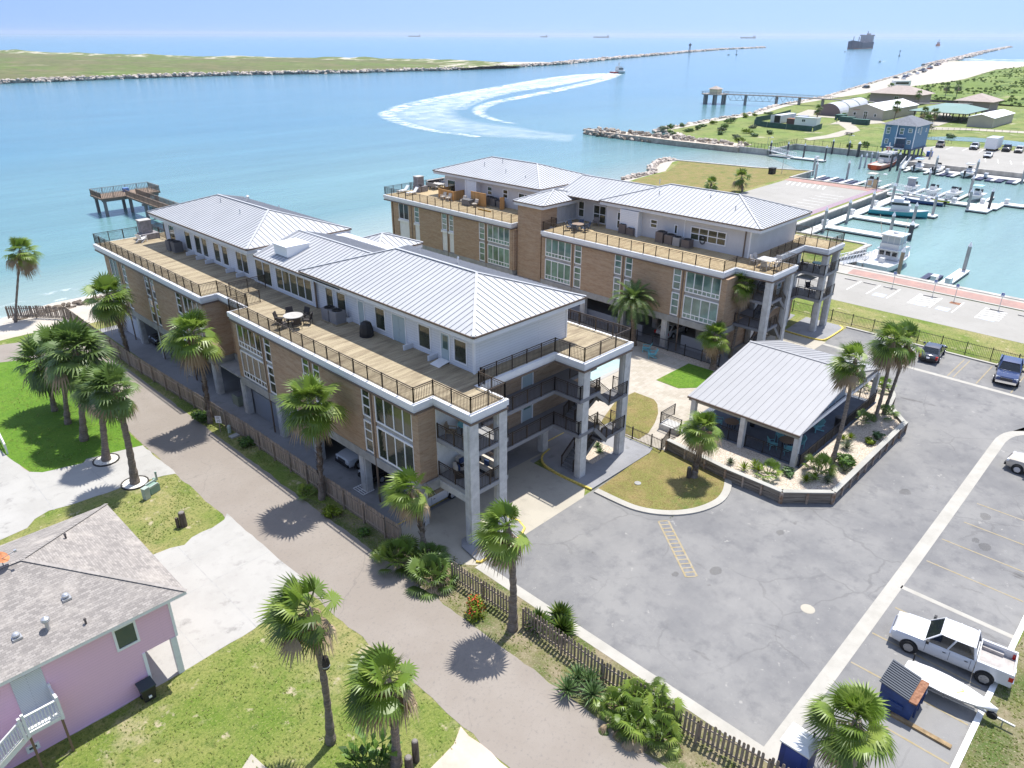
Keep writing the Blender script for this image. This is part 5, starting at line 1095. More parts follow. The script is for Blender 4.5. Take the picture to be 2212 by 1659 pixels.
spiky((-4.8, -13.2), .95, 4, 3, 'spiky yucca cluster by the lane left of the big palmetto thicket', n=60)
def leafy(base, r, h, n, seed, label, m=None, leaf=.13, cat='shrub', name='shrub', group=None, flowers=None, lobes=7):
 P = empty(name, (*base, 0), label, cat, group); rng = random.Random(seed); mb = MB(); fl = MB()
 cs = [(Vector((rng.uniform(-.55, .55) * r, rng.uniform(-.55, .55) * r, h * rng.uniform(.3, .75))), rng.uniform(.4, .65)) for _ in range(lobes)]
 for i in range(n):
  c, k = rng.choice(cs); v = Vector((rng.gauss(0, 1), rng.gauss(0, 1), rng.gauss(0, 1))).normalized()
  p = c + Vector((v.x * r * k, v.y * r * k, v.z * h * k * .7)) * rng.uniform(.55, 1.05); p.z = max(.04, p.z)
  a = rng.uniform(0, 6.283); u_ = Vector((math.cos(a), math.sin(a), rng.uniform(-.5, .6))); w_ = u_.cross(v).normalized(); s = leaf * rng.uniform(.6, 1.3)
  q = Vector((base[0], base[1], 0)) + p
  (fl if flowers and rng.random() < .22 and v.z > -.3 else mb).add([q - u_ * s, q + w_ * s * .45, q + u_ * s, q - w_ * s * .45], [(0, 1, 2, 3)])
 st_ = MB()
 for i in range(6): a = i * 1.05; st_.bar((base[0], base[1], 0), (base[0] + math.cos(a) * r * .4, base[1] + math.sin(a) * r * .4, h * .5), .03)
 mb.build('foliage', m or SHRUB, P); st_.build('stems', TRUNK, P)
 if fl.f: fl.build('flowers', flowers, P)
 return P
leafy((-4.75, -5.05), .72, 1.25, 1100, 5, 'small rounded shrub with red flowers beside the lane', LIME, .085, flowers=REDFL)
spiky((-2.25, -8.9), 1.05, 3, 9, 'bushy dark cycad inside the picket fence beside the parking lot', m=mat('cycad_leaf', (.05, .10, .012), .5, island=.4, trans=.2, col2=(.13, .17, .02)), name='cycad', cat='cycad', n=90, wd=.16, h=.25)
leafy((-5.0, 29.9), .95, .95, 900, 21, 'bright green weedy bush at the foot of the palm by the speed limit sign', leaf=.13)
leafy((-4.5, 23.1), .75, .6, 500, 22, 'low green bush against the fence near the meter lid')
palmetto((-4.9, 12.9), .95, 14, 23, 'young palmetto at the foot of the round palm by the fence')
leafy((-5.0, 9.4), .7, .75, 700, 24, 'light green bush on the verge past the round palm', LIME, .12)
leafy((-4.7, 6.0), .45, .5, 300, 25, 'small weed tuft at the fence beyond the light green bush')
def banana(base, label):
 P = empty('giant_lily', (*base, 0), label, 'plant'); rng = random.Random(6); mb = MB()
 for i in range(46):
  yaw = i * 2.39996; el = R(rng.uniform(25, 75)); b = Vector((base[0] + rng.uniform(-.7, .7), base[1] + rng.uniform(-.7, .7), rng.uniform(.1, .7)))
  d = Vector((math.cos(yaw) * math.cos(el), math.sin(yaw) * math.cos(el), math.sin(el))); s = Vector((-math.sin(yaw), math.cos(yaw), 0)); L_ = rng.uniform(.8, 1.3); mb.bar(b, b + d * L_ * .35, .04)
  q = b + d * L_ * .35; m1 = q + d * L_ * .35; t = q + d * L_ * .75 - Vector((0, 0, .2 * L_)); wv = .17 * L_
  mb.add([q, m1 + s * wv, m1 - Vector((0, 0, .03)), m1 - s * wv, t], [(0, 1, 2), (0, 2, 3), (1, 4, 2), (2, 4, 3)])
 mb.build('leaves', SHRUB, P)
banana((-14.9, -8.9), 'broad-leaved tropical plant at the foot of the skirted palm by the stumps')
# pavilion planter plants
N0 = set(COL.objects)
spiky((20.3, -7.7), .55, 1, 31, 'small grey agave at the left end of the pavilion planter', GREYG, name='agave', cat='agave', n=40)
spiky((20.6, -9.3), .75, 3, 32, 'bright green grassy clump in the planter left of the young palmetto', LIME, name='grass_clump', cat='plant', n=30, h=.2)
palmetto((20.7, -10.7), 1.25, 14, 33, 'young palmetto in the planter between the two front pavilion posts')
leafy((22.0, -11.6), .6, .5, 300, 34, 'dark low shrub in the planter near the corner post', YUCCA)
spiky((22.2, -13.4), .62, 2, 35, 'lime green clump at the planter corner', LIME, name='grass_clump', cat='plant', n=40, h=.15)
palmetto((23.7, -13.3), 1.5, 20, 36, 'larger palmetto by the foot of the tall planter palm', dead=1)
spiky((23.0, -14.3), .55, 1, 37, 'grey agave below the larger planter palmetto', GREYG, name='agave', cat='agave', n=40)
leafy((26.4, -14.2), .95, 1.0, 800, 38, 'rounded glossy shrub right of the tall planter palm', SHRUB, .16)
spiky((25.4, -14.6), .6, 1, 39, 'small agave beside the rounded glossy shrub', GREYG, name='agave', cat='agave', n=36)
spiky((29.0, -13.3), .85, 1, 40, 'pale spiky agave midway along the right side of the planter', GREYG, name='agave', cat='agave', n=50)
spiky((30.3, -12.9), .6, 2, 41, 'light green clump behind the pale spiky agave', LIME, name='grass_clump', cat='plant', n=36, h=.2)
leafy((31.3, -14.2), .55, .5, 280, 42, 'small lime shrub near the right planter wall', LIME)
palmetto((34.6, -12.6), 1.1, 14, 43, 'palmetto under the left palm of the planter pair', m=LEAF2)
palmetto((37.3, -13.4), 1.1, 14, 44, 'palmetto under the right palm of the planter pair', m=LEAF2)
palmetto((41.3, -9.8), 1.1, 12, 45, 'upright palmetto behind the pavilion rear fence')
palmetto((42.6, -11.2), 1.2, 14, 46, 'palmetto at the rear post of the pavilion')
leafy((32.6, -14.3), .5, .6, 240, 47, 'dark shrub near the right end of the planter', YUCCA)
for o in [x for x in COL.objects if x not in N0 and x.parent is None]: o.location.z = .62
spiky((15.8, 1.9), .6, 1, 48, 'small spiky plant in the gravel bed under the stair', name='yucca', n=40)
spiky((15.2, 1.2), .55, 1, 49, 'green tuft in the gravel bed beside the tall column', name='yucca', n=40)

# ------------------------------------------------------------------ fences, pavilion, pink house, street furniture
def picket_fence(pts, label, gap, h, wd=.14, rails_out=1, lean=.02):
 P = empty('picket_fence', (*pts[0], 0), label, 'fence'); rng = random.Random(len(pts) * 7 + int(gap * 100)); pk = MB(); rl = MB(); po = []
 for (a, b) in zip(pts, pts[1:]):
  a, b = Vector(a), Vector(b); L_ = (b - a).length; d = (b - a) / L_; n = Vector((-d.y, d.x)); yaw = math.degrees(math.atan2(d.y, d.x)); k = int(L_ / (wd + gap))
  for i in range(k):
   p = a + d * (i + .5) * (wd + gap); hh = h + rng.uniform(-.04, .04); o = n * (.045 if i % 2 and gap < .05 else .03)
   x, y = p.x + o.x, p.y + o.y; t0 = rng.uniform(-lean, lean); c, s = d.x * wd / 2, d.y * wd / 2; nx, ny = n.x * .01, n.y * .01
   def V(u, z, v): return (x + c * u + nx * v + d.x * t0 * z, y + s * u + ny * v + d.y * t0 * z, z)
   pr = [(-1, .06), (1, .06), (1, hh - .07), (.5, hh), (-.5, hh), (-1, hh - .07)]
   vs = [V(u, z, -1) for u, z in pr] + [V(u, z, 1) for u, z in pr]
   pk.add(vs, [(0, 1, 2, 3, 4, 5), (11, 10, 9, 8, 7, 6)] + [(j, j + 6, (j + 1) % 6 + 6, (j + 1) % 6) for j in range(6)])
  for z in (.35, h - .35): rl.bar((a.x, a.y, z), (b.x, b.y, z), .045, .09)
  m = max(1, int(L_ / 2.4))
  for i in range(m + 1): q = a + d * L_ * i / m - n * .07; po.append((q.x, q.y))
 pk.build('pickets', WOOD_F, P); rl.build('rail', WOOD_F, P)
 for q in po: MB().box(q[0] - .05, q[1] - .05, 0, q[0] + .05, q[1] + .05, h - .12).build('post', WOOD_F, P)
 return P
picket_fence([(-4.85, 66.2), (-4.9, 46.5), (-4.25, 30), (-3.95, 24), (-3.85, 4.7), (-3.75, 3.0)], 'long grey picket fence between the lane and the near condominium', .02, 1.75)
picket_fence([(-9.6, 71.4), (-7.2, 69.2), (-4.9, 66.25)], 'short leaning picket fence along the beach beside the lone palm', .05, 1.6, lean=.05)
picket_fence([(-3.6, -1.9), (-3.4, -7.0)], 'gapped grey picket fence from the palmettos to the fan palm by the lane', .09, 1.55)
picket_fence([(-3.35, -7.75), (-3.4, -13.6), (-3.1, -19), (-2.6, -22.4), (-2.3, -30)], 'gapped picket fence running past the palmetto thicket to the lot corner', .09, 1.55)
def metal_fence(pts, z, label, h=1.15, m=None, gap=.13, post=2.0, name='metal_fence'):
 P = empty(name, (*pts[0], 0), label, 'fence'); 
 pn = MB(); rl = MB()
 for (a, b) in zip(pts, pts[1:]):
  a, b = Vector(a), Vector(b); L_ = (b - a).length; d = (b - a) / L_
  for zz in (z + .12, z + h - .12): pn.bar((*a, zz), (*b, zz), .035, .04)
  k = int(L_ / gap)
  for i in range(1, k): p = a + d * L_ * i / k; pn.bar((p.x, p.y, z + .08), (p.x, p.y, z + h), .022, .022)
  n = max(1, round(L_ / post))
  for i in range(n + 1): p = a + d * L_ * i / n; MB().box(p.x - .04, p.y - .04, z, p.x + .04, p.y + .04, z + h + .08).build('post', m or IRON_K, P)
 pn.build('bars', m or IRON_K, P); return P
metal_fence([(19.0, 4.5), (19.0, -1.2), (18.95, -2.2), (20.9, -1.7), (22.2, -1.9)], .02, 'bronze metal fence and gate between the front lawn and the pool court', m=IRON)
metal_fence([(37.55, 3.2), (37.55, 34)], .02, 'dark metal fence between the pool court and the far carport', h=1.3)
metal_fence([(59.6, -70), (59.6, 8)], 0, 'long black metal fence on the grass strip above the marina parking', h=1.35, gap=.16, post=2.4)
# pavilion
V_ = empty('pavilion', (31, -6.6), 'open pavilion with a grey metal gable roof on concrete posts', 'pavilion')
MB().box(23.55, -11.75, 0, 39.3, -1.6, .55).build('floor_base', CONC, V_); MB().box(23.4, -11.85, .552, 39.4, -1.5, .66).build('floor_deck', mat('blue_grey_floor', (.115, .135, .175), .75, var=(1.2, .15)), V_)
for x, y in ((23.45, -11.35), (23.3, -6.9), (23.3, -2.35), (31.0, -2.1), (39.45, -11.4), (39.45, -2.2)):
 mb = MB(); mb.box(x - .22, y - .2, 0, x + .22, y + .2, 3.45 if x < 30 else 3.4); mb.box(x - .4, y - .4, 0, x + .4, y + .4, .35); mb.build('post', CONC, V_)
xe, xr, xb, y0, y1, z0, z1, z2 = 23.1, 33.3, 40.0, -11.6, -1.75, 3.55, 5.55, 3.75
mb = MB(); mb.add([(xe, y0, z0), (xr, y0, z1), (xr, y1, z1), (xe, y1, z0), (xb, y1, z2), (xb, y0, z2), (xe, y0, z0 - .1), (xr, y0, z1 - .12), (xr, y1, z1 - .12), (xe, y1, z0 - .1), (xb, y1, z2 - .1), (xb, y0, z2 - .1)],
   [(0, 1, 2, 3), (1, 5, 4, 2), (9, 8, 7, 6), (8, 10, 11, 7), (0, 3, 9, 6), (5, 11, 10, 4), (0, 6, 7, 1), (1, 7, 11, 5), (3, 2, 8, 9), (2, 4, 10, 8)]); rf = mb.build('roof', mat('pavilion_roof', (.31, .31, .315), .5, var=(.4, .04)), V_)
sm = MB(); y = y0 + .03
while y < y1 + .05: sm.bar((xe, y, z0 + .015), (xr, y, z1 + .015), .03, .035); sm.bar((xb, y, z2 + .015), (xr, y, z1 + .015), .03, .035); y += .6
sm.build('standing_seam', mat('pavilion_seam', (.28, .28, .29), .5), rf)
MB().bar((xr, y0 - .02, z1 + .02), (xr, y1 + .02, z1 + .02), .3, .05).build('ridge_cap', rf.data.materials[0], rf)
MB().box(xe + .05, y0 + .1, z0 - .38, xe + .3, y1 - .1, z0 - .11).build('eave_beam', mat('khaki_beam', (.30, .28, .23), .7), V_)
MB().box(xe - .06, y0, z0 - .16, xe + .04, y1, z0 - .02).build('gutter', BROWNTRIM, V_)
MB().box(36.9, y0 + .2, z2 - .4, xb - .1, y0 + .45, z2 - .11).build('side_beam', TRIM, V_)
MB().box(23.5, y0 + .25, z0 - .4, 39.3, y0 + .4, z0 - .12).build('side_beam', TRIM, V_)
MB().box(31.4, -9.2, .66, 38.9, -2.0, 3.6).build('store_room', mat('pavilion_wall', (.55, .60, .64), .7), V_)
door(V_, 'y', -9.2, 35.0, 36.6, .68, 2.8, double=True, m=mat('pale_blue_door', (.45, .58, .66), .5)); door(V_, 'y', -9.2, 33.4, 34.3, .68, 2.8)
rail('railing', [(39.2, -11.75), (23.55, -11.75), (23.55, -2.6)], .66, V_, h=1.05, gap=.11, m=IRON_K); rail('railing', [(39.3, -11.7), (39.3, -9)], .66, V_, h=1.2, gap=.14, m=IRON_K)
MB().box(22.2, -2.0, 0, 23.5, .2, .5).build('entry_step', CONC, V_); rail('railing', [(22.3, -1.9), (22.3, .15), (24.5, .15)], .5, V_, m=IRON_K)
# timber planter round it
PL = [(19.55, -2.4), (18.95, -8.1), (18.95, -12.6), (21.5, -15.3), (36.6, -15.3), (39.3, -13.0), (41.6, -12.6), (43.6, -11.6), (44.2, -8.0), (43.0, -5.5)]
o = MB().prism(PL + [(39.4, -5.5), (39.4, -11.9), (23.4, -11.9), (23.4, -2.4)], 0, .62).build('planter_gravel', GRAVEL); o['kind'] = 'structure'; tri(o)
TW = empty('timber_planter_wall', (21.5, -15.3), 'weathered timber retaining wall with posts round the pavilion planter', 'retaining wall')
TIMB = mat('planter_timber', (.215, .165, .12), .9, var=(1.1, .45, (.33, .29, .235)), stretch=(.35, .35, 6)); TIMC = mat('timber_cap', (.37, .36, .32), .85, var=(1, .15), stretch=(.3, .3, 1)); TIMR = mat('timber_post', (.30, .17, .09), .9, island=.5, var=(2, .3, (.42, .36, .30)))
for i, (a, b) in enumerate(zip(PL, PL[1:])):
 a, b = Vector(a), Vector(b); L_ = (b - a).length; d = (b - a) / L_; n = Vector((d.y, -d.x))
 if n.dot(Vector((31, -7)) - (a + b) / 2) > 0: n = -n
 hh = .98 if i < 4 else .8
 mb = MB()
 for j in range(4):
  z = .02 + j * hh / 4.0; q = n * (.02 * (j % 2)); mb.bar((a.x + q.x, a.y + q.y, z + hh / 8), (b.x + q.x, b.y + q.y, z + hh / 8), .14, hh / 4 - .03)
 mb.build('timbers', TIMB, TW)
 MB().bar((*a, hh + .03), (*b, hh + .03), .42, .06).build('cap_board', TIMC, TW)
 m = max(1, int(L_ / 1.5))
 for k in range(m + 1): q = a + d * L_ * k / m + n * .13; MB().box(q.x - .07, q.y - .07, 0, q.x + .07, q.y + .07, hh - .02).build('post', TIMR, TW)
# pink house
PH = empty('pink_house', (-24, 8), 'pink house with a brown shingle hip roof and white outside stair', 'house')
PINK = brick_mat('pink_siding', (.84, .53, .66), (.83, .52, .65), (.74, .46, .575), 400, .17, .010, rough=.6, bumps=.35)
SHING = brick_mat('shingle_roof', (.345, .315, .285), (.225, .205, .188), (.185, .17, .155), .24, .115, .008, mode='decky', rough=.9, noise_col=(.42, .38, .335), nscale=(.7, .7, 1), namt=(.5, .75), bumps=.5)
def shing(dirn): return SHING if dirn == 'y' else SHING2
SHING2 = brick_mat('shingle_roof_side', (.345, .315, .285), (.225, .205, .188), (.185, .17, .155), .24, .115, .008, mode='deckx', rough=.9, noise_col=(.42, .38, .335), nscale=(.7, .7, 1), namt=(.5, .75), bumps=.5)
MB().box(-60, 3.05, 2.5, -18.45, 12.95, 5.25).build('upper_wall', PINK, PH); MB().box(-60, 3.054, 0, -20.2, 12.9, 2.496).build('lower_wall', PINK, PH)
MB().box(-20.19, 3.2, 0, -20.1, 12.8, 2.49).build('carport_wall', W_PAINT, PH); MB().box(-20.25, 3.0, .02, -20.1, 3.18, 2.5).build('corner_trim', TRIM, PH); MB().box(-18.53, 3.0, 2.5, -18.4, 3.2, 5.2).build('corner_trim', TRIM, PH)
for y in (3.15, 8, 12.7): MB().box(-18.8, y - .13, 0, -18.5, y + .13, 2.49).build('carport_post', W_PAINT, PH)
ez, rz_ = 5.3, 7.35; x1, ya, yb = -17.65, 2.5, 13.5; xm_ = -23.15; ym = 8.0
mb = MB(); mb.add([(-60, ya, ez), (x1, ya, ez), (xm_, ym, rz_), (-60, ym, rz_)], [(0, 1, 2, 3)]); mb.add([(-60, yb, ez), (x1, yb, ez), (xm_, ym, rz_), (-60, ym, rz_)], [(3, 2, 1, 0)]); mb.build('roof', SHING2, PH)
mb = MB(); mb.face((x1, ya, ez), (x1, yb, ez), (xm_, ym, rz_)); mb.build('roof', SHING, PH)
HIPC = mat('hip_shingle', (.30, .275, .25), .9, island=.12)
mb = MB()
for a, b in (((x1, ya, ez), (xm_, ym, rz_)), ((x1, yb, ez), (xm_, ym, rz_)), ((xm_, ym, rz_), (-60, ym, rz_))):
 a, b = Vector(a), Vector(b); n = int((b - a).length / .22)
 for i in range(n): p, q = a.lerp(b, i / n), a.lerp(b, (i + 1.1) / n); mb.bar(p + Vector((0, 0, .02)), q + Vector((0, 0, .04)), .19, .025)
mb.build('hip_cap', HIPC, PH)
mb = MB(); mb.box(-60, ya + .02, ez - .2, x1 - .02, yb - .02, ez - .012); mb.build('eave_board', W_PAINT, PH)
f = window(PH, 'y', 3.05, -21.25, -20.15, 3.35, 4.75, 1, gm=mat('house_glass', (.06, .085, .085), .05, spec=.7), trim=.11)
window(PH, 'y', 3.05, -25.95, -25.4, .35, .75, 1, gm=mat('house_glass', (.06, .085, .085), .05))
MB().box(-25.6, 3.0, 2.45, -24.35, 3.08, 4.7).build('door', brick_mat('ribbed_door', (.66, .68, .70), (.66, .68, .70), (.48, .50, .53), 6, .09, .02, rough=.5), PH)
# outside stair
ST = MB(); ST.box(-25.7, 1.9, 2.25, -24.3, 3.04, 2.45); 
for i in range(12): ST.box(-25.72 - .3 * (i + 1), 2.0, 2.25 - .19 * (i + 1), -25.72 - .3 * i + .03, 3.0, 2.31 - .19 * (i + 1))
st_ = ST.build('stair', W_PAINT, PH)
mb = MB()
for yy in (1.95, 3.0): mb.bar((-25.7, yy, 2.3), (-29.4, yy, -.05), .05, .28)
mb.build('stringer', W_PAINT, st_)
def white_rail(P, a, b, h=1.0):
 mb = MB(); a, b = Vector(a), Vector(b); u = Vector((0, 0, 1)); mb.bar(a + u * h, b + u * h, .1, .06); mb.bar(a + u * .14, b + u * .14, .06, .05); k = int((b - a).length / .13)
 for i in range(1, k): q = a.lerp(b, i / k); mb.bar(q + u * .14, q + u * h, .035, .035)
 for q in (a, b): mb.bar(q - u * .2, q + u * (h + .18), .12, .12)
 return mb.build('railing', W_PAINT, P)
white_rail(st_, (-24.3, 1.9, 2.45), (-25.7, 1.9, 2.45)); white_rail(st_, (-24.303, 2.05, 2.45), (-24.303, 2.98, 2.45)); white_rail(st_, (-25.86, 1.893, 2.35), (-29.3, 1.893, .1)); 
for x, y in ((-24.35, 1.92), (-25.68, 1.92)): MB().box(x - .05, y + .04, 0, x + .05, y + .14, 2.24).build('stair_post', mat('bare_post', (.20, .13, .08), .9), st_)
# roof fittings of the pink house
def on_roof(x, y): return ez + (rz_ - ez) * min(1, (y - ya) / (ym - ya), (yb - y) / (yb - ym), (x1 - x) / (x1 - xm_))
for x, y in ((-22.3, 5.0), (-24.7, 4.2), (-25.9, 8.6)):
 mb = MB(); z = on_roof(x, y); mb.box(x - .2, y - .2, z - .05, x + .2, y + .2, z + .05); mb.lathe((x, y, z), [(.1, .0), (.12, .12), (.17, .13), (.17, .2), (.1, .27), (.01, .29)], 12); mb.build('roof_ventilator', GALV, PH, smooth=False)
x, y = -23.5, 3.9; z = on_roof(x, y); mb = MB(); mb.cyl((x, y, z - .1), (x, y, z + .42), .09); mb.lathe((x, y, z + .4), [(.09, 0), (.17, .05), (.2, .14), (.17, .24), (.02, .34)], 12); mb.build('chimney_flue', GALV, PH)
for x, y in ((-22.1, 3.3), (-20.8, 9.7)):
 z = on_roof(x, y); mb = MB(); mb.cyl((x, y, z - .1), (x, y, z + .25), .05, n=8); mb.cyl((x, y, z + .25), (x, y, z + .33), .08, .05, n=8); mb.build('vent_pipe', mat('dark_pipe', (.1, .085, .08), .6), PH)
SD = empty('satellite_dish', (-23.9, 8.1, 7.35), 'rusty orange satellite dish on the pink house roof ridge', 'satellite dish'); mb = MB()
prof = []
dm = MB()
for i in range(5):
 r = .09 * i + .001
 for j in range(16): a = j * .3927; dm.v.append((r * math.cos(a), r * math.sin(a), r * r * .55))
for i in range(4):
 for j in range(16): dm.f.append((i * 16 + j, i * 16 + (j + 1) % 16, (i + 1) * 16 + (j + 1) % 16, (i + 1) * 16 + j)); dm.m.append(0)
dm.xf(Matrix.Translation((-23.9, 8.05, 7.85)) @ Matrix.Rotation(R(-40), 4, 'Z') @ Matrix.Rotation(R(35), 4, 'Y')); dm.build('dish', mat('rusty_orange', (.52, .20, .08), .7, var=(3, .35)), SD, smooth=True)
mb.bar((-23.9, 8.1, 7.3), (-23.9, 8.06, 7.82), .05); mb.bar((-23.9, 8.05, 7.8), (-23.3, 7.7, 8.15), .03); mb.box(-23.37, 7.64, 8.1, -23.25, 7.76, 8.22); mb.build('mast', GALV, SD)
BN = empty('wheeled_bin', (-20.55, 2.55), 'black wheeled rubbish bin against the pink wall', 'rubbish bin'); mb = MB(); mb.add([(-20.85, 2.3, .1), (-20.3, 2.3, .1), (-20.3, 2.8, .1), (-20.85, 2.8, .1), (-20.92, 2.2, .95), (-20.22, 2.2, .95), (-20.22, 2.88, .95), (-20.92, 2.88, .95)], [(0, 3, 2, 1), (4, 5, 6, 7), (0, 1, 5, 4), (1, 2, 6, 5), (2, 3, 7, 6), (3, 0, 4, 7)]); mb.build('body', BLACKP, BN)
mb = MB(); mb.box(-20.95, 2.16, .953, -20.19, 2.95, 1.03); mb.build('lid', mat('bin_lid', (.03, .05, .06), .4), BN)
for x in (-20.85, -20.3): MB().cyl((x - .04, 2.8, .12), (x + .04, 2.8, .12), .12, n=12).build('wheel', RUBBER, BN)
MB().box(-20.65, 2.19, .35, -20.5, 2.23, .48).build('sticker', TRIM, BN)
# the neighbour's white rail at the left edge
NR = empty('white_guardrail', (-18.4, 38), 'white painted railing at the left edge of the green lawn', 'railing'); mb = MB()
mb.bar((-18.2, 41.5, .9), (-18.7, 35.6, .9), .1, .12); mb.bar((-18.2, 41.5, .45), (-18.7, 35.6, .45), .06, .08); mb.build('rail', W_PAINT, NR)
for i in range(6): x, y = -18.2 - .1 * i, 41.5 - 1.18 * i; MB().box(x - .06, y - .06, 0, x + .06, y + .06, .95).build('post', W_PAINT, NR)
# utility boxes, stumps, signs
GRNU = mat('utility_green', (.22, .33, .27), .55); GRYU = mat('utility_grey_green', (.36, .42, .37), .6)
U = empty('utility_cabinet', (-13.35, 21.0), 'narrow upright grey-green cabinet nearest the pink house roof', 'utility box'); MB().obox((-13.35, 21.0, 0), 20, .42, .36, .85, z0=.05).build('body', GRYU, U); MB().obox((-13.35, 21.0, 0), 20, .46, .4, .06, z0=.904).build('lid', GRYU, U)
U = empty('transformer_box', (-12.65, 21.6), 'squat green transformer box with an open-topped lid beside the pebble bed', 'utility box'); MB().obox((-12.65, 21.6, 0), 20, .8, .62, .55, z0=.05).build('body', GRNU, U)
mb = MB(); mb.obox((-12.65, 21.9, 0), 20, .84, .1, .14, z0=.604); mb.obox((-12.65, 21.3, 0), 20, .84, .1, .14, z0=.604); mb.build('lid', GRYU, U)
U = empty('cable_pedestal', (-12.2, 22.35), 'small round green cable pedestal behind the transformer box', 'utility box'); MB().lathe((-12.2, 22.35, 0), [(.13, 0), (.13, .6), (.08, .68), (.01, .7)], 10).build('body', GRNU, U); MB().lathe((-12.2, 22.35, 0), [(.14, .42), (.145, .46)], 10).build('band', GRYU, U)
U = empty('marker_post', (-11.8, 23.05), 'thin grey marker post on the grass corner by the lane', 'post'); MB().box(-11.86, 23.0, 0, -11.74, 23.1, .75).build('post', GRYU, U); MB().box(-11.87, 22.99, .62, -11.73, 23.11, .72).build('cap', GRNU, U)
U = empty('cable_pedestal', (-4.35, 26.1), 'pale green cable pedestal beside the picket fence', 'utility box'); MB().lathe((-4.35, 26.1, 0), [(.15, 0), (.15, .62), (.1, .72), (.01, .74)], 10).build('body', GRYU, U); MB().lathe((-4.35, 26.1, 0), [(.16, .4), (.162, .46)], 10).build('band', GRNU, U)
tag(MB().obox((-4.4, 25.2, 0), 5, .75, .55, .12, z0=0).build('meter_lid', CONCP), 'pale concrete meter lid on the verge beside the fence', 'utility lid')
SG = empty('speed_limit_sign', (-4.85, 26.75), 'small white speed limit sign reading 10 on the verge', 'road sign'); MB().box(-4.88, 26.72, 0, -4.82, 26.78, 1.0).build('post', mat('sign_post_wood', (.3, .24, .18), .8), SG)
sy = -52; ca, sa = math.cos(R(sy)), math.sin(R(sy))
pl = MB().obox((-4.88, 26.71, 1.25), sy, .52, .02, .66, 0).build('panel', W_PAINT, SG)
def text_on(parent, s, loc, yaw, size, m, name='lettering', tilt=90, ext=.004, flat=False):
 c = bpy.data.curves.new(name, 'FONT'); c.body = s; c.size = size; c.align_x = 'CENTER'; c.align_y = 'CENTER'; c.extrude = ext
 t = bpy.data.objects.new(name, c); COL.objects.link(t); dg = bpy.context.evaluated_depsgraph_get(); me = bpy.data.meshes.new_from_object(t.evaluated_get(dg)); bpy.data.objects.remove(t)
 M_ = Matrix.Translation(loc) @ Matrix.Rotation(R(yaw), 4, 'Z') @ (Matrix.Rotation(R(tilt), 4, 'X') if tilt else Matrix.Identity(4)); me.transform(M_)
 q = Vector((0, 0, 0)); o = parent
 while o is not None: q += Vector(o.location); o = o.parent
 me.transform(Matrix.Translation(-q)); me.materials.clear(); me.materials.append(m); o = bpy.data.objects.new(name, me); COL.objects.link(o); o.parent = parent; return o
nx, ny = -math.sin(R(sy)), math.cos(R(sy)); fx, fy = -4.88 - nx * -.014, 26.71 - ny * -.014
fx, fy = -4.88 + (nx * .014 if (nx * (-27 + 4.9) + ny * (-30 - 26.7)) > 0 else -nx * .014), 26.71 + (ny * .014 if (nx * (-27 + 4.9) + ny * (-30 - 26.7)) > 0 else -ny * .014)
text_on(SG, 'SPEED', (fx, fy, 1.48), sy, .13, BLACKP); text_on(SG, 'LIMIT', (fx, fy, 1.35), sy, .13, BLACKP); text_on(SG, '10', (fx, fy, 1.12), sy, .36, BLACKP)
PILE = mat('old_piling_wood', (.10, .08, .065), .95, var=(5, .4), stretch=(1, 1, .3), bump=(9, .7, .05))
def stump(x, y, r, h, label, extra=None):
 P = empty('wood_piling', (x, y), label, 'wood post', 'cut wooden pilings'); mb = MB(); mb.lathe((x, y, 0), [(r * 1.02, 0), (r, h * .5), (r * .96, h - .05), (r * .85, h)], 12); mb.build('post', PILE, P)
 MB().lathe((x, y, h), [(r * .82, 0.004), (r * .6, .05), (.02, .07)], 10).build('cap', mat('piling_top', (.22, .20, .18), .9), P)
 if extra: MB().obox((x - .35, y + .1, 0), 30, .14, .2, h * .7).xf(Matrix.Translation((0, 0, h * .35))).build('side_board', PILE, P)
stump(-12.9, 15.8, .24, 1.15, 'dark piling standing alone on the worn grass beyond the pink roof', True)
stump(-13.25, -10.1, .17, 1.35, 'taller dark piling at the yard corner by the lane', None)
stump(-13.75, -10.2, .2, .8, 'shorter grey-topped piling beside the taller one', None)
stump(17.05, -6.0, .17, 1.0, 'dark piling leaning beside the palm on the dry front lawn', None)
BX = empty('owl_box', (-15.3, -6.5, 5.0), 'dark barrel-shaped nest box strapped to the wind-bent palm trunk', 'nest box'); MB().lathe((-15.28, -6.5, 4.75), [(.1, 0), (.19, .1), (.21, .4), (.17, .7), (.02, .82)], 10).build('box', mat('nest_box', (.045, .035, .03), .8), BX); MB().lathe((-15.28, -6.5, 4.75), [(.2, .2), (.215, .21), (.215, .26), (.2, .27)], 10).build('strap', GALV, BX)
mb = MB(); mb.lathe((13.6, -3.7, .1), [(.26, 0), (.26, .05), (.02, .06)], 12); tag(mb.build('manhole_cover', CONC_D), 'small round concrete cover in the dry front lawn', 'manhole cover')
mb = MB(); mb.box(12.65, -8.32, .016, 12.67, -8.3, .02); 
tag(MB().lathe((9.6, -18.9, .01), [(.42, 0), (.4, .012), (.02, .014)], 16).build('manhole_cover', CONCB), 'pale round manhole cover set in the asphalt lot', 'manhole cover')

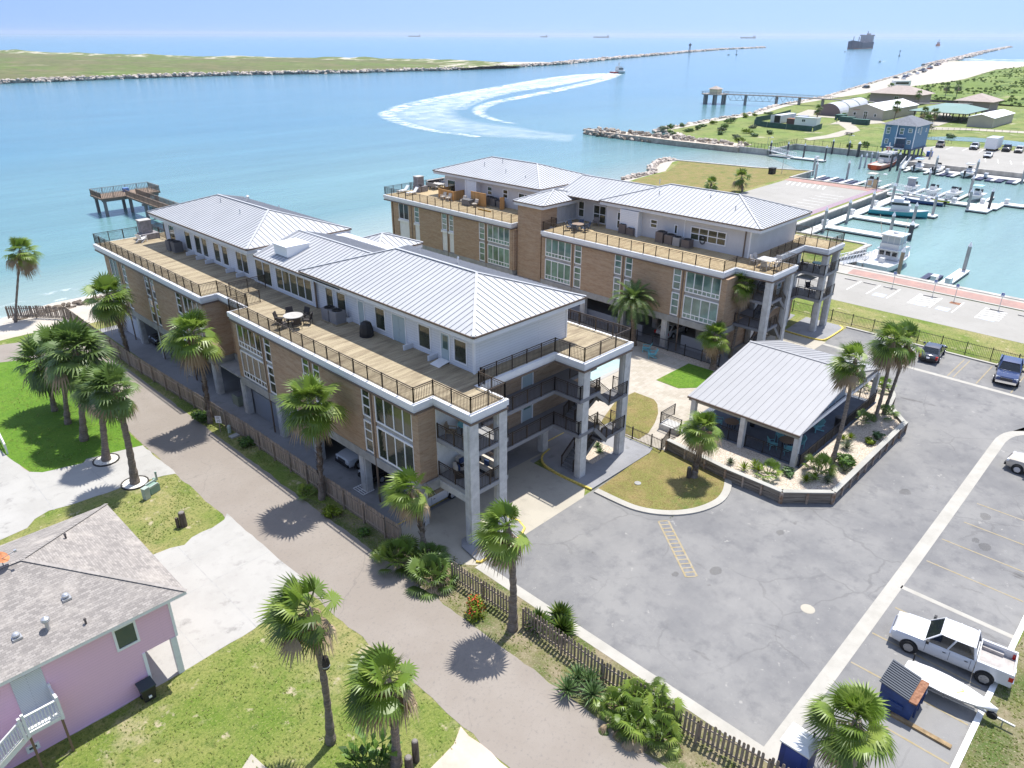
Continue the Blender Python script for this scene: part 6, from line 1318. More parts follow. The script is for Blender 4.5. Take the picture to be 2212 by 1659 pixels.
# ------------------------------------------------------------------ vehicles
def loft(mb, secs, mi=0, caps=True):
 n = len(secs[0]); o = len(mb.v)
 for s in secs: mb.v += [tuple(p) for p in s]
 for i in range(len(secs) - 1):
  for j in range(n):
   a, b = o + i * n + j, o + i * n + (j + 1) % n; mb.f.append((a, b, b + n, a + n)); mb.m.append(mi)
 if caps: mb.f += [tuple(range(o, o + n))[::-1], tuple(range(o + (len(secs) - 1) * n, o + len(secs) * n))]; mb.m += [mi, mi]
def paint(name, col, rough=.25): return mat('paint_' + name, col, rough, spec=.5, coat=.6)
def wheel(P, x, y, r, wd, dark=False):
 w_ = MB(); s = 1 if y > 0 else -1
 w_.lathe((0, 0, 0), [(r * .62, -wd / 2), (r * .95, -wd / 2), (r, -wd / 2 + .04), (r, wd / 2 - .04), (r * .95, wd / 2), (r * .62, wd / 2)], 18); w_.xf(Matrix.Translation((x, y, r)) @ Matrix.Rotation(R(90), 4, 'X')); t = w_.build('wheel', RUBBER, P, smooth=False)
 h = MB(); h.lathe((0, 0, 0), [(r * .6, wd / 2 - .02), (r * .6, wd / 2 + .004), (.03, wd / 2 + .006)], 18)
 for k in range(6):
  a = k * 1.047; h.bar((0, 0, wd / 2 + .02), (math.cos(a) * r * .6, math.sin(a) * r * .6, wd / 2 + .015), .075, .03)
 h.lathe((0, 0, 0), [(.06, wd / 2), (.06, wd / 2 + .03), (.01, wd / 2 + .035)], 8)
 h.xf(Matrix.Translation((x, y, r)) @ Matrix.Rotation(R(-90 * s), 4, 'X')); h.build('rim', mat('dark_alloy', (.34, .33, .32), .4, metal=.3) if dark else mat('alloy', (.55, .55, .57), .35, metal=.4), t)
KIND = {  # length, width, hood height, belt height, roof height, wheel radius, wheelbase, cab (windscreen base, windscreen top, roof end, back glass base), sill
 'sedan': (4.75, 1.82, .93, .98, 1.45, .33, 2.75, (.95, .15, -1.15, -1.85), .28), 'suv': (4.95, 1.96, 1.10, 1.15, 1.80, .38, 2.9, (1.15, .5, -2.05, -2.38), .34),
 'pickup': (5.85, 2.03, 1.20, 1.24, 1.93, .41, 3.65, (1.30, .62, -.98, -1.16), .42), 'crossover': (4.45, 1.84, 1.02, 1.06, 1.62, .35, 2.6, (1.05, .35, -1.75, -2.1), .3), 'van': (5.6, 2.0, 1.15, 1.3, 2.3, .36, 3.4, (1.95, 1.35, -2.6, -2.75), .36)}
def car(loc, yaw, kind, col, label, group=None, name=None, bed=None, z=0., darkrim=False, bumper=None, detail=True):
 L_, W, hh, hb, hr, wr, wb, (w0, w1, r1, r0), sill = KIND[kind]
 nm = name or {'sedan': 'sedan_car', 'suv': 'sport_utility', 'crossover': 'crossover_car', 'pickup': 'pickup_truck', 'van': 'van'}[kind]
 P = empty(nm, (0, 0, 0), label, {'sedan': 'car', 'suv': 'car', 'crossover': 'car', 'pickup': 'pickup truck', 'van': 'van'}[kind], group); f, b = L_ / 2, -L_ / 2; hw = W / 2
 def sec(x, w, zt, zb): return [(x, -w * .93, zb), (x, -w, zb + .14), (x, -w, zt - .22), (x, -w * .93, zt - .05), (x, -w * .78, zt), (x, w * .78, zt), (x, w * .93, zt - .05), (x, w, zt - .22), (x, w, zb + .14), (x, w * .93, zb)]
 body = MB(); pk = kind == 'pickup'
 st = [(f, hw * .80, hh - .28, sill + .12), (f - .12, hw * .9, hh - .12, sill), (f - .55, hw * .985, hh - .03, sill), (w0 + .1, hw, hb - .02, sill), (w0 - .2, hw, hb, sill)]
 if pk: st += [(r0 - .02, hw, hb, sill)]
 else: st += [(r0 + .2, hw, hb + .02, sill), (r0 - .25, hw * .985, hb - (.04 if kind == 'sedan' else .0), sill), (b + .12, hw * .94, hb - .1, sill), (b, hw * .86, hb - .24, sill + .14)]
 loft(body, [sec(*s) for s in st])
 if pk:
  y0 = r0 - .06
  body.box(b, -hw, sill + .05, y0, hw, .80)
  for s in (-1, 1): body.box(b, s * hw, .801, y0, s * (hw - .09), hb + .03); body.box(b + .01, s * (hw + .012), hb - .12, y0 - .01, s * (hw - .12), hb + .06)
  body.box(b, -hw + .091, .802, b + .07, hw - .091, hb + .02); body.box(y0 - .06, -hw + .092, .803, y0 - .002, hw - .092, hb + .025)
 bo = body.build('body', col, P, auto=30)
 if pk:
  MB().box(b + .071, -hw + .10, .806, y0 - .064, hw - .10, .83).build('bed_liner', bed or BLACKP, P)
  k = MB()
  for s in (-1, 1): k.box(-wb / 2 - .5, s * (hw - .092), .831, -wb / 2 + .5, s * (hw - .30), 1.02)
  k.build('wheel_well', bed or BLACKP, P)
 # greenhouse
 tw, bw_ = hw * .76, hw * .92; g = MB()
 B4 = [(w0, -bw_, hb - .04), (r0, -bw_, hb - .04), (r0, bw_, hb - .04), (w0, bw_, hb - .04)]; T4 = [(w1, -tw, hr - .05), (r1, -tw, hr - .05), (r1, tw, hr - .05), (w1, tw, hr - .05)]
 g.add(B4 + T4, [(0, 1, 5, 4), (1, 2, 6, 5), (2, 3, 7, 6), (3, 0, 4, 7), (4, 5, 6, 7)]); g.build('windows', TINT, P)
 c = MB(); e = .03
 xs = [w1 + .06, w1 - .25, r1 + .25, r1 - .04]; 
 loft(c, [[(x, -tw * k - e, hr - .06), (x, -tw * k * .9, hr + q), (x, tw * k * .9, hr + q), (x, tw * k + e, hr - .06)] for x, k, q in ((xs[0], .96, -.03), (xs[1], 1, .0), (xs[2], 1, .0), (xs[3], .96, -.03))])
 for s in (-1, 1):
  def lerp_(t): return ((w0 + (r0 - w0) * t), s * bw_, hb - .05), ((w1 + (r1 - w1) * t), s * tw, hr - .04)
  for t, wd in ((0, .09), (.46, .09), (1, .14)) if kind not in ('suv', 'crossover') else ((0, .09), (.36, .09), (.70, .1), (1, .16)): p, q = lerp_(t); c.bar(Vector(p) + Vector((0, s * .012, 0)), Vector(q) + Vector((0, s * .012, 0)), wd, .05)
 c.build('cab_roof', col, P, auto=40)
 for s in (-1, 1):
  m_ = MB(); m_.box(w0 - .25, s * (hw + .02), hb + .02, w0 - .1, s * (hw + .24), hb + .2); m_.build('wing_mirror', col if not pk else BLACKP, P)
  lf = MB(); lf.box(f - .22, s * hw * .56, hh - .34, f - .06, s * hw * .9, hh - .16); lf.build('headlight', mat('headlight', (.75, .77, .8), .1, spec=.7), P)
  tl = MB(); tl.box(b - .015, s * hw * (.74 if not pk else .86), hb - .42, b + .2, s * (hw * .99 if not pk else hw + .006), hb - .1); tl.build('tail_light', mat('tail_red', (.42, .012, .01), .25), P)
  a = MB()
  for x in (wb / 2 + .08, -wb / 2 + .08): a.cyl((x, s * (hw - .25), wr + .03), (x, s * (hw + .008), wr + .03), wr * 1.13, n=20)
  a.build('wheel_arch', BLACKP, P)
  for x in (wb / 2 + .08, -wb / 2 + .08): wheel(P, x, s * (hw - .05), wr, .26, darkrim)
 dl = MB()
 for s in (-1, 1):
  for x in ((w0 - .12, (w0 + r0) / 2 - .05, r0 + .18) if kind != 'van' else (w0 - .4, 0)): dl.box(x - .009, s * hw * .99, sill + .16, x + .009, s * (hw + .004), hb - .08)
  for x in ((w0 + r0) / 2 + .12, r0 + .3): dl.box(x, s * hw, hb - .27, x + .16, s * (hw + .03), hb - .235)
 dl.box(w0 + .14, -hw * .8, hb - .012, w0 + .155, hw * .8, hb + .012)
 dl.build('panel_gaps', BLACKP, P)
 gr = MB(); gr.box(f - .1, -hw * .5, hh - .5, f + .012, hw * .5, hh - .22); gr.build('grille', mat('grille', (.05, .05, .055), .4), P)
 bm_ = MB(); bm_.box(f - .12, -hw * .86, sill + .03, f + .06, hw * .86, sill + .27); bm_.build('front_bumper', bumper or BLACKP, P)
 bm_ = MB(); bm_.box(b - .08, -hw * .9, sill + .04, b + .1, hw * .9, sill + .28); bm_.build('rear_bumper', bumper or BLACKP, P)
 pl_ = MB(); pl_.box(b - .09, -.15, sill + .3, b - .02, .15, sill + .45); pl_.build('licence_plate', TRIM, P)
 P.location = (loc[0], loc[1], z); P.rotation_euler.z = R(yaw); return P
WH = paint('white', (.60, .61, .625)); SIL = paint('silver_white', (.62, .63, .65)); BLK = paint('black', (.018, .018, .022), .15); NAVY = paint('navy', (.022, .045, .13)); TAN_ = paint('tan', (.48, .43, .36)); RED_ = paint('dark_red', (.22, .02, .02)); DKG = paint('dark_grey', (.035, .04, .055), .15); BEI = paint('beige', (.58, .54, .46))
car((11.4, -26.1), 97, 'pickup', WH, 'white crew-cab pickup with a bare grey bed parked nearest the camera', bed=mat('bed_steel', (.40, .37, .35), .6, var=(2, .2)), bumper=CHROME, darkrim=True)
car((36.6, -25.6), 86, 'suv', TAN_, 'tan SUV cut off by the right edge of the photo', z=0)
car((55.8, -18.8), -172, 'pickup', NAVY, 'dark blue pickup facing the lot by the marina fence', bumper=CHROME)
car((56.2, -11.6), 6, 'sedan', DKG, 'dark grey hatchback parked behind the tall palm pair')
car((1.6, 14.3), 180, 'suv', WH, 'white SUV with its back to the lane in the near carport', z=.01)
car((1.5, 11.3), 180, 'sedan', BLK, 'black car beside the white SUV in the near carport', z=.01)
car((1.05, 5.9), 0, 'crossover', SIL, 'white crossover under the end bay beside the tall corner column', z=.01)
car((1.8, 50.1), 180, 'pickup', BLK, 'black pickup in the far bay of the near carport', z=.01)
car((2.2, 46.4), 180, 'suv', BLK, 'black SUV deep in the shaded carport past the pickup', z=.01)
car((42.3, 11.9), 0, 'sedan', WH, 'white sedan under the far condominium seen past the date palm', z=.022)
# lot objects at the lower right
BLU = mat('dumpster_blue', (.02, .05, .16), .55, var=(2, .25)); RUST = mat('rust', (.24, .10, .05), .9, var=(6, .4, (.33, .17, .10)))
D_ = empty('dumpster', (6.2, -25.0), 'blue dumpster with a ribbed black lid and a rusty front strip', 'dumpster'); D_.rotation_euler.z = 0
mb = MB(); mb.add([(5.3, -26.0, .12), (7.1, -26.0, .12), (7.1, -24.5, .12), (5.3, -24.5, .12), (5.3, -26.1, 1.25), (7.1, -26.1, 1.25), (7.1, -24.4, 1.55), (5.3, -24.4, 1.55)], [(0, 3, 2, 1), (0, 1, 5, 4), (1, 2, 6, 5), (2, 3, 7, 6), (3, 0, 4, 7), (4, 5, 6, 7)])
for x in (5.6, 6.2, 6.8): mb.box(x - .04, -26.16, .2, x + .04, -26.05, 1.2)
mb.build('bin', BLU, D_)
mb = MB(); mb.add([(5.22, -25.75, 1.34), (7.18, -25.75, 1.34), (7.18, -24.3, 1.6), (5.22, -24.3, 1.6), (5.22, -25.75, 1.4), (7.18, -25.75, 1.4), (7.18, -24.3, 1.66), (5.22, -24.3, 1.66)], [(0, 3, 2, 1), (4, 5, 6, 7), (0, 1, 5, 4), (1, 2, 6, 5), (2, 3, 7, 6), (3, 0, 4, 7)])
for i in range(11): x = 5.35 + i * .17; mb.bar((x, -25.73, 1.425), (x, -24.32, 1.685), .08, .05)
mb.build('lid', mat('ribbed_lid', (.075, .085, .10), .5), D_)
MB().box(5.25, -26.14, 1.262, 7.15, -25.76, 1.345).build('rim', RUST, D_)
for s in (5.22, 7.1): MB().box(s, -25.6, .5, s + .1, -24.9, .8).build('fork_pocket', BLU, D_)
TR = empty('boat_trailer', (8.3, -27.0), 'small galvanised boat trailer under the white dinghy', 'trailer'); mb = MB()
for s in (-.5, .5): mb.bar((8.2 + s, -25.2, .42), (8.25 + s * .5, -28.2, .42), .07, .09)
mb.bar((8.25, -28.1, .42), (8.3, -29.9, .40), .09, .09); mb.bar((7.45, -25.8, .36), (9.0, -25.8, .36), .08, .08); mb.bar((7.75, -26.8, .43), (8.7, -26.8, .43), .07, .07); mb.build('frame', GALV, TR)
for s in (7.5, 8.95):
 t = MB().lathe((0, 0, 0), [(.14, -.08), (.25, -.08), (.25, .08), (.14, .08)], 16).xf(Matrix.Translation((s, -25.8, .25)) @ Matrix.Rotation(R(90), 4, 'Y')).build('wheel', RUBBER, TR); MB().lathe((0, 0, 0), [(.02, -.085), (.14, -.086), (.14, .086), (.02, .085)], 14).xf(Matrix.Translation((s, -25.8, .25)) @ Matrix.Rotation(R(90), 4, 'Y')).build('rim', TRIM, t)
 fm = MB(); pts = [(s, -25.8 + .33 * math.cos(R(a)), .28 + .33 * math.sin(R(a))) for a in range(10, 171, 20)]
 for p, q in zip(pts, pts[1:]): fm.bar(p, q, .2, .02)
 fm.build('mudguard', TRIM, TR)
MB().lathe((0, 0, 0), [(.12, -.07), (.24, -.07), (.24, .07), (.12, .07)], 16).xf(Matrix.Translation((8.15, -28.9, .5)) @ Matrix.Rotation(R(75), 4, 'Y')).build('spare_wheel', RUBBER, TR); MB().cyl((8.3, -29.4, .42), (8.3, -29.4, .05), .035, n=8).build('jack_stand', GALV, TR); mb = MB(); mb.bar((9.1, -24.9, .36), (9.1, -24.9, 1.05), .07); mb.bar((8.2, -25.2, .4), (9.1, -24.9, .4), .05); mb.build('guide_post', BLACKP, TR)
HULLW = mat('gelcoat_white', (.66, .66, .645), .22, spec=.5, coat=.3)
DG = empty('sailing_dinghy', (8.25, -26.9, .5), 'white mastless sailing dinghy on a trailer', 'dinghy'); mb = MB(); secs = []
for t, w_ in ((0, .40), (.08, .56), (.25, .70), (.45, .72), (.65, .62), (.82, .42), (.94, .18), (1, .02)):
 y = -24.75 - 4.3 * t; s = .16 * t; zt = .82 + .10 * t; secs.append([(8.25 - w_, y, zt), (8.25 - w_ * .9, y, zt - .16), (8.25, y, .46 + .18 * t ** 3), (8.25 + w_ * .9, y, zt - .16), (8.25 + w_, y, zt), (8.25 + w_ * .5, y, zt + .05), (8.25, y, zt + .07), (8.25 - w_ * .5, y, zt + .05)])
loft(mb, secs); mb.build('hull', HULLW, DG, auto=50); MB().box(8.02, -26.5, .80, 8.48, -25.7, .905).build('cockpit', mat('cockpit_grey', (.55, .56, .56), .5), DG); mb = MB(); mb.bar((7.9, -27.2, .915), (8.25, -27.5, .945), .07, .02); mb.bar((8.6, -27.2, .915), (8.25, -27.5, .945), .07, .02); mb.build('gold_stripe', mat('gold_stripe', (.45, .33, .06), .5), DG)
PT = empty('portable_toilet', (-.2, -23.2), 'blue portable toilet with a white roof at the lot corner', 'portable toilet'); MB().box(-.85, -24.0, .1, .4, -22.75, 2.05).build('cabin', mat('toilet_blue', (.02, .045, .19), .5, var=(2, .15)), PT); MB().box(-.9, -24.05, 0, .45, -22.7, .1).build('base', BLACKP, PT)
mb = MB(); loft(mb, [[(-.9, y, 2.06), (-.9, y, 2.14), (-.55, y, 2.14 + h), (.1, y, 2.14 + h), (.45, y, 2.14), (.45, y, 2.06)] for y, h in ((-24.06, .02), (-23.8, .17), (-22.95, .17), (-22.68, .02))]); mb.build('roof', HULLW, PT); MB().cyl((.2, -23.75, 2.2), (.2, -23.75, 2.5), .05).build('vent_pipe', BLACKP, PT)
mb = MB(); mb.box(-.86, -23.75, .2, -.852, -23.0, 1.95); mb.build('door', mat('toilet_door', (.03, .06, .24), .5), PT); MB().box(-.89, -23.7, 1.0, -.861, -23.62, 1.12).build('door_latch', GALV, PT)
PT.location = (-1.3, -22.95, 0)
tag(MB().box(5.05, -28.0, .0, 5.3, -25.2, .13).build('timber_beam', mat('beam_yellow_edge', (.27, .19, .10), .85, var=(3, .3))), 'long timber beam lying on the asphalt below the dinghy', 'timber')

# ------------------------------------------------------------------ marina, far shore, channel
DOCKM = mat('dock_concrete', (.62, .61, .58), .85, var=(.6, .1)); DOCKD = mat('dock_float', (.05, .055, .06), .8)
ICO = []
def rock_mesh(seed):
 bm = bmesh.new(); bmesh.ops.create_icosphere(bm, subdivisions=2, radius=1.0); rng = random.Random(seed)
 pl = [(Vector((rng.gauss(0, 1), rng.gauss(0, 1), rng.gauss(0, 1))).normalized(), rng.uniform(.5, .85)) for _ in range(9)]
 for v in bm.verts:
  for n, d in pl:
   k = v.co.dot(n)
   if k > d: v.co -= n * (k - d)
  v.co += Vector((rng.gauss(0, .03), rng.gauss(0, .03), rng.gauss(0, .03)))
 V = [tuple(v.co) for v in bm.verts]; F = [tuple(v.index for v in f.verts) for f in bm.faces]; bm.free(); return V, F
ROCKS = [rock_mesh(i) for i in range(5)]
def rock_stuff(name, pts, w0, r, n, z0, zh, m, seed, label=None):
 """heap of stones along a line"""
 rng = random.Random(seed); mb = MB(); seg = [(Vector(a), Vector(b)) for a, b in zip(pts, pts[1:])]; Ls = [(b - a).length for a, b in seg]; tot = sum(Ls)
 for i in range(n):
  t = rng.uniform(0, tot)
  for (a, b), L_ in zip(seg, Ls):
   if t <= L_: break
   t -= L_
  d = (b - a).normalized(); nn = Vector((-d.y, d.x)); off = rng.gauss(0, .42) * w0; off = max(-w0, min(w0, off)); p = a + d * t + nn * off
  z = z0 + zh * (1 - abs(off) / w0) * rng.uniform(.6, 1.05); V, F = ROCKS[i % 5]; s = r * rng.uniform(.6, 1.3); a_ = rng.uniform(0, 6.28); c, s_ = math.cos(a_), math.sin(a_)
  if w0 > 3 and r > 1.5: V = V; 
  mb.add([(p.x + (x * c - y * s_) * s * 1.2, p.y + (x * s_ + y * c) * s, z + q * s * .7) for x, y, q in V], F)
 o = mb.build(name, m); o['kind'] = 'stuff'; 
 return o
core = MB(); core.prism([(189.5, 84), (198.5, 84), (198, 110), (197, 135), (194, 146), (192, 146), (190.5, 130), (189, 105)], -3, .1); o = core.build('breakwater_core', ROCKM); o['kind'] = 'structure'; tri(o)
rng = random.Random(12); RM = []
for i in range(5): mb = MB(); mb.add(*ROCKS[i]); o = mb.build('boulder', mat('boulder_stone_%d' % i, lerp3((.22, .18, .14), (.43, .38, .32), i / 4), .9, var=(1.2, .25))); RM.append(o.data); bpy.data.objects.remove(o)
for i in range(300):
 y = rng.uniform(84, 148); wv = 4.6 * (1 - max(0, (y - 138) / 14)); u = rng.uniform(-1, 1); x = 194 + u * wv + .3
 z = -1.3 + 2.1 * (1 - abs(u) ** 1.6) * (1 if y < 142 else .6)
 o = bpy.data.objects.new('boulder', rng.choice(RM)); COL.objects.link(o); s = rng.uniform(.5, .95); o.location = (x, y, z); o.scale = (s * 1.15, s, s * .8); o.rotation_euler = (rng.uniform(-.4, .4), rng.uniform(-.4, .4), rng.uniform(0, 6.28))
 tag(o, 'brown limestone boulder in the breakwater at the marina mouth', 'boulder', 'boulders of the marina breakwater')
rock_stuff('shore_revetment', [(196, 92), (201, 111), (216, 129.5), (239, 130.6), (268, 134), (295, 135), (334, 144.5), (363, 148.5), (411, 152.5), (441, 159), (582, 188.5), (762, 226), (1030, 287)], 4.0, 1.1, 1500, -1.4, 1.5, ROCKP, 3)
rock_stuff('south_jetty', [(1030, 286), (1368, 350), (1982, 471), (3196, 690)], 10, 3.0, 1100, -1.5, 2.6, ROCKP, 4)
rock_stuff('island_revetment', [(-700, 590), (-200, 614), (123, 622), (242, 629), (310, 621), (398, 588.5), (463, 587), (492, 573.5), (629, 591), (700, 605)], 5.0, 1.35, 2600, -1.2, 2.6, ROCKP, 5)
rock_stuff('north_jetty', [(700, 605), (754, 626), (980, 716), (1472, 903), (1843, 1030), (2246, 1120)], 7, 2.4, 1700, -1.4, 2.8, ROCKP, 6)
rock_stuff('shore_rocks', [(124, 79), (131, 79.3), (136, 78.5), (140, 81), (144.5, 85), (153, 88.8), (159, 89), (155, 82), (158.5, 63)], 1.5, .55, 420, -1.3, 1.0, ROCKP, 7)
rock_stuff('beach_rocks', [(-9, 71), (-4, 72.5), (2, 72.5), (8, 72)], 2.2, .3, 160, -.45, .25, mat('dark_beach_rock', (.16, .13, .10), .9, island=.4), 8)
# floating docks
def dock(pts_boxes, label, boxes=()):
 P = empty('floating_dock', (pts_boxes[0][0], pts_boxes[0][1], -1.4), label, 'dock')
 for x0, y0, x1, y1 in pts_boxes:
  MB().box(x0, y0, -1.22, x1, y1, -.98).build('deck', DOCKM, P); MB().box(x0 + .06, y0 + .06, -1.75, x1 - .06, y1 - .06, -1.222).build('float', DOCKD, P)
 for x, y in boxes: mb = MB(); mb.box(x - .7, y - .35, -.975, x + .7, y + .35, -.2); mb.box(x - .75, y - .4, -.199, x + .75, y + .4, -.1); mb.build('dock_box', HULLW, P)
 return P
dock([(101, 22.7, 152, 24.7)], 'long white dock along the quay wall with finger piers on one side', [(112.6, 24), (125.3, 24), (137.5, 24)])
dock([(110.6, 11.3, 113.1, 22.69)], 'finger pier nearest the sport fishing boat'); dock([(122.9, 11.3, 125.4, 22.69)], 'finger pier between the nearest one and the teal boat'); dock([(134.3, 11.3, 136.7, 22.69)], 'finger pier on the far side of the teal boat')
dock([(151.2, 4.6, 154, 27.5), (154.01, 4.6, 157.4, 9.0), (146.5, 5.2, 151.19, 9.2)], 'white walkway dock between the two boat rows', [(155.8, 8.4), (152.6, 22.7), (152.6, 13.0)])
dock([(157.41, 1.2, 160.2, 5.6), (157.6, -40, 160, 1.19)], 'dock arm leaving the frame on the right past the green awning boat', [(159, 4.6)])
for i, y in enumerate((22.6, 17.6, 13.4, 8.6)): dock([(154.02 if y > 9 else 157.42, y - .35, 165.2, y + .35)], ['finger between the curtained boat and the walkway head', 'finger between the curtained boat and the small bow boat', 'finger between the small bow boat and the wide console boat', 'finger beside the green awning boat'][i])
dock([(152.5, 28.2, 156.5, 48.2)], 'dock strip below the brick walk at the marina entrance')
for i, y in enumerate((46.6, 43.2, 39.6, 36.2, 30.3)): dock([(156.6, y - .4, 165.6, y + .4)], ['first lift finger beside the entrance seawall corner', 'second lift finger counted from the entrance seawall', 'middle lift finger below the brick walk', 'lift finger left of the tan info boards', 'lift finger behind the tan info boards'][i])
LIFTB = mat('lift_float_blue', (.035, .045, .10), .6, bump=(3, .6, .1))
def lift(x0, y0, x1, y1, label, z=-1.1):
 P = empty('boat_lift', ((x0 + x1) / 2, (y0 + y1) / 2, -1.5), label, 'boat lift'); n = 5
 for s in (0, 1):
  mb = MB(); yy = y0 if s == 0 else y1 - (y1 - y0) * .38
  for i in range(n): xx = x0 + (x1 - x0) * i / n; mb.box(xx + .04, yy, -1.7, xx + (x1 - x0) / n - .04, yy + (y1 - y0) * .38, z)
  mb.build('float_row', LIFTB, P)
for i, y in enumerate((44.7, 41.2, 37.7)): lift(158, y - 1.1, 165, y + 1.1, 'empty blue boat lift floats %s' % ['nearest the entrance seawall', 'in the middle of the brick walk slips', 'left of the tan info boards'][i])
lift(89.4, -2.3, 93.2, -.2, 'dark blue float platform beside the short white dock', -1.05)
dock([(88.4, -4.4, 98.6, -2.9)], 'short white dock with one tall piling near the parking', [(88.9, -2.2), (89.3, -4.0)])
dock([(87.9, 7.7, 101, 10.4)], 'dock beside the white sport fishing boat', [(88.6, 8.2)])
dock([(188.9, 57, 191.2, 73.5)], 'dock along the far entrance seawall', [(190.4, 59.5)])
dock([(192.5, -60, 195.9, 37.2)], 'dock along the far parking seawall', [(193, 26), (193, 17)])
for i, y in enumerate((34.8, 29.9, 26.9, 23.4, 18.6, 14.4, 9.6)): dock([(188, y - .4, 192.49, y + .4)], 'far parking finger pier ' + ['at the gangway end', 'between the blue cover boat and the two engine boat', 'right of the two engine boat', 'left of the radar arch boat', 'right of the radar arch boat', 'between the two empty lifts', 'at the right frame edge'][i])
lift(188.3, 24.0, 192.3, 26.4, 'empty far lift left of the radar arch boat'); lift(188.3, 14.9, 192.3, 18.1, 'empty far lift right of the radar arch boat'); lift(188.3, 10.1, 192.3, 13.9, 'empty far lift near the right frame edge')
# pilings with white caps
PILEG = mat('piling_grey', (.40, .39, .37), .8, var=(1.5, .2), stretch=(1, 1, .3)); PILED = mat('piling_dark', (.085, .08, .085), .8, var=(1.5, .3)); 
def piling(x, y, top, label, m, group, r=.27):
 P = empty('mooring_piling', (x, y, -1.5), label, 'piling', group); MB().cyl((x, y, -3), (x, y, top), r, n=12).build('post', m, P); MB().lathe((x, y, top), [(r * 1.12, 0), (r * 1.12, .1), (.02, .75)], 12).build('cap', TRIM, P)
GP = 'white-capped mooring pilings'
for x, y in ((166.7, 50.2), (158.3, 46.0), (165.7, 41.1), (166.6, 29.4)): piling(x, y, 2.6, 'grey white-capped piling among the brick walk boat lifts', PILEG, GP)
for i, (x, y) in enumerate(((142.8, 22.4), (130.9, 22.3), (118.9, 22.3), (108.6, 22.5))): piling(x, y, 2.4, 'grey piling on the long quay dock, %s' % ['farthest of four, beside the fender rack', 'third from the condominium', 'second from the condominium', 'nearest the condominium roof'][i], PILEG, GP)
for i, (x, y) in enumerate(((112.8, 12.3), (124.6, 12.3), (136.6, 12.4), (151.0, 6.0), (147.4, 9.0))): piling(x, y, 2.4, ['grey piling at the end of the nearest finger pier', 'grey piling at the end of the middle finger pier', 'grey piling at the end of the finger pier past the teal boat', 'dark piling on the wide dock corner by the green awning boat', 'grey piling at the stern of the blue and yellow boat'][i], PILED if i == 3 else PILEG, GP)
piling(113.6, 9.2, 1.2, 'short thick dark piling behind the sport fishing boat cabin', PILED, GP, .4); piling(89.6, 2.9, 2.2, 'tan piling at the stern quarter of the sport fishing boat', mat('piling_tan', (.36, .26, .17), .85), GP); piling(98.3, -3.6, 2.6, 'lone tall piling at the end of the short white dock', PILEG, GP)
for x, y in ((165.6, 22.4), (164.6, 13.2), (206.4, 34.6), (191.7, 28.6), (192.2, 19.2), (191.8, 8.8)): piling(x, y, 2.5, 'grey white-capped piling among the small boats in the two far rows', PILEG, GP)
for i, (x, y) in enumerate(((190.6, 74.0), (191.3, 69.0), (191.3, 64), (191.2, 57.6))): piling(x, y, 2.3, 'dark piling on the far entrance dock, %s' % ['at its gangway end', 'second from the gangway', 'third from the gangway', 'at its free end'][i], PILED, GP, .24)
for i, (x, y) in enumerate(((207.8, 62.5), (207.9, 57.6), (207.5, 54.6))): piling(x, y, 2.2, 'dark timber piling against the far bulkhead, %s' % ['left of the thick one', 'beside the chain fence', 'the thickest, standing in the water'][i], PILED, GP, .26 if i < 2 else .42)
for i, (x, y) in enumerate(((186.2, 45.8), (189.3, 45.6), (193, 45.5), (196.5, 45.3))): piling(x, y, 1.6, 'tall fender piling on the left side of the orange-hulled pilot boat', mat('piling_pale', (.45, .45, .47), .7), GP, .24)
piling(188.4, 38.6, 2.8, 'dark piling off the right side of the orange pilot boat', PILED, GP); piling(190.2, 37.4, 2.6, 'dark piling at the foot of the far gangway', PILED, GP)
def gangway(a, b, wd, label, h=1.1):
 P = empty('gangway', a, label, 'gangway'); a, b = Vector(a), Vector(b); d = (b - a); dh = Vector((d.x, d.y, 0)).normalized(); n = Vector((-dh.y, dh.x, 0)) * wd / 2; u = Vector((0, 0, 1))
 mb = MB(); mb.add([a + n, a - n, b - n, b + n, a + n - u * .12, a - n - u * .12, b - n - u * .12, b + n - u * .12], [(0, 1, 2, 3), (7, 6, 5, 4), (0, 4, 5, 1), (1, 5, 6, 2), (2, 6, 7, 3), (3, 7, 4, 0)]); mb.build('deck', GALV, P)
 for s in (-1, 1):
  t = MB(); k = max(4, int(d.length / 1.1)); t.bar(a + n * s + u * h, b + n * s + u * h, .09); t.bar(a + n * s + u * .5, b + n * s + u * .5, .05)
  for i in range(k + 1): q = a + n * s + d * i / k; t.bar(q, q + u * h, .06); 
  for i in range(k): t.bar(a + n * s + d * (i / k), a + n * s + d * ((i + 1) / k) + u * h, .04)
  t.build('side_truss', TRIM, P)
gangway((84.2, 9.9, .2), (95.5, 9.4, -.95), 1.4, 'white truss gangway from the parking to the sport fishing boat dock'); gangway((153, 26.6, .1), (153.0, 13.6, -.9), 1.5, 'long white arched gangway down to the small boat walkway'); gangway((190.2, 74.2, .2), (190.2, 66, -.95), 1.3, 'short gangway onto the far entrance dock'); gangway((199.2, 37.9, .2), (190.5, 36.4, -.9), 1.2, 'gangway beside the blue house down to the far docks')
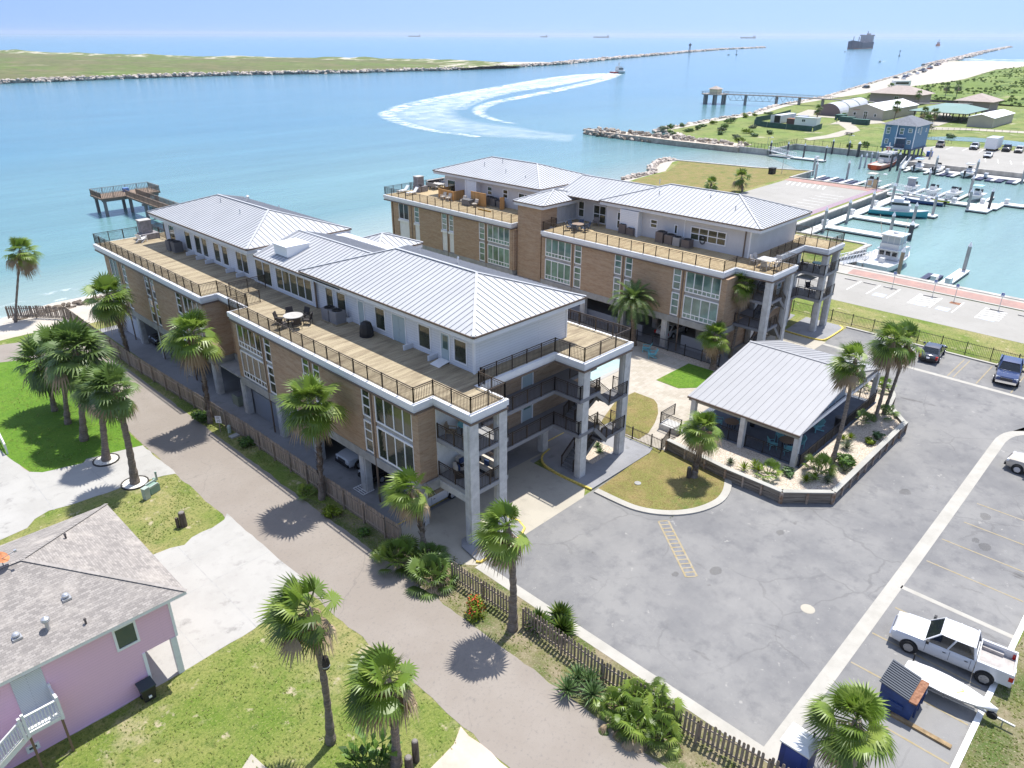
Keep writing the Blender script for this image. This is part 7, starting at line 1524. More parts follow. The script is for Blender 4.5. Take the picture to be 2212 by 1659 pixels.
# boats
def boat(loc, yaw, L_, W, hullm, label, deckm=None, top=None, console=True, engine=1, z=-1.5, free=.95, windshield=False, name='motor_boat', group=None, stripe=None, cover=None):
 P = empty(name, (0, 0, 0), label, 'boat', group); hw = W / 2; mb = MB(); secs = []
 for t, w_, kz in ((0, .92, 0), (.2, 1, .0), (.5, 1, .05), (.72, .86, .14), (.87, .55, .25), (.96, .22, .33), (1, .02, .36)):
  x = -L_ / 2 + L_ * t; zt = free * (.86 + kz * .9); secs.append([(x, -hw * w_, zt), (x, -hw * w_ * .88, .28 * free + .15 * kz), (x, 0, -.25 + .8 * kz), (x, hw * w_ * .88, .28 * free + .15 * kz), (x, hw * w_, zt)])
 loft(mb, secs); mb.build('hull', hullm, P, auto=40)
 dk = MB(); loft(dk, [[(s[0][0] * (.985), s[0][1] * .8, s[0][2] - .0), (s[0][0] * .985, s[0][1] * .8, s[0][2] + .02), (s[4][0] * .985, s[4][1] * .8, s[4][2] + .02), (s[4][0] * .985, s[4][1] * .8, s[4][2])] for s in secs]); dk.build('deck', deckm or HULLW, P)
 gw = MB()
 for s in (0, 4):
  for p, q in zip(secs, secs[1:]): gw.bar(p[s], q[s], .14, .1)
 gw.build('gunwale', HULLW, P)
 if console:
  c = MB(); c.box(-.5, -.5, free * .85, .45, .5, free + .75); c.box(-1.5, -.55, free * .85, -.95, .55, free + .45); c.build('console', HULLW, P)
  g = MB(); g.add([(.45, -.5, free + .75), (.45, .5, free + .75), (.15, .45, free + 1.2), (.15, -.45, free + 1.2)], [(0, 1, 2, 3)]); g.build('windscreen', TINT, P)
 if top:
  c = MB()
  for x, y in ((-.7, -.6), (-.7, .6), (.6, -.6), (.6, .6)): c.bar((x, y, free * .9), (x * 1.05, y, free + 1.75), .05)
  c.build('top_frame', GALV, P); c = MB(); c.box(-1.3, -.95, free + 1.75, 1.1, .95, free + 1.86); c.build('canopy', top, P)
 if cover: c = MB(); c.box(-.75, -.68, free * .9, .7, .68, free + 1.74); c.build('curtain', cover, P)
 for k in range(engine):
  y = (k - (engine - 1) / 2) * .6; e = MB(); e.box(-L_ / 2 - .55, y - .2, free * .55, -L_ / 2 - .02, y + .2, free + .5); e.box(-L_ / 2 - .4, y - .1, -.3, -L_ / 2 - .18, y + .1, free * .55); e.build('outboard', BLACKP if engine < 3 else HULLW, P)
 P.location = (loc[0], loc[1], z); P.rotation_euler.z = R(yaw); return P
TEALH = mat('teal_hull', (.03, .30, .36), .2, coat=.4); BLUEH = mat('blue_hull', (.03, .07, .22), .25, coat=.3); ORH = mat('orange_hull', (.42, .06, .02), .4); YELB = mat('yellow_kayak', (.60, .62, .03), .4); AQUA = mat('aqua_canvas', (.35, .62, .62), .7); GCUR = mat('grey_curtain', (.36, .36, .38), .8)
GB = 'small boats docked in the marina'
boat((161, 24.6), 0 + 180, 6.8, 2.3, HULLW, 'centre console boat with a grey curtained tower under a white top', top=HULLW, cover=GCUR, group=GB, z=-1.1)
boat((160, 19.7), 180, 6.6, 2.2, HULLW, 'low white bow boat with a dark raised outboard in the middle row', group=GB, z=-1.1); boat((160, 15.4), 180, 7.2, 2.6, HULLW, 'wide white console boat third in the middle row', group=GB, z=-1.1, engine=2); boat((161, 11.0), 180, 7.4, 2.6, HULLW, 'white boat under an aqua green awning at the corner dock', top=AQUA, group=GB, z=-1.1)
boat((148.6, 18.2), 98, 8.4, 2.2, BLUEH, 'long blue-hulled boat carrying a yellow kayak beside the gangway', group=GB, console=True); boat((149.2, 14.6), 98, 3.2, .7, YELB, 'yellow kayak lying on the blue-hulled boat', console=False, engine=0, z=-.55, free=.3, name='kayak')
boat((193, 33.2), 0, 6.0, 2.2, HULLW, 'far boat with a light blue cover beside the gangway', group=GB, z=-1.0, top=mat('blue_cover', (.32, .46, .72), .8)); boat((193.5, 28.4), 0, 7.0, 2.4, HULLW, 'far boat with two dark raised engines beside the blue covered one', group=GB, z=-1.0, engine=2); boat((193, 21.0), 0, 6.8, 2.4, HULLW, 'far console boat with a grey radar arch between empty lifts', top=GALV, group=GB, z=-1.0); boat((160.5, 33.3), 180, 7.2, 2.5, HULLW, 'boat with a tan canopy just behind the info boards', top=mat('tan_canopy', (.50, .47, .42), .8), group=GB, z=-1.1)
TE = boat((132.4, 17.6), -74, 10.6, 3.4, TEALH, 'teal-hulled fishing boat with a raised cabin top between finger piers', console=False, engine=0, free=1.3, name='fishing_boat')
for nm, bx, m in (('cabin', (-1.4, -1.1, 1.2, 2.0, 1.1, 2.3), HULLW), ('cabin_glass', (-1.38, -1.0, 2.301, 1.6, 1.0, 2.8), TINT), ('cabin_roof', (-1.6, -1.15, 2.801, 1.7, 1.15, 2.92), HULLW), ('flybridge', (-1.2, -.9, 2.921, .6, .9, 3.5), mat('canvas_white', (.7, .72, .74), .6))):
 o = MB().box(*bx).build(nm, m); o.parent = TE
mb = MB(); 
for y in (-1.2, 1.2): mb.bar((2.6, y * .5, 1.5), (.6, y * .8, 4.0), .05); mb.bar((-3.6, y, 1.2), (-1, y * .8, 4.2), .04)
o = mb.build('outriggers', GALV); o.parent = TE
SF = boat((93.9, 5.7), -2, 11.5, 4.0, HULLW, 'white sport fishing boat with a tall enclosed flybridge moored stern-to by the parking', console=False, engine=0, free=1.6, name='sport_fishing_boat')
CLEAR = mat('clear_vinyl', (.42, .46, .48), .2)
for nm, bx, m in (('saloon', (-1.6, -1.5, 1.5, 2.8, 1.5, 3.0), HULLW), ('bridge_coaming', (-1.7, -1.4, 3.12, 1.3, 1.4, 3.9), HULLW), ('bridge_enclosure', (-1.5, -1.3, 3.901, 1.2, 1.3, 5.1), CLEAR), ('hardtop', (-1.9, -1.6, 5.101, 1.5, 1.6, 5.25), HULLW), ('bridge_deck', (-2.2, -1.6, 3.001, 1.6, 1.6, 3.119), HULLW), ('fighting_chair', (-3.9, -.35, 1.4, -3.2, .35, 2.1), HULLW), ('radar_dome', (-.4, -.3, 5.251, .2, .3, 5.5), HULLW)):
 o = MB().box(*bx).build(nm, m); o.parent = SF
for y in (-.95, 0, .95): o = MB().box(-1.66, y - .33, 2.1, -1.59, y + .33, 2.7).build('saloon_window', TINT); o.parent = SF
for y in (-1.31, -.45, .45, 1.31):
 o = MB().box(-1.53, y - .04, 3.9, -1.46, y + .04, 5.1).build('enclosure_post', HULLW); o.parent = SF
for s in (-1, 1):
 mb = MB(); mb.bar((-.5, s * 1.4, 3.4), (-2.6, s * 2.0, 8.2), .06); o = mb.build('outrigger', mat('outrigger_pale', (.7, .6, .52), .5)); o.parent = SF
 mb = MB(); pts = [(1.8, s * 1.75, 2.5), (3.6, s * 1.35, 2.75), (5.0, s * .5, 2.95), (5.6, 0, 3.0)]; mb.tube(pts, .035, 5); [mb.bar(p, (p[0], p[1], p[2] - .9), .03) for p in pts]; o = mb.build('bow_rail', CHROME); o.parent = SF
PB = boat((193.8, 42.0), 0, 15.6, 4.0, ORH, 'orange-hulled pilot boat with a white wheelhouse berthed under the blue house', console=False, engine=0, free=1.5, deckm=mat('pilot_deck', (.50, .47, .40), .7), name='pilot_boat')
for nm, bx, m in (('wheelhouse', (-1.8, -1.35, 1.5, 4.2, 1.35, 3.7), HULLW), ('wheelhouse_glass', (-1.84, -1.2, 2.7, 4.25, 1.2, 3.3), TINT), ('wheelhouse_roof', (-2.1, -1.6, 3.701, 4.5, 1.6, 3.85), HULLW), ('mast', (.6, -.12, 3.851, .85, .12, 6.4), HULLW), ('radar', (.4, -.9, 5.2, .95, .9, 5.35), HULLW), ('stern_steps', (-7.86, -.7, .1, -7.2, .7, 1.2), mat('bright_orange', (.75, .10, .02), .5)), ('deck_locker', (-3.6, -.5, 1.45, -2.6, .5, 2.2), HULLW)):
 o = MB().box(*bx).build(nm, m); o.parent = PB
mb = MB()
for y in (-1.36, 1.36):
 for k in range(4): mb.box(-1.2 + k * 1.35, y - .01, 2.6, -.2 + k * 1.35, y + .01, 3.3)
o = mb.build('side_windows', TINT); o.parent = PB
ring = MB(); 
for k in range(12): a, b = k * .5236, (k + 1) * .5236; ring.bar((.3 , math.cos(a) * .38, 4.8 + math.sin(a) * .38), (.3, math.cos(b) * .38, 4.8 + math.sin(b) * .38), .13)
o = ring.build('life_ring', mat('ring_red', (.7, .12, .08), .5)); o.parent = PB
# light poles, boards, signs
def lamp(x, y, h, label, z=0.):
 P = empty('street_lamp', (x, y, z), label, 'street lamp'); MB().cyl((x, y, z), (x, y, z + h), .07, .05, 8).build('pole', GALV, P); MB().bar((x, y, z + h), (x + .2, y - .9, z + h + .05), .07).build('arm', GALV, P); MB().box(x - .2, y - 1.5, z + h - .02, x + .35, y - .8, z + h + .14).build('lamp_head', TRIM, P)
lamp(154.5, 53, 3.6, 'street lamp at the dry lawn corner by the entrance seawall'); lamp(148.4, 27.8, 3.6, 'street lamp beside the info boards on the quay'); lamp(199.5, 79.5, 2.6, 'lamp left of the chain fence on the far shore'); lamp(222, 63.5, 2.6, 'lamp on the far green lawn behind the chain fence')
IB = empty('information_board', (149.6, 29.5), 'two tan information panels in a dark frame on the quay', 'information board')
for y in (30.6, 28.3): MB().box(149.55, y - .06, 0, 149.67, y + .06, 2.3).build('post', IRON_K, IB)
MB().box(149.56, 28.36, 2.15, 149.66, 30.54, 2.3).build('frame', IRON_K, IB); TANP = mat('tan_panel', (.55, .44, .25), .7)
MB().box(149.5, 29.5, .75, 149.6, 30.4, 1.85).build('panel', TANP, IB); MB().box(149.5, 28.4, .3, 149.6, 29.2, 2.1).build('panel', TANP, IB)
DK = empty('service_box', (152.6, 54.6), 'dark electrical box by the lamp on the dry lawn corner', 'utility box'); MB().box(151.7, 54.0, 0, 153.3, 55.2, 1.4).build('body', BLACKP, DK); MB().box(151.6, 53.9, 1.401, 153.4, 55.3, 1.5).build('lid', DOCKD, DK)
for i, y in enumerate((0.0, -5.1, -7.7, -12.8)):
 P = empty('parking_sign', (78.0, y), ['accessible parking sign nearest the sport fishing boat', 'accessible parking sign left of the storm drain', 'accessible parking sign behind the storm drain', 'accessible parking sign nearest the right frame edge'][i], 'sign', 'accessible parking signs'); MB().cyl((78, y, 0), (78, y, 2.2), .04, n=6).build('post', GALV, P)
 b = MB().box(77.94, y - .2, 1.75, 77.955, y + .2, 2.3).build('panel', TRIM, P)
 mb = MB(); mb.add([(77.935, y + .16, 1.95), (77.935, y - .16, 1.95), (77.935, y - .16, 2.26), (77.935, y + .16, 2.26)], [(0, 1, 2, 3)], 0); wheelchair(mb, lambda u, v: (77.93, y + .13 - .26 * u, 1.97 + .26 * v), 1); mb.build('symbol', [BLUE, WHT_L], P)
for i, (ya, yb) in enumerate(((6.3, 4.6), (3.7, 2.0), (1.0, -.7), (-4.1, -5.8), (-11.9, -13.5), (-15, -16.6))): tag(MB().box(77.55, yb, .012, 77.75, ya, .13).build('wheel_stop', SEAWALL), 'low concrete wheel stop ' + ['under the far end of the marina row by the lobe columns', 'second from the sport fishing boat', 'before the first accessible sign', 'before the second accessible sign', 'before the last accessible sign', 'at the right frame edge'][i], 'wheel stop', 'concrete wheel stops')
tag(MB().box(76.6, -8.7, .013, 77.5, -7.5, .03).build('storm_drain', RUST), 'rusty storm drain grate in the marina parking', 'drain grate')
# pale rail and fence round the far lawn
metal_fence([(190.9, 85), (190.9, 75), (208.8, 74.6)], .2, 'dark picket fence on the far entrance seawall', h=1.5, gap=1.1, post=1.1); metal_fence([(209.1, 74.5), (209.1, 50)], .2, 'chain fence of thin posts along the far bulkhead', h=1.6, gap=1.4, post=2.8)
# blue house on stilts
BH = empty('blue_house', (208, 42.5), 'blue two storey house on stilts over the pilot boat slip', 'house'); BLW = brick_mat('blue_siding', (.13, .25, .355), (.12, .235, .335), (.08, .16, .23), 8, .2, .02, rough=.6, bumps=.3)
MB().box(202.5, 38.6, 2.7, 214, 46.8, 8.7).build('wall', BLW, BH); MB().box(201.9, 43.2, 2.7, 202.49, 44.9, 9.0).build('projecting_bay', BLW, BH); MB().box(202.3, 38.3, 2.35, 214.2, 47.0, 2.69).build('floor_frame', mat('house_floor', (.10, .13, .17), .8), BH)
for x in (203, 206.6, 210.2, 213.6):
 for y in (39, 42.6, 46.4): MB().box(x - .2, y - .2, -2.5, x + .2, y + .2, 2.34).build('stilt', mat('stilt_grey', (.30, .33, .37), .8), BH)
mb = MB(); a, b, c, d = (201.4, 37.7), (214.8, 37.7), (214.8, 47.7), (201.4, 47.7); e = 8.75; r = 10.9; mb.add([(*a, e), (*b, e), (*c, e), (*d, e), (206.4, 42.7, r), (209.8, 42.7, r)], [(0, 1, 5, 4), (1, 2, 5), (2, 3, 4, 5), (3, 0, 4), (3, 2, 1, 0)]); mb.build('roof', mat('slate_shingle', (.16, .17, .19), .85, var=(2, .2)), BH)
for y0, y1, z0, z1 in ((45.2, 46.3, 6.2, 8.0), (45.2, 46.2, 3.6, 4.9), (41.6, 42.7, 6.3, 8.0), (39.4, 40.5, 6.9, 8.0), (39.3, 40.3, 3.9, 4.9)): window(BH, 'x', 202.49, y0, y1, z0, z1, 1, rows=[.5], gm=GLASS_B)
for x0, x1, z0, z1 in ((204.5, 205.4, 6.8, 8.0), (206.6, 207.5, 6.2, 8.1), (211, 211.8, 6.6, 7.6)): window(BH, 'y', 38.6, x0, x1, z0, z1, 1, gm=GLASS_B)
wall_boxes(BH, 'corner_trim', [(202.42, 38.52, 2.7, 202.62, 38.72, 8.7), (202.42, 46.7, 2.7, 202.6, 46.85, 8.7), (201.82, 43.1, 2.7, 202.0, 43.3, 8.9)], TRIM); MB().box(202.44, 40.7, 2.8, 202.48, 42.9, 5.3).build('porch_shade_panel', mat('porch_shade_blue', (.06, .09, .14), .8), BH); MB().box(200.6, 40.6, 5.4, 202.48, 43.1, 5.55).build('porch_roof', TRIM, BH); rail('porch_railing', [(202.4, 40.7), (201.0, 40.7), (201.0, 43), (202.4, 43)], 2.75, BH, m=mat('porch_rail', (.12, .12, .16), .7)); MB().box(200.9, 40.6, 2.5, 202.3, 43.1, 2.74).build('porch_floor', TRIM, BH)  # flat dark blue plate paints the shade of a recessed porch
# far parking and its vehicles
sheet('far_parking', [(197.2, -60), (240, -60), (243, 19.5), (240.6, 34), (238, 41.5), (230, 44.5), (214.5, 38), (209.5, 37), (197.2, 37)], .06, CONCM)
for k in range(9): sheet('stall_line', strip([(212, 22 - 3.1 * k), (219.5, 24 - 3.1 * k)], .18), .07, WHT_L)
for k in range(4): sheet('stall_line', strip([(231, 42 - 4.5 * k), (239, 42 - 4.2 * k)], .18), .07, WHT_L)
GV = 'vehicles in the far parking lot'
car((236.0, 40.6), 10, 'pickup', TAN_, 'tan pickup standing apart at the left of the far parking', GV, z=.06); car((238.0, 31.6), 186, 'pickup', WH, 'white tow truck with a dark bed in the far parking', GV, z=.06, bed=BLACKP); car((240.5, 23.6), 186, 'pickup', BLK, 'black pickup beside the white box trailer', GV, z=.06); car((239.5, 20.2), 186, 'suv', BEI, 'beige SUV at the right end of the far parking', GV, z=.06); car((221.8, 23.9), 186, 'sedan', WH, 'white sedan alone in the middle of the far parking', GV, z=.06)
BT = empty('box_trailer', (240, 27.2), 'white enclosed box trailer in the far parking', 'trailer'); MB().box(236.2, 25.7, .7, 243.2, 28.7, 3.7).build('body', TRIM, BT); MB().box(236.1, 25.65, 3.701, 243.3, 28.75, 3.8).build('roof', HULLW, BT)
for y in (25.8, 28.4):
 for x in (239, 240.2): MB().cyl((x, y, .42), (x, y + .25, .42), .38, n=12).build('wheel', RUBBER, BT)
DM = empty('dumpster', (229, 47), 'bright blue dumpster at the corner of the far parking', 'dumpster'); MB().box(226.8, 45.2, .1, 228.8, 49.4, 1.9).build('bin', mat('bright_blue', (.04, .11, .36), .5), DM); MB().box(226.7, 45.1, 1.901, 228.9, 49.5, 2.0).build('lid', BLUE, DM); MB().box(226.76, 46.2, 1.0, 226.79, 47.4, 1.4).build('sticker', TRIM, DM)
DM = empty('recycling_skip', (211.6, 36.4), 'small blue skip beside the blue house', 'skip'); MB().box(211, 35.7, .1, 212.4, 37.0, 1.3).build('bin', mat('bright_blue', (.04, .11, .36), .5), DM); MB().box(210.9, 35.6, 1.301, 212.5, 37.1, 1.4).build('lid', BLUE, DM)
sheet('creek_water', [(252, 49), (256, 40), (258, 33), (255, 26), (252, 19), (250, 5), (262, 5), (266, 20), (269.5, 30), (269.5, 40), (266, 47), (259, 52)], .08, MARINA)
sheet('far_road', [(286, 64), (293, 62), (299, 51), (303, 32), (303, -40), (296, -40), (296, 30), (292, 48), (284, 58)], .07, CONCB); sheet('far_road', [(286, 64), (300, 68), (330, 72), (345, 78), (385, 90), (385, 84), (350, 70), (330, 62), (300, 60)], .065, CONCB)
sheet('footpath', [(270.5, 92), (279, 90), (262, 80), (240, 78), (225, 79.5), (222, 76), (238, 73), (262, 75), (276, 82), (286, 90)], .06, CONCB); sheet('yard_track', [(276, 92), (300, 96), (300, 118), (330, 125), (330, 121), (306, 112), (305, 84), (296, 78), (280, 84)], .055, CONCB)
metal_fence([(245, 40), (262, 56), (280, 55), (290, 46), (294, 30), (294, -30)], .1, 'low brown rail fence curving behind the creek', h=1.0, gap=2.2, post=2.2, m=mat('brown_rail', (.28, .23, .17), .9))
# far buildings
KH = mat('khaki_wall', (.46, .42, .34), .8, var=(.3, .06)); WRF = mat('white_metal_roof', (.80, .80, .80), .5); GRF = mat('taupe_shingle', (.38, .32, .28), .9, var=(.8, .1))
def gable(name, label, x0, x1, y0, y1, h, hr, wm, rm, axis='x', cat='building', over=.4):
 P = empty(name, ((x0 + x1) / 2, (y0 + y1) / 2), label, cat); mb = MB()
 if axis == 'x': ym = (y0 + y1) / 2; mb.add([(x0, y0, 0), (x1, y0, 0), (x1, y1, 0), (x0, y1, 0), (x0, y0, h), (x1, y0, h), (x1, y1, h), (x0, y1, h), (x0, ym, hr - .1), (x1, ym, hr - .1)], [(0, 1, 5, 4), (2, 3, 7, 6), (0, 4, 8, 7, 3), (1, 2, 6, 9, 5)])
 mb.build('wall', wm, P); rf = MB(); o = over; k = (hr - h) / ((y1 - y0) / 2) * o
 for s, ya in ((-1, y0), (1, y1)):
  A_ = (x0 - o, ya + s * o, h - k); B_ = (x1 + o, ya + s * o, h - k); C_ = (x1 + o, (y0 + y1) / 2, hr); D_ = (x0 - o, (y0 + y1) / 2, hr); u = .12
  rf.add([A_, B_, C_, D_] + [(p[0], p[1], p[2] - u) for p in (A_, B_, C_, D_)], [(0, 1, 2, 3), (7, 6, 5, 4), (0, 4, 5, 1), (1, 5, 6, 2), (3, 2, 6, 7), (0, 3, 7, 4)])
 rf.build('roof', rm, P); return P
H_ = gable('metal_hall', 'khaki metal hall with a white gable roof and central glass door', 304, 345, 82.5, 96.5, 4.0, 6.0, KH, WRF)
window(H_, 'x', 304, 93.2, 94.4, 1.4, 2.6, 1, gm=GLASS_A); window(H_, 'x', 304, 85, 86, 1.2, 2.4, 1, gm=GLASS_A); window(H_, 'x', 304, 88.6, 90.2, .1, 3.2, 2, rows=[.65], gm=GLASS_A); mb = MB(); mb.box(303.9, 93.5 - 1.6, 3.5, 303.98, 93.5 + 1.2, 3.75); mb.build('name_strip', mat('faded_red', (.42, .24, .19), .8), H_)
gable('metal_shed', 'khaki metal shed with a white roof near the creek', 306, 336, 43.5, 52, 3.6, 4.7, KH, WRF)
def hipb(name, label, x0, x1, y0, y1, z0, h, hr, wm, rm, over=1.0, win=()):
 P = empty(name, ((x0 + x1) / 2, (y0 + y1) / 2), label, 'building'); MB().box(x0, y0, z0, x1, y1, h).build('wall', wm, P); a, b, c, d = (x0 - over, y0 - over), (x1 + over, y0 - over), (x1 + over, y1 + over), (x0 - over, y1 + over); xm, ym = (x0 + x1) / 2, (y0 + y1) / 2; q = max(0, (x1 - x0 - y1 + y0) / 2); q2 = max(0, (y1 - y0 - x1 + x0) / 2)
 mb = MB(); mb.add([(*a, h), (*b, h), (*c, h), (*d, h), (xm - q, ym - q2, hr), (xm + q, ym + q2, hr)], [(0, 1, 5, 4), (1, 2, 5), (2, 3, 4, 5), (3, 0, 4), (3, 2, 1, 0)] if q >= q2 else [(0, 1, 4), (1, 2, 5, 4), (2, 3, 5), (3, 0, 4, 5), (3, 2, 1, 0)]); mb.build('roof', rm, P)
 for w_ in win: window(P, *w_, gm=GLASS_A)
 return P
hipb('beach_pavilion', 'brown hip-roofed building behind the white-roofed hall', 396, 414, 98, 122, 0, 4.6, 8.2, mat('mauve_brick', (.36, .29, .27), .9), GRF, 1.5, (('x', 396, 108, 110, 1.5, 3.5, 2),)); hipb('beach_pavilion', 'tan hip-roofed building behind the green shade structure', 380, 396, 63, 76, 0, 4.2, 7.2, mat('mauve_brick', (.36, .29, .27), .9), GRF, 1.8, (('x', 380, 70, 72.5, 1.2, 3.4, 2),))
GS = empty('shade_structure', (330, 67), 'open timber shade structure with a green roof', 'shelter')
for x in (318, 327, 336, 345):
 for y in (57, 63, 69, 75): MB().box(x - .2, y - .2, 0, x + .2, y + .2, 3.6).build('post', mat('dark_timber', (.11, .09, .075), .9), GS)
mb = MB(); mb.add([(316, 55, 3.6), (347, 55, 3.6), (347, 77, 3.6), (316, 77, 3.6), (324, 62, 5.6), (339, 62, 5.6), (339, 70, 5.6), (324, 70, 5.6)], [(0, 1, 5, 4), (1, 2, 6, 5), (2, 3, 7, 6), (3, 0, 4, 7), (4, 5, 6, 7), (3, 2, 1, 0)]); mb.build('roof', mat('green_net', (.17, .27, .245), .7), GS); mb = MB(); [mb.bar((316, y, 3.5), (347, y, 3.5), .25) for y in (55, 66, 77)]; [mb.bar((x, 55, 3.45), (x, 77, 3.45), .25) for x in (316, 331, 347)]; mb.build('beam', mat('dark_timber', (.11, .09, .075), .9), GS)
Q_ = empty('quonset_hut', (332, 108), 'grey arched metal hut with a brown end wall', 'building'); mb = MB(); n = 14; yc, rw, rh = 106.4, 5.4, 5.0; prof = [(yc + rw * math.cos(math.pi * i / n), rh * math.sin(math.pi * i / n)) for i in range(n + 1)]
for i in range(n):
 (ya, za), (yb_, zb_) = prof[i], prof[i + 1]; mb.quad((308, ya, za), (352, ya + 4, za), (352, yb_ + 4, zb_), (308, yb_, zb_))
mb.build('shell', mat('hut_metal', (.48, .49, .52), .5, var=(.3, .08)), Q_, smooth=True); MB().face(*[(308, y, z) for y, z in prof[::-1]]).build('end_wall', mat('hut_end', (.20, .15, .15), .9), Q_)
for x in (322, 337):
 mb = MB(); [mb.bar((x, prof[i][0] + (x - 308) / 11, prof[i][1] + .05), (x, prof[i + 1][0] + (x - 308) / 11, prof[i + 1][1] + .05), .8, .15) for i in range(n)]; mb.build('band', mat('hut_band', (.16, .20, .17), .7), Q_)
# construction yard
GN = mat('green_fence_cloth', (.03, .085, .075), .8, var=(.8, .2)); CF = empty('screened_fence', (248, 98), 'dark green screened fence round the construction yard', 'fence'); pts = [(303, 121), (281, 117), (262, 116), (251, 111), (247.6, 104), (246.6, 96), (246, 86)]
for a, b in zip(pts, pts[1:]): MB().bar((*a, .95), (*b, .95), .06, 1.9).build('screen', GN, CF); MB().cyl((*a, 0), (*a, 2.1), .06, n=6).build('post', GALV, CF)
CF = empty('screened_fence', (252, 86), 'short green screened gate panel at the yard corner', 'fence'); MB().bar((246, 85.6, .95), (258, 87.6, .95), .06, 1.9).build('screen', GN, CF); MB().cyl((258, 87.7, 0), (258, 87.7, 2.1), .06, n=6).build('post', GALV, CF)
SC_ = empty('shipping_container', (268, 108.5), 'open grey shipping container in the construction yard', 'container'); MB().box(264, 106.6, .1, 277, 109.6, 3.0).build('box', GREYWALL, SC_); MB().box(263.96, 106.9, .2, 263.99, 109.3, 2.8).build('opening_shade_panel', BLACKP, SC_); MB().box(263.9, 109.6, .1, 264.1, 110.9, 2.9).build('door', GREYWALL, SC_)  # black plate on the solid box paints its shaded inside
ST_ = empty('site_office', (262, 95), 'white site office trailer behind the green screen', 'site office'); MB().box(259.5, 90.5, .4, 263, 99, 3.2).build('cabin', TRIM, ST_); MB().box(259.3, 90.3, 3.201, 263.2, 99.2, 3.35).build('roof', HULLW, ST_); window(ST_, 'x', 259.5, 94.8, 96.2, 1.7, 2.7, 2, gm=GLASS_A)
SK = empty('rubbish_skip', (265.5, 102), 'dark brown skip between the container and the white office', 'skip'); MB().box(263.6, 100.4, .1, 267, 104, 2.0).build('bin', mat('brown_skip', (.10, .06, .06), .8), SK); MB().box(263.5, 100.3, 2.001, 267.1, 104.1, 2.1).build('rim', RUST, SK)
car((277, 104.2), 100, 'van', WH, 'white van behind the construction skip', z=.06); car((274, 108), 95, 'pickup', WH, 'white pickup beside the construction container', z=.06)
for i, (x, y, sx, sy) in enumerate(((296, 96, 5, 3), (289, 90.5, 3, 5), (283, 83, 2.5, 6))):
 P = empty('green_skip', (x, y), ['green screened skip by the round hut', 'tall green crate on the yard track', 'green screened enclosure beside the footpath'][i], 'skip'); MB().box(x - sx / 2, y - sy / 2, 0, x + sx / 2, y + sy / 2, 1.9).build('bin', GN, P); MB().box(x - sx / 2 - .1, y - sy / 2 - .1, 1.901, x + sx / 2 + .1, y + sy / 2 + .1, 2.0).build('rim', mat('green_rim', (.05, .12, .10), .8), P)
PT_ = empty('picnic_table', (247, 73), 'dark picnic table on the far green lawn', 'picnic table'); MB().box(246, 71.6, .7, 247.2, 74.2, .8).build('table_top', BLACKP, PT_)
for s in (-1, 1): MB().box(246.6 + s * .9 - .18, 71.6, .4, 246.6 + s * .9 + .18, 74.2, .47).build('seat', BLACKP, PT_); MB().box(246.3, 72.9 + s * .8 - .05, 0, 246.9, 72.9 + s * .8 + .05, .7).build('leg', BLACKP, PT_)
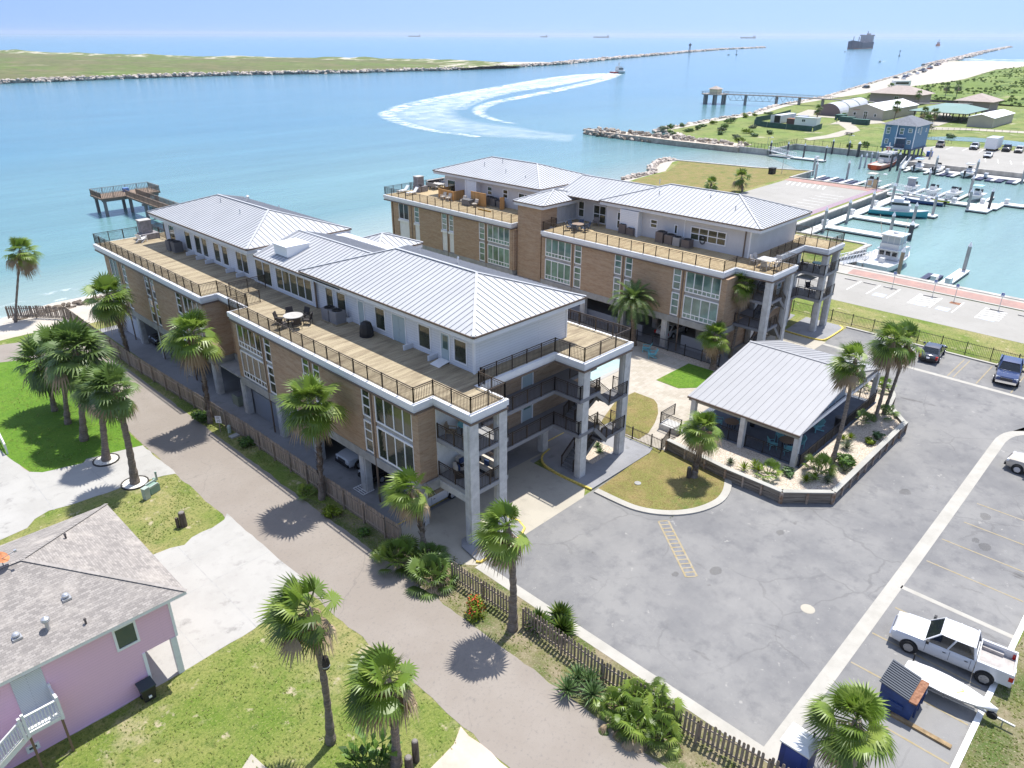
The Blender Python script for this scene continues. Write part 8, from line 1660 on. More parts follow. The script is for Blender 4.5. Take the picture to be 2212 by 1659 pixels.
# worker in a high visibility vest on the yard track
def person(x, y, z, yaw, shirt, trousers, label, h=1.75, arms=(.1, .1), stride=.18):
 P = empty('person', (x, y, z), label, 'person'); s = h / 1.75
 J = {'pel': (0, 0, .95), 'che': (0, 0, 1.3), 'nec': (0, 0, 1.5), 'hd0': (0, .01, 1.6), 'hd1': (0, .015, 1.74), 'sl': (.19, 0, 1.42), 'el': (.27, .02 + arms[0], 1.15), 'wl': (.29, .1 + arms[0], .93), 'fl': (.29, .13 + arms[0], .84), 'sr': (-.19, 0, 1.42), 'er': (-.27, .02 - arms[1], 1.15), 'wr': (-.29, .1 - arms[1], .93), 'fr': (-.29, .13 - arms[1], .84), 'hl': (.1, 0, .9), 'kl': (.11, stride, .5), 'al': (.11, stride * .8, .08), 'tl': (.11, stride * .8 + .16, .04), 'hr': (-.1, 0, .9), 'kr': (-.11, -stride * .3, .5), 'ar': (-.11, -stride * 1.2, .09), 'tr': (-.11, -stride * 1.2 + .15, .03)}
 Rr = {'pel': .15, 'che': .16, 'nec': .06, 'hd0': .095, 'hd1': .09, 'sl': .075, 'el': .05, 'wl': .036, 'fl': .045, 'hl': .1, 'kl': .065, 'al': .045, 'tl': .04}
 E = [('pel', 'che'), ('che', 'nec'), ('nec', 'hd0'), ('hd0', 'hd1'), ('che', 'sl'), ('sl', 'el'), ('el', 'wl'), ('wl', 'fl'), ('che', 'sr'), ('sr', 'er'), ('er', 'wr'), ('wr', 'fr'), ('pel', 'hl'), ('hl', 'kl'), ('kl', 'al'), ('al', 'tl'), ('pel', 'hr'), ('hr', 'kr'), ('kr', 'ar'), ('ar', 'tr')]
 ks = list(J); me = bpy.data.meshes.new('body'); me.from_pydata([tuple(c * s for c in J[k]) for k in ks], [(ks.index(a), ks.index(b)) for a, b in E], []); o = bpy.data.objects.new('body', me); COL.objects.link(o)
 md = o.modifiers.new('s', 'SKIN'); me.skin_vertices[0].data[0].use_root = True
 for i, k in enumerate(ks): r = Rr.get(k, Rr.get(k[0] + 'l', .06)) * s; me.skin_vertices[0].data[i].radius = (r, r)
 o.modifiers.new('u', 'SUBSURF').levels = 1; o.modifiers['u'].render_levels = 1
 dg = bpy.context.evaluated_depsgraph_get(); m2 = bpy.data.meshes.new_from_object(o.evaluated_get(dg)); bpy.data.objects.remove(o); m2.name = 'body'
 for m in (mat('skin', (.45, .27, .19), .6), shirt, trousers, mat('dark_hair', (.03, .022, .018), .8), BLACKP): m2.materials.append(m)
 for p in m2.polygons:
  c = p.center / s; p.use_smooth = True
  p.material_index = 3 if c.z > 1.68 or (c.z > 1.58 and c.y < -.02) else 0 if c.z > 1.49 or (abs(c.x) > .2 and c.z < 1.2) else 1 if c.z > .95 else 4 if c.z < .1 else 2
 b = bpy.data.objects.new('body', m2); COL.objects.link(b); b.parent = P; P.rotation_euler.z = R(yaw); return P
person(283.5, 92.5, .06, 20, mat('hi_vis', (.50, .70, .08), .6), mat('jeans', (.05, .07, .12), .8), 'worker in a yellow-green vest walking on the construction yard track')
# far fan palms
for i, (x, y, h, r) in enumerate(((418, 102, 7, 2.2), (436, 97.7, 7.5, 2.2), (430.4, 90.9, 8, 2.4), (394, 98, 5.5, 2.0), (430, 124, 6.5, 2.2), (272.9, 56.4, 4.6, 2.2), (304.2, 78, 6.2, 2.3), (300, 66, 5, 2.2), (302, 63, 4.6, 2.2), (267.2, 94, 6.2, 1.9))):
 fan_palm((x, y), (x + .3, y, h), r, 'far', ['far palm right of the brown hip-roofed building', 'thin far palm left of the tan hip-roofed building', 'taller far palm nearest the tan hip-roofed building', 'short far palm beside the boardwalk', 'far palm in front of the brown hip-roofed roof', 'palm standing behind the blue house', 'palm in front of the khaki hall corner', 'left palm of the pair by the green shade structure', 'right palm of the pair by the green shade structure', 'dark palm beside the white site office'][i], 'palms on the far shore', .17, LEAF2, rz=i * 40)
# far shore shrubs
rng = random.Random(31)
BUSHP = [(203, 116), (207, 120), (212, 126), (218, 127), (226, 127.5), (214, 117), (222, 118), (232, 122), (222, 108), (235, 115), (226, 100), (214, 104), (228, 93), (219, 94), (210, 96), (204, 91), (243, 124), (250, 121), (262, 126), (275, 128), (284, 128), (296, 128), (241, 106), (215, 60), (219, 57), (305, 99), (288, 60), (262, 45)]
for i, (x, y) in enumerate(BUSHP):
 leafy((x, y), rng.uniform(1.2, 2.4), rng.uniform(.9, 1.9), 260, 200 + i, 'rounded wild shrub on the rough grass of the far shore', rng.choice([SHRUB, GREYG, LIME, YUCCA]), .34, group='shrubs on the far shore', lobes=6)
def scrub():   # dune vegetation nobody could count
 rng = random.Random(5); mb = MB()
 for i in range(9000):
  x = 415 + rng.random() ** 1.6 * 700; y = rng.uniform(-120, 200)
  if y > upper(x) - 4 or mnoise.noise(Vector((x * .03, y * .03, 7))) < -.12: continue
  z = fz(x, y); s = rng.uniform(.4, 1.05); a = rng.uniform(0, 6.28)
  for k in range(3): b = a + k * 2.1; mb.add([(x + math.cos(b) * s, y + math.sin(b) * s, z), (x - math.cos(b) * s, y - math.sin(b) * s, z), (x - math.cos(b) * s * .6, y - math.sin(b) * s * .6, z + s), (x + math.cos(b) * s * .7, y + math.sin(b) * s * .7, z + s * .9)], [(0, 1, 2, 3)])
 o = mb.build('dune_brush', mat('dune_brush', (.15, .215, .055), .8, island=.4, trans=.4, col2=(.22, .28, .08))); o['kind'] = 'stuff'
scrub()
# fishing pier across the entrance and the boardwalk behind
FP = empty('fishing_pier', (346, 150), 'long grey fishing pier with a cream hut at its far end', 'pier'); GT = mat('grey_timber', (.27, .25, .235), .9, var=(.6, .15)); PTS = [(345.5, 178), (353, 150), (352, 124), (352, 104), (362, 88), (378, 70)]
for i, (a, b) in enumerate(zip(PTS, PTS[1:])): MB().bar((*a, 3.4 - .3 * (i > 2)), (*b, 3.4 - .3 * (i > 2)), 2.8, .35).build('deck', GT, FP); a2, b2 = Vector(a), Vector(b); d = (b2 - a2).normalized(); n = Vector((-d.y, d.x)) * 1.35; q = MB(); [railing(q, [tuple(a2 + n * s), tuple(b2 + n * s)], 3.55 - .3 * (i > 2), 1.1, .9, 2.2) for s in (-1, 1)]; q.build('railing', GT, FP)
mb = MB(); mb.prism([(338, 178), (341, 176), (348, 176), (350.5, 179), (350.5, 186), (348, 188.5), (341, 188.5), (338, 186)], 3.1, 3.5); mb.build('end_platform', GT, FP); q = MB(); railing(q, [(338, 178), (341, 176), (344, 176)], 3.5, 1.1, .9); railing(q, [(338, 178), (338, 186), (341, 188.5), (348, 188.5), (350.5, 186), (350.5, 179), (348, 176)], 3.5, 1.1, .9); q.build('railing', GT, FP)
for x, y in ((339.5, 179), (339.5, 185.5), (344, 177.5), (344, 187), (349, 179), (349, 185.5)): MB().box(x - .5, y - .5, -3, x + .5, y + .5, 3.09).build('pile', mat('pile_concrete', (.30, .29, .28), .9), FP)
for x, y in ((348.6, 167), (352.6, 152), (352.6, 140), (352.1, 128)): MB().box(x - .55, y - .55, -3, x + .55, y + .55, 3.2).build('pile', mat('pile_concrete', (.30, .29, .28), .9), FP)
mb = MB()
for t in range(12): y = 176 - t * 3.2; x = 346 + (176 - y) * .27 if y > 150 else 353; mb.bar((x, y, 3.2), (x + .2, y - 1.6, .6), .12); mb.bar((x + .2, y - 1.6, .6), (x + .6, y - 3.2, 3.2), .12)
mb.bar((346.2, 174.5, .6), (352.6, 151, .6), .14); mb.build('under_truss', GT, FP)
HT = empty('pier_hut', (343, 181.5, 3.5), 'cream hut with a pointed roof on the fishing pier end', 'hut'); MB().box(340.8, 179.3, 3.5, 345.4, 183.9, 5.9).build('wall', mat('cream_wall', (.66, .60, .40), .8), HT); mb = MB(); mb.add([(340.2, 178.7, 5.9), (346, 178.7, 5.9), (346, 184.5, 5.9), (340.2, 184.5, 5.9), (343.1, 181.6, 7.4)], [(0, 1, 4), (1, 2, 4), (2, 3, 4), (3, 0, 4), (3, 2, 1, 0)]); mb.build('roof', GRF, HT)
# private pier by the near condominium
TP = empty('timber_pier', (26, 125), 'brown T-shaped timber pier on concrete piles behind the near condominium', 'pier'); BT_ = mat('pier_timber', (.20, .145, .105), .9, var=(.9, .25)); PC = mat('pier_pile', (.20, .185, .18), .9)
MB().box(25.2, 70, 1.7, 27.4, 127.4, 2.0).build('walkway', BT_, TP); MB().box(20.6, 127.41, 1.69, 32.0, 133.4, 2.0).build('head_deck', BT_, TP); q = MB(); railing(q, [(25.3, 70), (25.3, 127.5), (20.7, 127.5), (20.7, 133.3), (31.9, 133.3), (31.9, 127.5), (27.3, 127.5), (27.3, 70)], 2.0, 1.15, .3, 2.2, .12, .07); q.build('railing', BT_, TP)
for x, y in ((21.3, 128), (21.3, 132.6), (26.3, 128.6), (26.3, 132.6), (31.3, 128), (31.3, 132.6), (25.6, 119), (27, 119), (25.6, 110), (27, 110), (25.6, 101), (27, 101), (25.6, 92), (27, 92)): MB().box(x - .25, y - .25, -3.5, x + .25, y + .25, 1.3).build('pile', PC, TP)
for y in (128, 132.6): MB().box(20.9, y - .3, 1.3, 31.7, y + .3, 1.69).build('pile_cap', PC, TP)
for y in (119, 110, 101, 92): MB().box(25, y - .3, 1.3, 27.6, y + .3, 1.69).build('pile_cap', PC, TP)
tag(MB().box(26.6, 131.8, 2.0, 27.6, 132.8, 2.7).build('cooler', mat('blue_tarp', (.12, .22, .45), .7)), 'blue cooler on the head of the brown timber pier', 'cooler')
# beach cars and caravan far along the channel
RV = empty('motor_home', (535, 153.5), 'white motor home parked by the far channel beach', 'motor home', rz=-42); mb = MB(); mb.box(-6, -1.4, .6, 6, 1.4, 4.2); mb.xf(Matrix.Translation((535, 153.5, 0)) @ Matrix.Rotation(R(-42), 4, 'Z')); 
o = MB().box(-6, -1.5, .6, 6, 1.5, 4.4).build('body', TRIM); o.parent = RV; o = MB().box(-4.5, 1.5, 2.2, 4.5, 1.55, 3.4).build('windows', TINT); o.parent = RV; o = MB().box(-4.5, -1.55, 2.2, 4.5, -1.5, 3.4).build('windows', TINT); o.parent = RV
rng = random.Random(8); cols = [WH, BLK, SIL, NAVY, DKG, WH, RED_]
for i in range(30):
 t = (i + rng.uniform(-.3, .3)) / 30; x = 640 + t * 430; yl = 187 + (x - 582) * .207 if x < 762 else 224 + (x - 762) * .224; y = yl - rng.uniform(4, 13)
 P = empty('parked_car', (x, y, .06), 'tiny car parked in the line along the far channel beach', 'car', 'cars parked along the far beach', rz=rng.uniform(0, 360)); m = rng.choice(cols)
 mb = MB(); mb.box(-2.4, -.95, .3, 2.4, .95, 1.0); mb.box(-1.6, -.85, 1.0, 1.1, .85, 1.65); o = mb.build('body', m); o.parent = P
o = empty('parked_car', (585, 172, .06), 'dark red car alone on the sand road beyond the motor home', 'car', rz=30); mb = MB(); mb.box(-2.6, -1, .3, 2.6, 1, 1.1); mb.box(-1.6, -.9, 1.1, 1.3, .9, 1.8); b = mb.build('body', RED_); b.parent = o
for i, (x, y) in enumerate(((505, 165), (512, 167))): o = empty('parked_car', (x, y, .06), ['dark car left of the motor home', 'dark car just beside the motor home'][i], 'car', rz=60); mb = MB(); mb.box(-2.4, -.95, .3, 2.4, .95, 1.0); mb.box(-1.6, -.85, 1.0, 1.1, .85, 1.7); b = mb.build('body', DKG); b.parent = o
# ships and channel craft
TK = empty('tanker_ship', (2352, 880, -1.5), 'dark bulk tanker coming in along the channel', 'ship', rz=190.5); SHB = mat('ship_navy', (.07, .075, .11), .7); SHR = mat('ship_boot', (.20, .07, .06), .7); SHG = mat('ship_grey', (.42, .40, .40), .7)
def shipsec(x, w, zt, zb=-4): return [(x, -w, zt), (x, -w * .95, zb), (x, w * .95, zb), (x, w, zt)]
mb = MB(); loft(mb, [shipsec(-110, 15, 17), shipsec(-95, 20, 17), shipsec(70, 20, 17), shipsec(95, 15, 19), shipsec(112, 5, 21), shipsec(118, .6, 22)]); b = mb.build('hull', SHB); b.parent = TK
mb = MB(); loft(mb, [shipsec(-110.2, 15.1, 2.2), shipsec(-95, 20.1, 2.2), shipsec(70, 20.1, 2.2), shipsec(95, 15.1, 2.2), shipsec(112.2, 5.1, 2.2)]); b = mb.build('boot_band', SHR); b.parent = TK
for nm, bx in (('bridge', (-98, -17, 17, -80, 17, 35)), ('bridge_wing', (-90, -20, 33, -82, 20, 36.5)), ('funnel', (-108, -5, 17, -100, 5, 40)), ('mast', (-88, -.8, 36.5, -86, .8, 46)), ('fore_mast', (104, -.6, 20, 106, .6, 32))): b = MB().box(*bx).build(nm, SHG if 'mast' not in nm else SHB); b.parent = TK
for x in (-50, -10, 30): b = MB().box(x, -1, 17, x + 2, 1, 31).build('deck_crane', SHG); b.parent = TK
A_, B_ = band([(2380, 862), (2330, 872), (2285, 866), (2235, 850)], 8, 26); ribbon('bow_wave', A_, B_, FOAM_W, WZ + .3, (1.6, 1.3))
PV_dir = math.degrees(math.atan2(E1[0][1] - E1[1][1], E1[0][0] - E1[1][0]))
PV = boat((E1[0][0] + 6, E1[0][1]), PV_dir, 20, 6, HULLW, 'white pilot boat trailing a long curved wake', console=False, engine=0, free=2.2, name='pilot_boat')
for nm, bx in (('wheelhouse', (-3, -2.0, 2, 4.5, 2.0, 5.0)), ('upper_deck', (-2.4, -1.8, 5.001, 2.6, 1.8, 6.0)), ('mast', (-.6, -.25, 6.001, .2, .25, 9.6)), ('radar_bar', (-.5, -1.4, 8.0, 0, 1.4, 8.3))): b = MB().box(*bx).build(nm, HULLW); b.parent = PV
b = MB().box(-10.1, -2.9, .5, -4, 2.9, 1.5).build('stern_band', mat('pilot_red', (.35, .05, .05), .5)); b.parent = PV
for s in (-1, 1): b = MB().box(-2.5, s * 2.01, 3.2, 4.0, s * 2.05, 4.4).build('side_windows', TINT); b.parent = PV
TG = empty('tug_boat', (3294, 950, -1.5), 'small orange and white workboat right of the tanker', 'boat', rz=195); mb = MB(); loft(mb, [shipsec(-20, 7, 4), shipsec(8, 8, 4.5), shipsec(18, 5, 6.5), shipsec(24, .5, 8)]); b = mb.build('hull', mat('tug_orange', (.45, .16, .09), .7)); b.parent = TG; b = MB().box(-6, -5, 4, 8, 5, 13).build('wheelhouse', SHG); b.parent = TG; b = MB().box(-1, -.8, 13.001, 1, .8, 22).build('mast', SHB); b.parent = TG
A_, B_ = band([(3360, 965), (3290, 948), (3215, 922)], 7, 16); ribbon('bow_wave', A_, B_, FOAM_W, WZ + .3, (1.5, 1.3))
for i, (x, y, L_) in enumerate(((1127, 380.5, 8), (1308, 715, 7), (1800, 700, 9))):
 boat((x, y), 185, L_, 2.8, HULLW, ['small white speedboat near the far beach', 'small dark skiff leaving a faint trail in the channel', 'small white boat left of the tanker'][i], engine=1, free=1.4, name='speed_boat'); A_, B_ = band([(x - 2, y), (x + 20, y + 3), (x + 60, y + 12)] if i != 1 else [(x, y), (x - 40, y + 25), (x - 90, y + 60)], 1.2, 3); ribbon('boat_trail', A_, B_, FOAM_W, WZ + .06, (1.2, .6))
def buoy(x, y, h, label):
 P = empty('channel_marker', (x, y, -1.5), label, 'channel marker'); MB().lathe((x, y, -1.8), [(.2, 0), (2.0, .1), (2.0, 1.2), (.5, 1.4), (.35, h * .7), (.3, h)], 10).build('body', mat('marker_green', (.05, .10, .10), .6), P); MB().box(x - .9, y - .9, h * .68, x + .9, y + .9, h * .88).build('panel', mat('marker_panel', (.08, .13, .13), .6), P)
buoy(1344, 718.5, 7, 'slim channel buoy beside the small skiff'); buoy(1512.7, 485.4, 9, 'leaning channel buoy below the tanker'); P = empty('beacon_tower', (1432, 874.2, -1.5), 'dark beacon tower standing on the north jetty', 'beacon'); mb = MB(); [mb.bar((1432 + a * 2, 874.2 + b * 2, -2), (1432 + a * .8, 874.2 + b * .8, 12), .5) for a in (-1, 1) for b in (-1, 1)]; mb.build('legs', SHB, P); MB().box(1430, 872.2, 12.001, 1434, 876.2, 15).build('platform', SHB, P); MB().cyl((1432, 874.2, 15), (1432, 874.2, 17), 1.2, n=8).build('lantern', SHG, P)
for i, (x, y, L_, rz) in enumerate(((8200, 10140, 190, 140), (9200, 7160, 230, 150), (9300, 8350, 110, 120), (10300, 5460, 250, 160))):
 P = empty('cargo_ship', (x, y, -1.5), ['faint cargo ship on the horizon above the island tip', 'faint ship on the horizon above the moving pilot boat', 'small faint ship on the horizon left of the fishing pier', 'long faint ship on the horizon nearest the tanker'][i], 'ship', rz=rz); b = MB().box(-L_ / 2, -14, -2, L_ / 2, 14, 15).build('hull', SHB); b.parent = P; b = MB().box(-L_ / 2 + 6, -13, 15.001, -L_ / 2 + 24, 13, 34).build('bridge', SHG); b.parent = P

# ------------------------------------------------------------------ roof deck, balcony, court furniture
DZ = ZD + .035
ACM = mat('condenser_grey', (.12, .12, .125), .6); ACL = mat('condenser_light', (.30, .305, .31), .6); WICK = mat('dark_wicker', (.035, .03, .03), .7); GREYF = mat('grey_furniture', (.30, .30, .31), .7); TEAL = mat('teal_plastic', (.16, .42, .47), .5); CUSH = mat('cream_cushion', (.52, .47, .40), .9); STONE = mat('stacked_stone', (.24, .225, .23), .9, var=(3, .3)); WEB = mat('pale_sling', (.50, .47, .43), .8); TABT = mat('grey_table_top', (.42, .40, .37), .7, var=(2, .1)); NAVYC = mat('navy_cushion', (.04, .07, .16), .9)
def ac_unit(x, y, z, label, s=.8, h=.85, m=None, base=True):
 P = empty('condenser_unit', (x, y, z), label, 'air conditioner', 'condensers on the roof decks'); b = .12 if base else 0.
 if base: MB().box(x - s / 2 - .08, y - s / 2 - .08, z, x + s / 2 + .08, y + s / 2 + .08, z + b).build('base', DECK, P)
 mb = MB(); mb.box(x - s / 2, y - s / 2, z + b + .004, x + s / 2, y + s / 2, z + b + h)
 for k in range(7): zz = z + b + .1 + k * (h - .2) / 7; mb.box(x - s / 2 - .012, y - s / 2 + .05, zz, x + s / 2 + .012, y + s / 2 - .05, zz + .04); mb.box(x - s / 2 + .05, y - s / 2 - .012, zz, x + s / 2 - .05, y + s / 2 + .012, zz + .04)
 mb.build('cabinet', m or ACM, P); mb = MB()
 mb.lathe((x, y, z + b + h), [(s * .46, .002), (s * .46, .05), (s * .36, .06), (s * .34, .01), (.02, .012)], 18); [mb.bar((x, y, z + b + h + .055), (x + math.cos(a * .785) * s * .44, y + math.sin(a * .785) * s * .44, z + b + h + .055), .02) for a in range(8)]; mb.build('fan_grille', BLACKP, P)
for i, (x, y) in enumerate(((2.95, 20.0), (3.0, 18.95))): ac_unit(x, y, DZ, ['left condenser of the pair by the five-pane windows on the near deck', 'right condenser of the pair by the five-pane windows on the near deck'][i], .95, 1.0, m=mat('condenser_mid', (.22, .22, .23), .6))
for i, (x, y) in enumerate(((3.0, 50.2), (3.1, 49.1))): ac_unit(x, y, DZ, ['far condenser near the chimney end of the near deck', 'condenser right of the far one near the chimney end of the near deck'][i], .9, 1.05)
for i, (x, y, l) in enumerate(((43.4, 20.4, 'tall condenser left of the narrow tall window on the far deck'), (43.3, 19.2, 'smaller condenser next to the tall one by the narrow tall window'), (43.0, 15.0, 'first and tallest condenser of the row of four on the far deck'), (43.0, 13.8, 'second condenser of the row of four on the far deck'), (43.0, 12.8, 'third, lightest condenser of the row of four on the far deck'), (43.0, 11.6, 'last condenser of the row of four, beside the hose reel'))): ac_unit(x, y, DZ, l, .95 if i != 4 else .85, [1.05, .8, 1.15, 1.0, .9, .85][i], ACL if i == 4 else mat('condenser_brown', (.13, .11, .105), .6))
for i, (x, y) in enumerate(((43.3, 42.9), (43.3, 41.9), (43.2, 40.6))): ac_unit(x, y, DZ, ['condenser beside the tall cedar screen on the far end deck', 'condenser in the middle of the three by the cedar screen', 'condenser nearest the sliding door on the far end deck'][i], .85, [1.1, 1.0, .8][i], ACM)
def chair(x, y, z, rz, label, m, kind='sling', group=None, s=1.0):
 P = empty('patio_chair' if kind != 'adirondack' else 'adirondack_chair', (0, 0, 0), label, 'chair', group); w_ = .29 * s
 if kind == 'adirondack':
  for k in range(5): MB().add([(-.28 + k * .12, .22, .36), (-.18 + k * .12, .22, .36), (-.18 + k * .12, .55, 1.0 - .03 * abs(k - 2)), (-.28 + k * .12, .55, 1.0 - .03 * abs(k - 2)), (-.28 + k * .12, .25, .36), (-.18 + k * .12, .25, .36), (-.18 + k * .12, .58, 1.0 - .03 * abs(k - 2)), (-.28 + k * .12, .58, 1.0 - .03 * abs(k - 2))], [(0, 1, 2, 3), (7, 6, 5, 4), (0, 4, 5, 1), (1, 5, 6, 2), (2, 6, 7, 3), (3, 7, 4, 0)]).build('back_slat', m, P)
  MB().add([(-.3, -.4, .42), (.3, -.4, .42), (.3, .28, .32), (-.3, .28, .32), (-.3, -.4, .38), (.3, -.4, .38), (.3, .28, .28), (-.3, .28, .28)], [(0, 1, 2, 3), (7, 6, 5, 4), (0, 4, 5, 1), (1, 5, 6, 2), (2, 6, 7, 3), (3, 7, 4, 0)]).build('seat', m, P)
  for sg in (-1, 1):
   MB().box(sg * .32, -.45, .58, sg * .46, .42, .61).build('armrest', m, P); MB().box(sg * .35, -.42, 0, sg * .41, -.34, .578).build('leg', m, P); MB().bar((sg * .36, .5, .02), (sg * .36, -.3, .34), .05, .1).build('leg', m, P)
 else:
  t = .06 if kind == 'sling' else .16
  MB().box(-w_, -.28, .42 - t / 2, w_, .26, .42 + t / 2).build('seat', m if kind == 'sling' else CUSH, P)
  MB().add([(-w_, .22, .46), (w_, .22, .46), (w_, .36, .98), (-w_, .36, .98), (-w_, .22 + t, .46), (w_, .22 + t, .46), (w_, .36 + t, .98), (-w_, .36 + t, .98)], [(0, 1, 2, 3), (7, 6, 5, 4), (0, 4, 5, 1), (1, 5, 6, 2), (2, 6, 7, 3), (3, 7, 4, 0)]).build('backrest', m if kind == 'sling' else CUSH, P)
  for sg in (-1, 1):
   MB().box(sg * (w_ + .03) - .025, -.3, .62, sg * (w_ + .03) + .025, .3, .66).build('armrest', m, P)
   for yy in (-.27, .27): MB().box(sg * (w_ + .03) - .022, yy - .022, 0, sg * (w_ + .03) + .022, yy + .022, .619).build('leg', m, P)
 P.location = (x, y, z); P.rotation_euler.z = R(rz); return P
def table(x, y, z, r, label, m, round_=True, h=.74, sx=1.6, sy=1.0, leg=None, name='patio_table'):
 P = empty(name, (x, y, z), label, 'table')
 (MB().lathe((x, y, z), [(.02, h - .05), (r, h - .05), (r, h), (.02, h)], 24) if round_ else MB().box(x - sx / 2, y - sy / 2, z + h - .05, x + sx / 2, y + sy / 2, z + h)).build('table_top', m, P)
 for k in range(4):
  a = k * 1.571 + .785; dx, dy = (r * .55 * math.cos(a), r * .55 * math.sin(a)) if round_ else ((sx / 2 - .08) * (1 if k in (0, 3) else -1), (sy / 2 - .08) * (1 if k < 2 else -1)); MB().box(x + dx - .03, y + dy - .03, z, x + dx + .03, y + dy + .03, z + h - .051).build('leg', leg or WICK, P)
table(.45, 21.4, DZ, .78, 'round pale table ringed by dark chairs on the near roof deck', TABT)
for i in range(6): a = i * 1.047 + .2; chair(.45 + 1.15 * math.cos(a), 21.4 + 1.15 * math.sin(a), DZ, math.degrees(a) - 90, 'dark wicker chair round the pale table on the near roof deck', WICK, group='chairs round the near deck table')
GR = empty('covered_grill', (3.0, 15.1, DZ), 'barbecue under a black cover on the near roof deck', 'barbecue'); MB().lathe((3.0, 15.1, DZ), [(.52, 0), (.56, .3), (.5, .75), (.42, 1.05), (.2, 1.2), (.02, 1.22)], 9).build('cover', BLACKP, GR); MB().lathe((3.0, 15.1, DZ), [(.54, 0.0), (.575, .08), (.54, .1)], 9).build('hem', WICK, GR)
FPc = empty('outdoor_fireplace', (3.3, 57.3, DZ), 'grey stone outdoor fireplace at the far end of the near roof deck', 'fireplace'); MB().box(2.5, 56.8, DZ, 4.4, 58.4, DZ + .62).build('hearth', STONE, FPc); MB().box(2.7, 57.3, DZ + .621, 3.9, 58.3, DZ + 2.0).build('chimney', STONE, FPc); MB().box(2.64, 57.24, DZ + 2.001, 3.96, 58.36, DZ + 2.1).build('cap', TABT, FPc)
chair(2.2, 56.4, DZ, 120, 'white adirondack chair by the stone fireplace on the near deck', W_PAINT, 'adirondack')
FPc = empty('outdoor_fireplace', (43.0, 57.3, DZ), 'grey block fireplace beside loungers on the far roof deck', 'fireplace'); MB().box(42.3, 56.6, DZ, 43.9, 58.2, DZ + .8).build('hearth', STONE, FPc); MB().box(42.4, 57.0, DZ + .801, 43.5, 58.1, DZ + 2.1).build('chimney', STONE, FPc); MB().box(42.35, 56.95, DZ + 2.101, 43.55, 58.15, DZ + 2.2).build('cap', TABT, FPc)
table(41.0, 25.4, DZ, .72, 'round brown table with blue sling chairs on the far roof deck', mat('brown_table', (.26, .19, .14), .6))
for i in range(6): a = i * 1.047 + .4; chair(41.0 + 1.15 * math.cos(a), 25.4 + 1.15 * math.sin(a), DZ, math.degrees(a) - 90, 'dark blue sling chair round the brown table on the far roof deck', mat('navy_sling', (.05, .07, .11), .7), group='chairs round the far deck table')
chair(44.2, 25.2, DZ, -60, 'reclining sling chair against the far penthouse wall', mat('taupe_sling', (.22, .19, .175), .8), s=1.15)
table(42.4, 2.0, DZ, .7, 'large white square table on the stair bay deck', HULLW, round_=False, sx=1.5, sy=1.5, h=.85, leg=WEB)
for i, (x, y, rz) in enumerate(((42.3, 3.3, 0), (43.1, 3.3, 0), (41.3, 1.6, 90), (43.6, 1.5, -90), (42.0, .8, 180))): chair(x, y, DZ, rz, 'pale sling chair at the large white square table', WEB, group='chairs at the white square table')
HR = empty('hose_reel', (43.95, 10.3, DZ), 'coiled garden hose hanging on the far penthouse wall', 'hose'); mb = MB(); n = 24
for r in (.34, .28): mb.tube([(43.98 - (.34 - r), 10.35 + r * math.cos(t * .2618), DZ + .95 + r * 1.35 * math.sin(t * .2618)) for t in range(n + 1)], .035, 6)
mb.build('hose', BLACKP, HR); MB().box(44.0, 10.2, DZ + 1.1, 44.09, 10.5, DZ + 1.35).build('bracket', GREYF, HR)
for i, y in enumerate((58.4, 56.3)):
 P = empty('sun_lounger', (40.7, y, DZ), ['white lounger nearest the end railing of the far deck', 'white lounger beside the block fireplace'][i], 'sun lounger', 'white loungers on the far deck'); MB().box(39.6, y - .32, DZ + .3, 41.0, y + .32, DZ + .38).build('seat', W_PAINT, P); MB().add([(41.0, y - .32, DZ + .33), (41.0, y + .32, DZ + .33), (41.6, y + .32, DZ + .95), (41.6, y - .32, DZ + .95), (41.06, y - .32, DZ + .28), (41.06, y + .32, DZ + .28), (41.66, y + .32, DZ + .9), (41.66, y - .32, DZ + .9)], [(0, 1, 2, 3), (7, 6, 5, 4), (0, 4, 5, 1), (1, 5, 6, 2), (2, 6, 7, 3), (3, 7, 4, 0)]).build('backrest', W_PAINT, P)
 for x in (39.7, 41.1):
  for s in (-1, 1): MB().box(x - .03, y + s * .28 - .03, DZ, x + .03, y + s * .28 + .03, DZ + .299).build('leg', W_PAINT, P)
table(46.4, 57.4, DZ, .8, 'long pale dining table at the far end of the far roof deck', TABT, round_=False, sx=1.2, sy=2.2)
for i in range(6): chair(46.4 + (-.95 if i < 3 else .95), 56.7 + .7 * (i % 3), DZ, 90 if i < 3 else -90, 'grey chair at the long pale dining table', GREYF, group='chairs at the long dining table')
BA = empty('bar_counter', (47, 58.9, DZ), 'outdoor bar counter by the end railing of the far deck', 'bar counter'); MB().box(45.6, 58.7, DZ + 1.0, 49.2, 59.1, DZ + 1.08).build('counter_top', TABT, BA); MB().box(45.8, 58.85, DZ, 49.0, 58.95, DZ + .999).build('panel', WICK, BA)
for i in range(4):
 P = empty('bar_stool', (46.1 + i * .85, 58.25, DZ), 'dark bar stool along the outdoor bar counter', 'bar stool', 'bar stools at the outdoor bar'); MB().box(45.9 + i * .85, 58.05, DZ + .72, 46.3 + i * .85, 58.45, DZ + .78).build('seat', WICK, P); MB().box(45.9 + i * .85, 58.03, DZ + .781, 46.3 + i * .85, 58.07, DZ + 1.1).build('backrest', WICK, P)
 for dx in (-.17, .17):
  for dy in (-.17, .17): MB().box(46.1 + i * .85 + dx - .02, 58.25 + dy - .02, DZ, 46.1 + i * .85 + dx + .02, 58.25 + dy + .02, DZ + .719).build('leg', WICK, P)
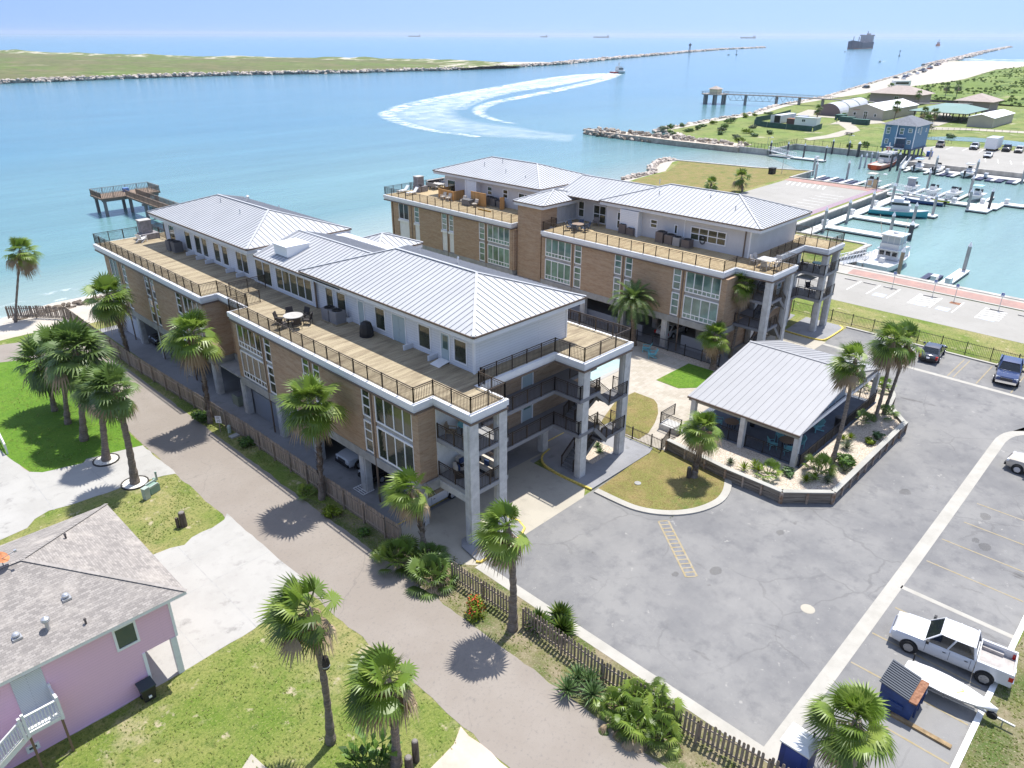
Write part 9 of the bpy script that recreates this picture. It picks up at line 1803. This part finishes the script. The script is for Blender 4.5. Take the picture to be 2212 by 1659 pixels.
def screen(pts, h, label):
 P = empty('cedar_screen', (*pts[0], DZ), label, 'screen'); mb = MB()
 for a, b in zip(pts, pts[1:]):
  a, b = Vector(a), Vector(b); k = int((b - a).length / .16)
  for i in range(k): p = a.lerp(b, (i + .5) / k); mb.obox((p.x, p.y, 0), math.degrees(math.atan2(b.y - a.y, b.x - a.x)), .145, .03, h, z0=DZ)
  MB().bar((*a, DZ + h + .02), (*b, DZ + h + .02), .09, .04).build('cap_rail', CEDAR, P)
 mb.build('boards', CEDAR, P)
screen([(43.9, 51.9), (41.9, 51.9), (41.9, 48.6), (43.9, 48.6)], 1.25, 'cedar board enclosure under the corner window of the far penthouse'); screen([(42.1, 45.3), (42.1, 42.3)], 1.75, 'tall cedar screen beside the condensers'); screen([(42.1, 39.7), (43.0, 39.7)], 1.6, 'narrow cedar board panel right of the condensers'); screen([(40.2, 34.0), (41.4, 34.0)], 1.7, 'cedar board gate against the brick tower')
for i, (x, y, m, l) in enumerate(((41.4, 50.3, WEB, 'left tan armchair in front of the cedar enclosure'), (41.4, 49.2, WEB, 'right tan armchair in front of the cedar enclosure'), (41.6, 46.4, WICK, 'dark wicker armchair left of the wicker box'), (41.2, 43.6, WICK, 'dark wicker armchair right of the wicker box'))): chair(x, y, DZ, -90, l, m, 'cushion')
WB = empty('wicker_box', (41.5, 45.2, DZ), 'large grey wicker storage box between dark armchairs', 'storage box'); MB().box(40.9, 44.4, DZ, 41.9, 45.9, DZ + .72).build('box', mat('grey_wicker', (.16, .155, .16), .8), WB); MB().box(40.85, 44.35, DZ + .721, 41.95, 45.95, DZ + .8).build('lid', ACM, WB)
FLt = empty('pool_float', (40.4, 40.9, DZ), 'orange and yellow pool float lying on the far deck', 'pool float'); MB().tube([(40.4, 39.7 + .3 * k, DZ + .09) for k in range(9)], .09, 8).build('tube', mat('float_orange', (.62, .27, .02), .5), FLt); [MB().tube([(40.4, 39.8 + .6 * k, DZ + .09), (40.4, 39.95 + .6 * k, DZ + .09)], .098, 8).build('band', mat('float_yellow', (.62, .50, .04), .5), FLt) for k in range(4)]
# balconies of the near building
def sofa(x, y, z, rz, label, w_=1.7):
 P = empty('outdoor_sofa' if w_ > 1 else 'armchair', (0, 0, 0), label, 'sofa' if w_ > 1 else 'armchair'); MB().box(-w_ / 2, -.4, .08, w_ / 2, .4, .3).build('base', WICK, P); MB().box(-w_ / 2 + .12, -.38, .301, w_ / 2 - .12, .25, .48).build('seat_cushion', CUSH, P)
 k = 2 if w_ > 1 else 1
 for i in range(k): a = -w_ / 2 + .12 + i * (w_ - .24) / k; MB().box(a + .01, .2, .481, a + (w_ - .24) / k - .01, .42, .92).build('back_cushion', CUSH, P)
 for s in (-1, 1): MB().box(s * (w_ / 2), -.4, .301, s * (w_ / 2 - .11), .4, .62).build('armrest', WICK, P)
 MB().box(-.25, .02, .49, .12, .16, .82).build('pillow', NAVYC, P); P.location = (x, y, z); P.rotation_euler.z = R(rz)
sofa(2.35, 1.2, F1, -90, 'cream cushioned sofa on the lower end balcony'); sofa(.75, 2.1, F1, 60, 'armchair by the white wall on the lower end balcony', .95); sofa(1.5, 2.6, F1, 0, 'armchair with a blue pillow on the lower end balcony', .95)
table(1.2, 1.9, F2, .55, 'round teal bar table on the upper end balcony', TEAL, h=1.0)
for i, (x, y, rz) in enumerate(((.5, 2.6, 30), (1.8, 2.7, -20), (.6, 1.1, 140))): chair(x, y, F2, rz, 'tan high-backed chair on the upper end balcony', mat('tan_wood', (.30, .23, .16), .8), group='chairs on the upper end balcony')
table(55.6, 2.0, F2, .6, 'teal table on the upper balcony facing the marina', TEAL); chair(55.0, 3.2, F2, 10, 'dark chair on the upper marina balcony', WICK); table(55.4, 1.8, F1, .5, 'small table on the lower balcony facing the marina', TABT); chair(56.2, 2.7, F1, -30, 'dark chair on the lower marina balcony', WICK)
SU = empty('square_parasol', (54.6, 2.6, F1), 'grey square parasol on the lower marina balcony', 'parasol'); MB().cyl((54.6, 2.6, F1), (54.6, 2.6, F1 + 2.2), .03, n=8).build('pole', GALV, SU); mb = MB(); mb.add([(53.7, 1.7, F1 + 2.0), (55.5, 1.7, F1 + 2.0), (55.5, 3.5, F1 + 2.0), (53.7, 3.5, F1 + 2.0), (54.6, 2.6, F1 + 2.35)], [(0, 1, 4), (1, 2, 4), (2, 3, 4), (3, 0, 4), (3, 2, 1, 0)]); mb.build('canopy', mat('parasol_grey', (.45, .46, .47), .8), SU)
# court and pavilion
for i, (x, y, rz) in enumerate(((35.9, 11.0, -150), (34.9, 9.6, -140))): chair(x, y, .02, rz, ['teal adirondack chair under the date palm, the farther of two', 'teal adirondack chair on the paving, the nearer of two'][i], TEAL, 'adirondack', s=1)
for x, y, r, l in ((25.7, -9.7, .62, 'round brown table among teal chairs near the pavilion corner post'), (25.4, -4.9, .6, 'round brown table inside the left bay of the pavilion')): table(x, y, .665, r, l, mat('brown_top', (.22, .15, .10), .6), leg=BLACKP)
for i, (x, y, rz) in enumerate(((24.8, -8.9, 45), (24.8, -10.3, 120), (26.6, -10.4, -140), (26.5, -8.8, -45))): chair(x, y, .665, rz, 'teal chair round the table by the pavilion corner post', TEAL, group='teal chairs at the corner table')
for i, (x, y, rz) in enumerate(((26.3, -5.3, -100), (25.2, -3.8, 20))): chair(x, y, .665, rz, 'teal chair at the table in the left bay of the pavilion', TEAL, group='teal chairs in the left bay')
chair(30.3, -10.2, .665, -120, 'pale teal armchair on the open blue-grey pavilion floor', TEAL, 'adirondack')
P = empty('litter_bin', (32.3, -11.2, .66), 'black bin against the pavilion side railing', 'rubbish bin'); MB().lathe((32.3, -11.2, .665), [(.27, 0), (.31, .85)], 12).build('body', BLACKP, P); MB().lathe((32.3, -11.2, 1.52), [(.33, 0), (.33, .06), (.1, .14), (.02, .15)], 12).build('lid', ACM, P)
PB_ = empty('picnic_bench', (27.4, -6.0, .66), 'brown bench deeper inside the pavilion', 'bench'); MB().box(26.9, -6.3, 1.08, 28.3, -5.7, 1.15).build('seat', mat('brown_top', (.22, .15, .10), .6), PB_); [MB().box(x, -6.2, .665, x + .08, -5.8, 1.079).build('leg', BLACKP, PB_) for x in (27.0, 28.1)]
CU = empty('condenser_unit', (-.9, 29.9), 'pale green condenser on the ground by the fence', 'air conditioner'); MB().box(-1.5, 30.0, .02, -.3, 31.1, 1.0).build('cabinet', mat('condenser_green', (.26, .29, .22), .7), CU); MB().box(-1.45, 30.05, 1.001, -.35, 31.05, 1.05).build('fan_grille', ACM, CU)
CU = empty('condenser_unit', (-1.0, 28.8), 'grey wall-type condenser with a round fan on the ground by the fence', 'air conditioner'); MB().box(-1.3, 28.4, .1, -.85, 29.4, .95).build('cabinet', ACL, CU); MB().cyl((-1.32, 28.9, .52), (-1.29, 28.9, .52), .32, n=16).build('fan_grille', BLACKP, CU)
SG = empty('cargo_rack', (-1.6, 10.6), 'white metal rack lying at the carport edge by the white SUV', 'rack'); mb = MB(); [mb.bar((-2.0 + k * .2, 9.9, .12), (-2.0 + k * .2, 11.2, .12), .04) for k in range(6)]; [mb.bar((-2.0, y, .12), (-1.0, y, .12), .04) for y in (9.9, 10.55, 11.2)]; mb.build('frame', TRIM, SG)
# ------------------------------------------------------------------ sea haze
hz_m = bpy.data.materials.new('haze'); hz_m.use_nodes = True; nt = hz_m.node_tree; nt.nodes.clear(); vo = nt.nodes.new('ShaderNodeVolumePrincipled'); ou = nt.nodes.new('ShaderNodeOutputMaterial'); vo.inputs['Color'].default_value = (.86, .92, 1.0, 1); vo.inputs['Density'].default_value = HAZE_D; vo.inputs['Anisotropy'].default_value = .2; nt.links.new(vo.outputs[0], ou.inputs['Volume'])
o = MB().box(-4200, -4200, -5.5, 14000, 14000, 60).build('haze', hz_m); o['kind'] = 'stuff'
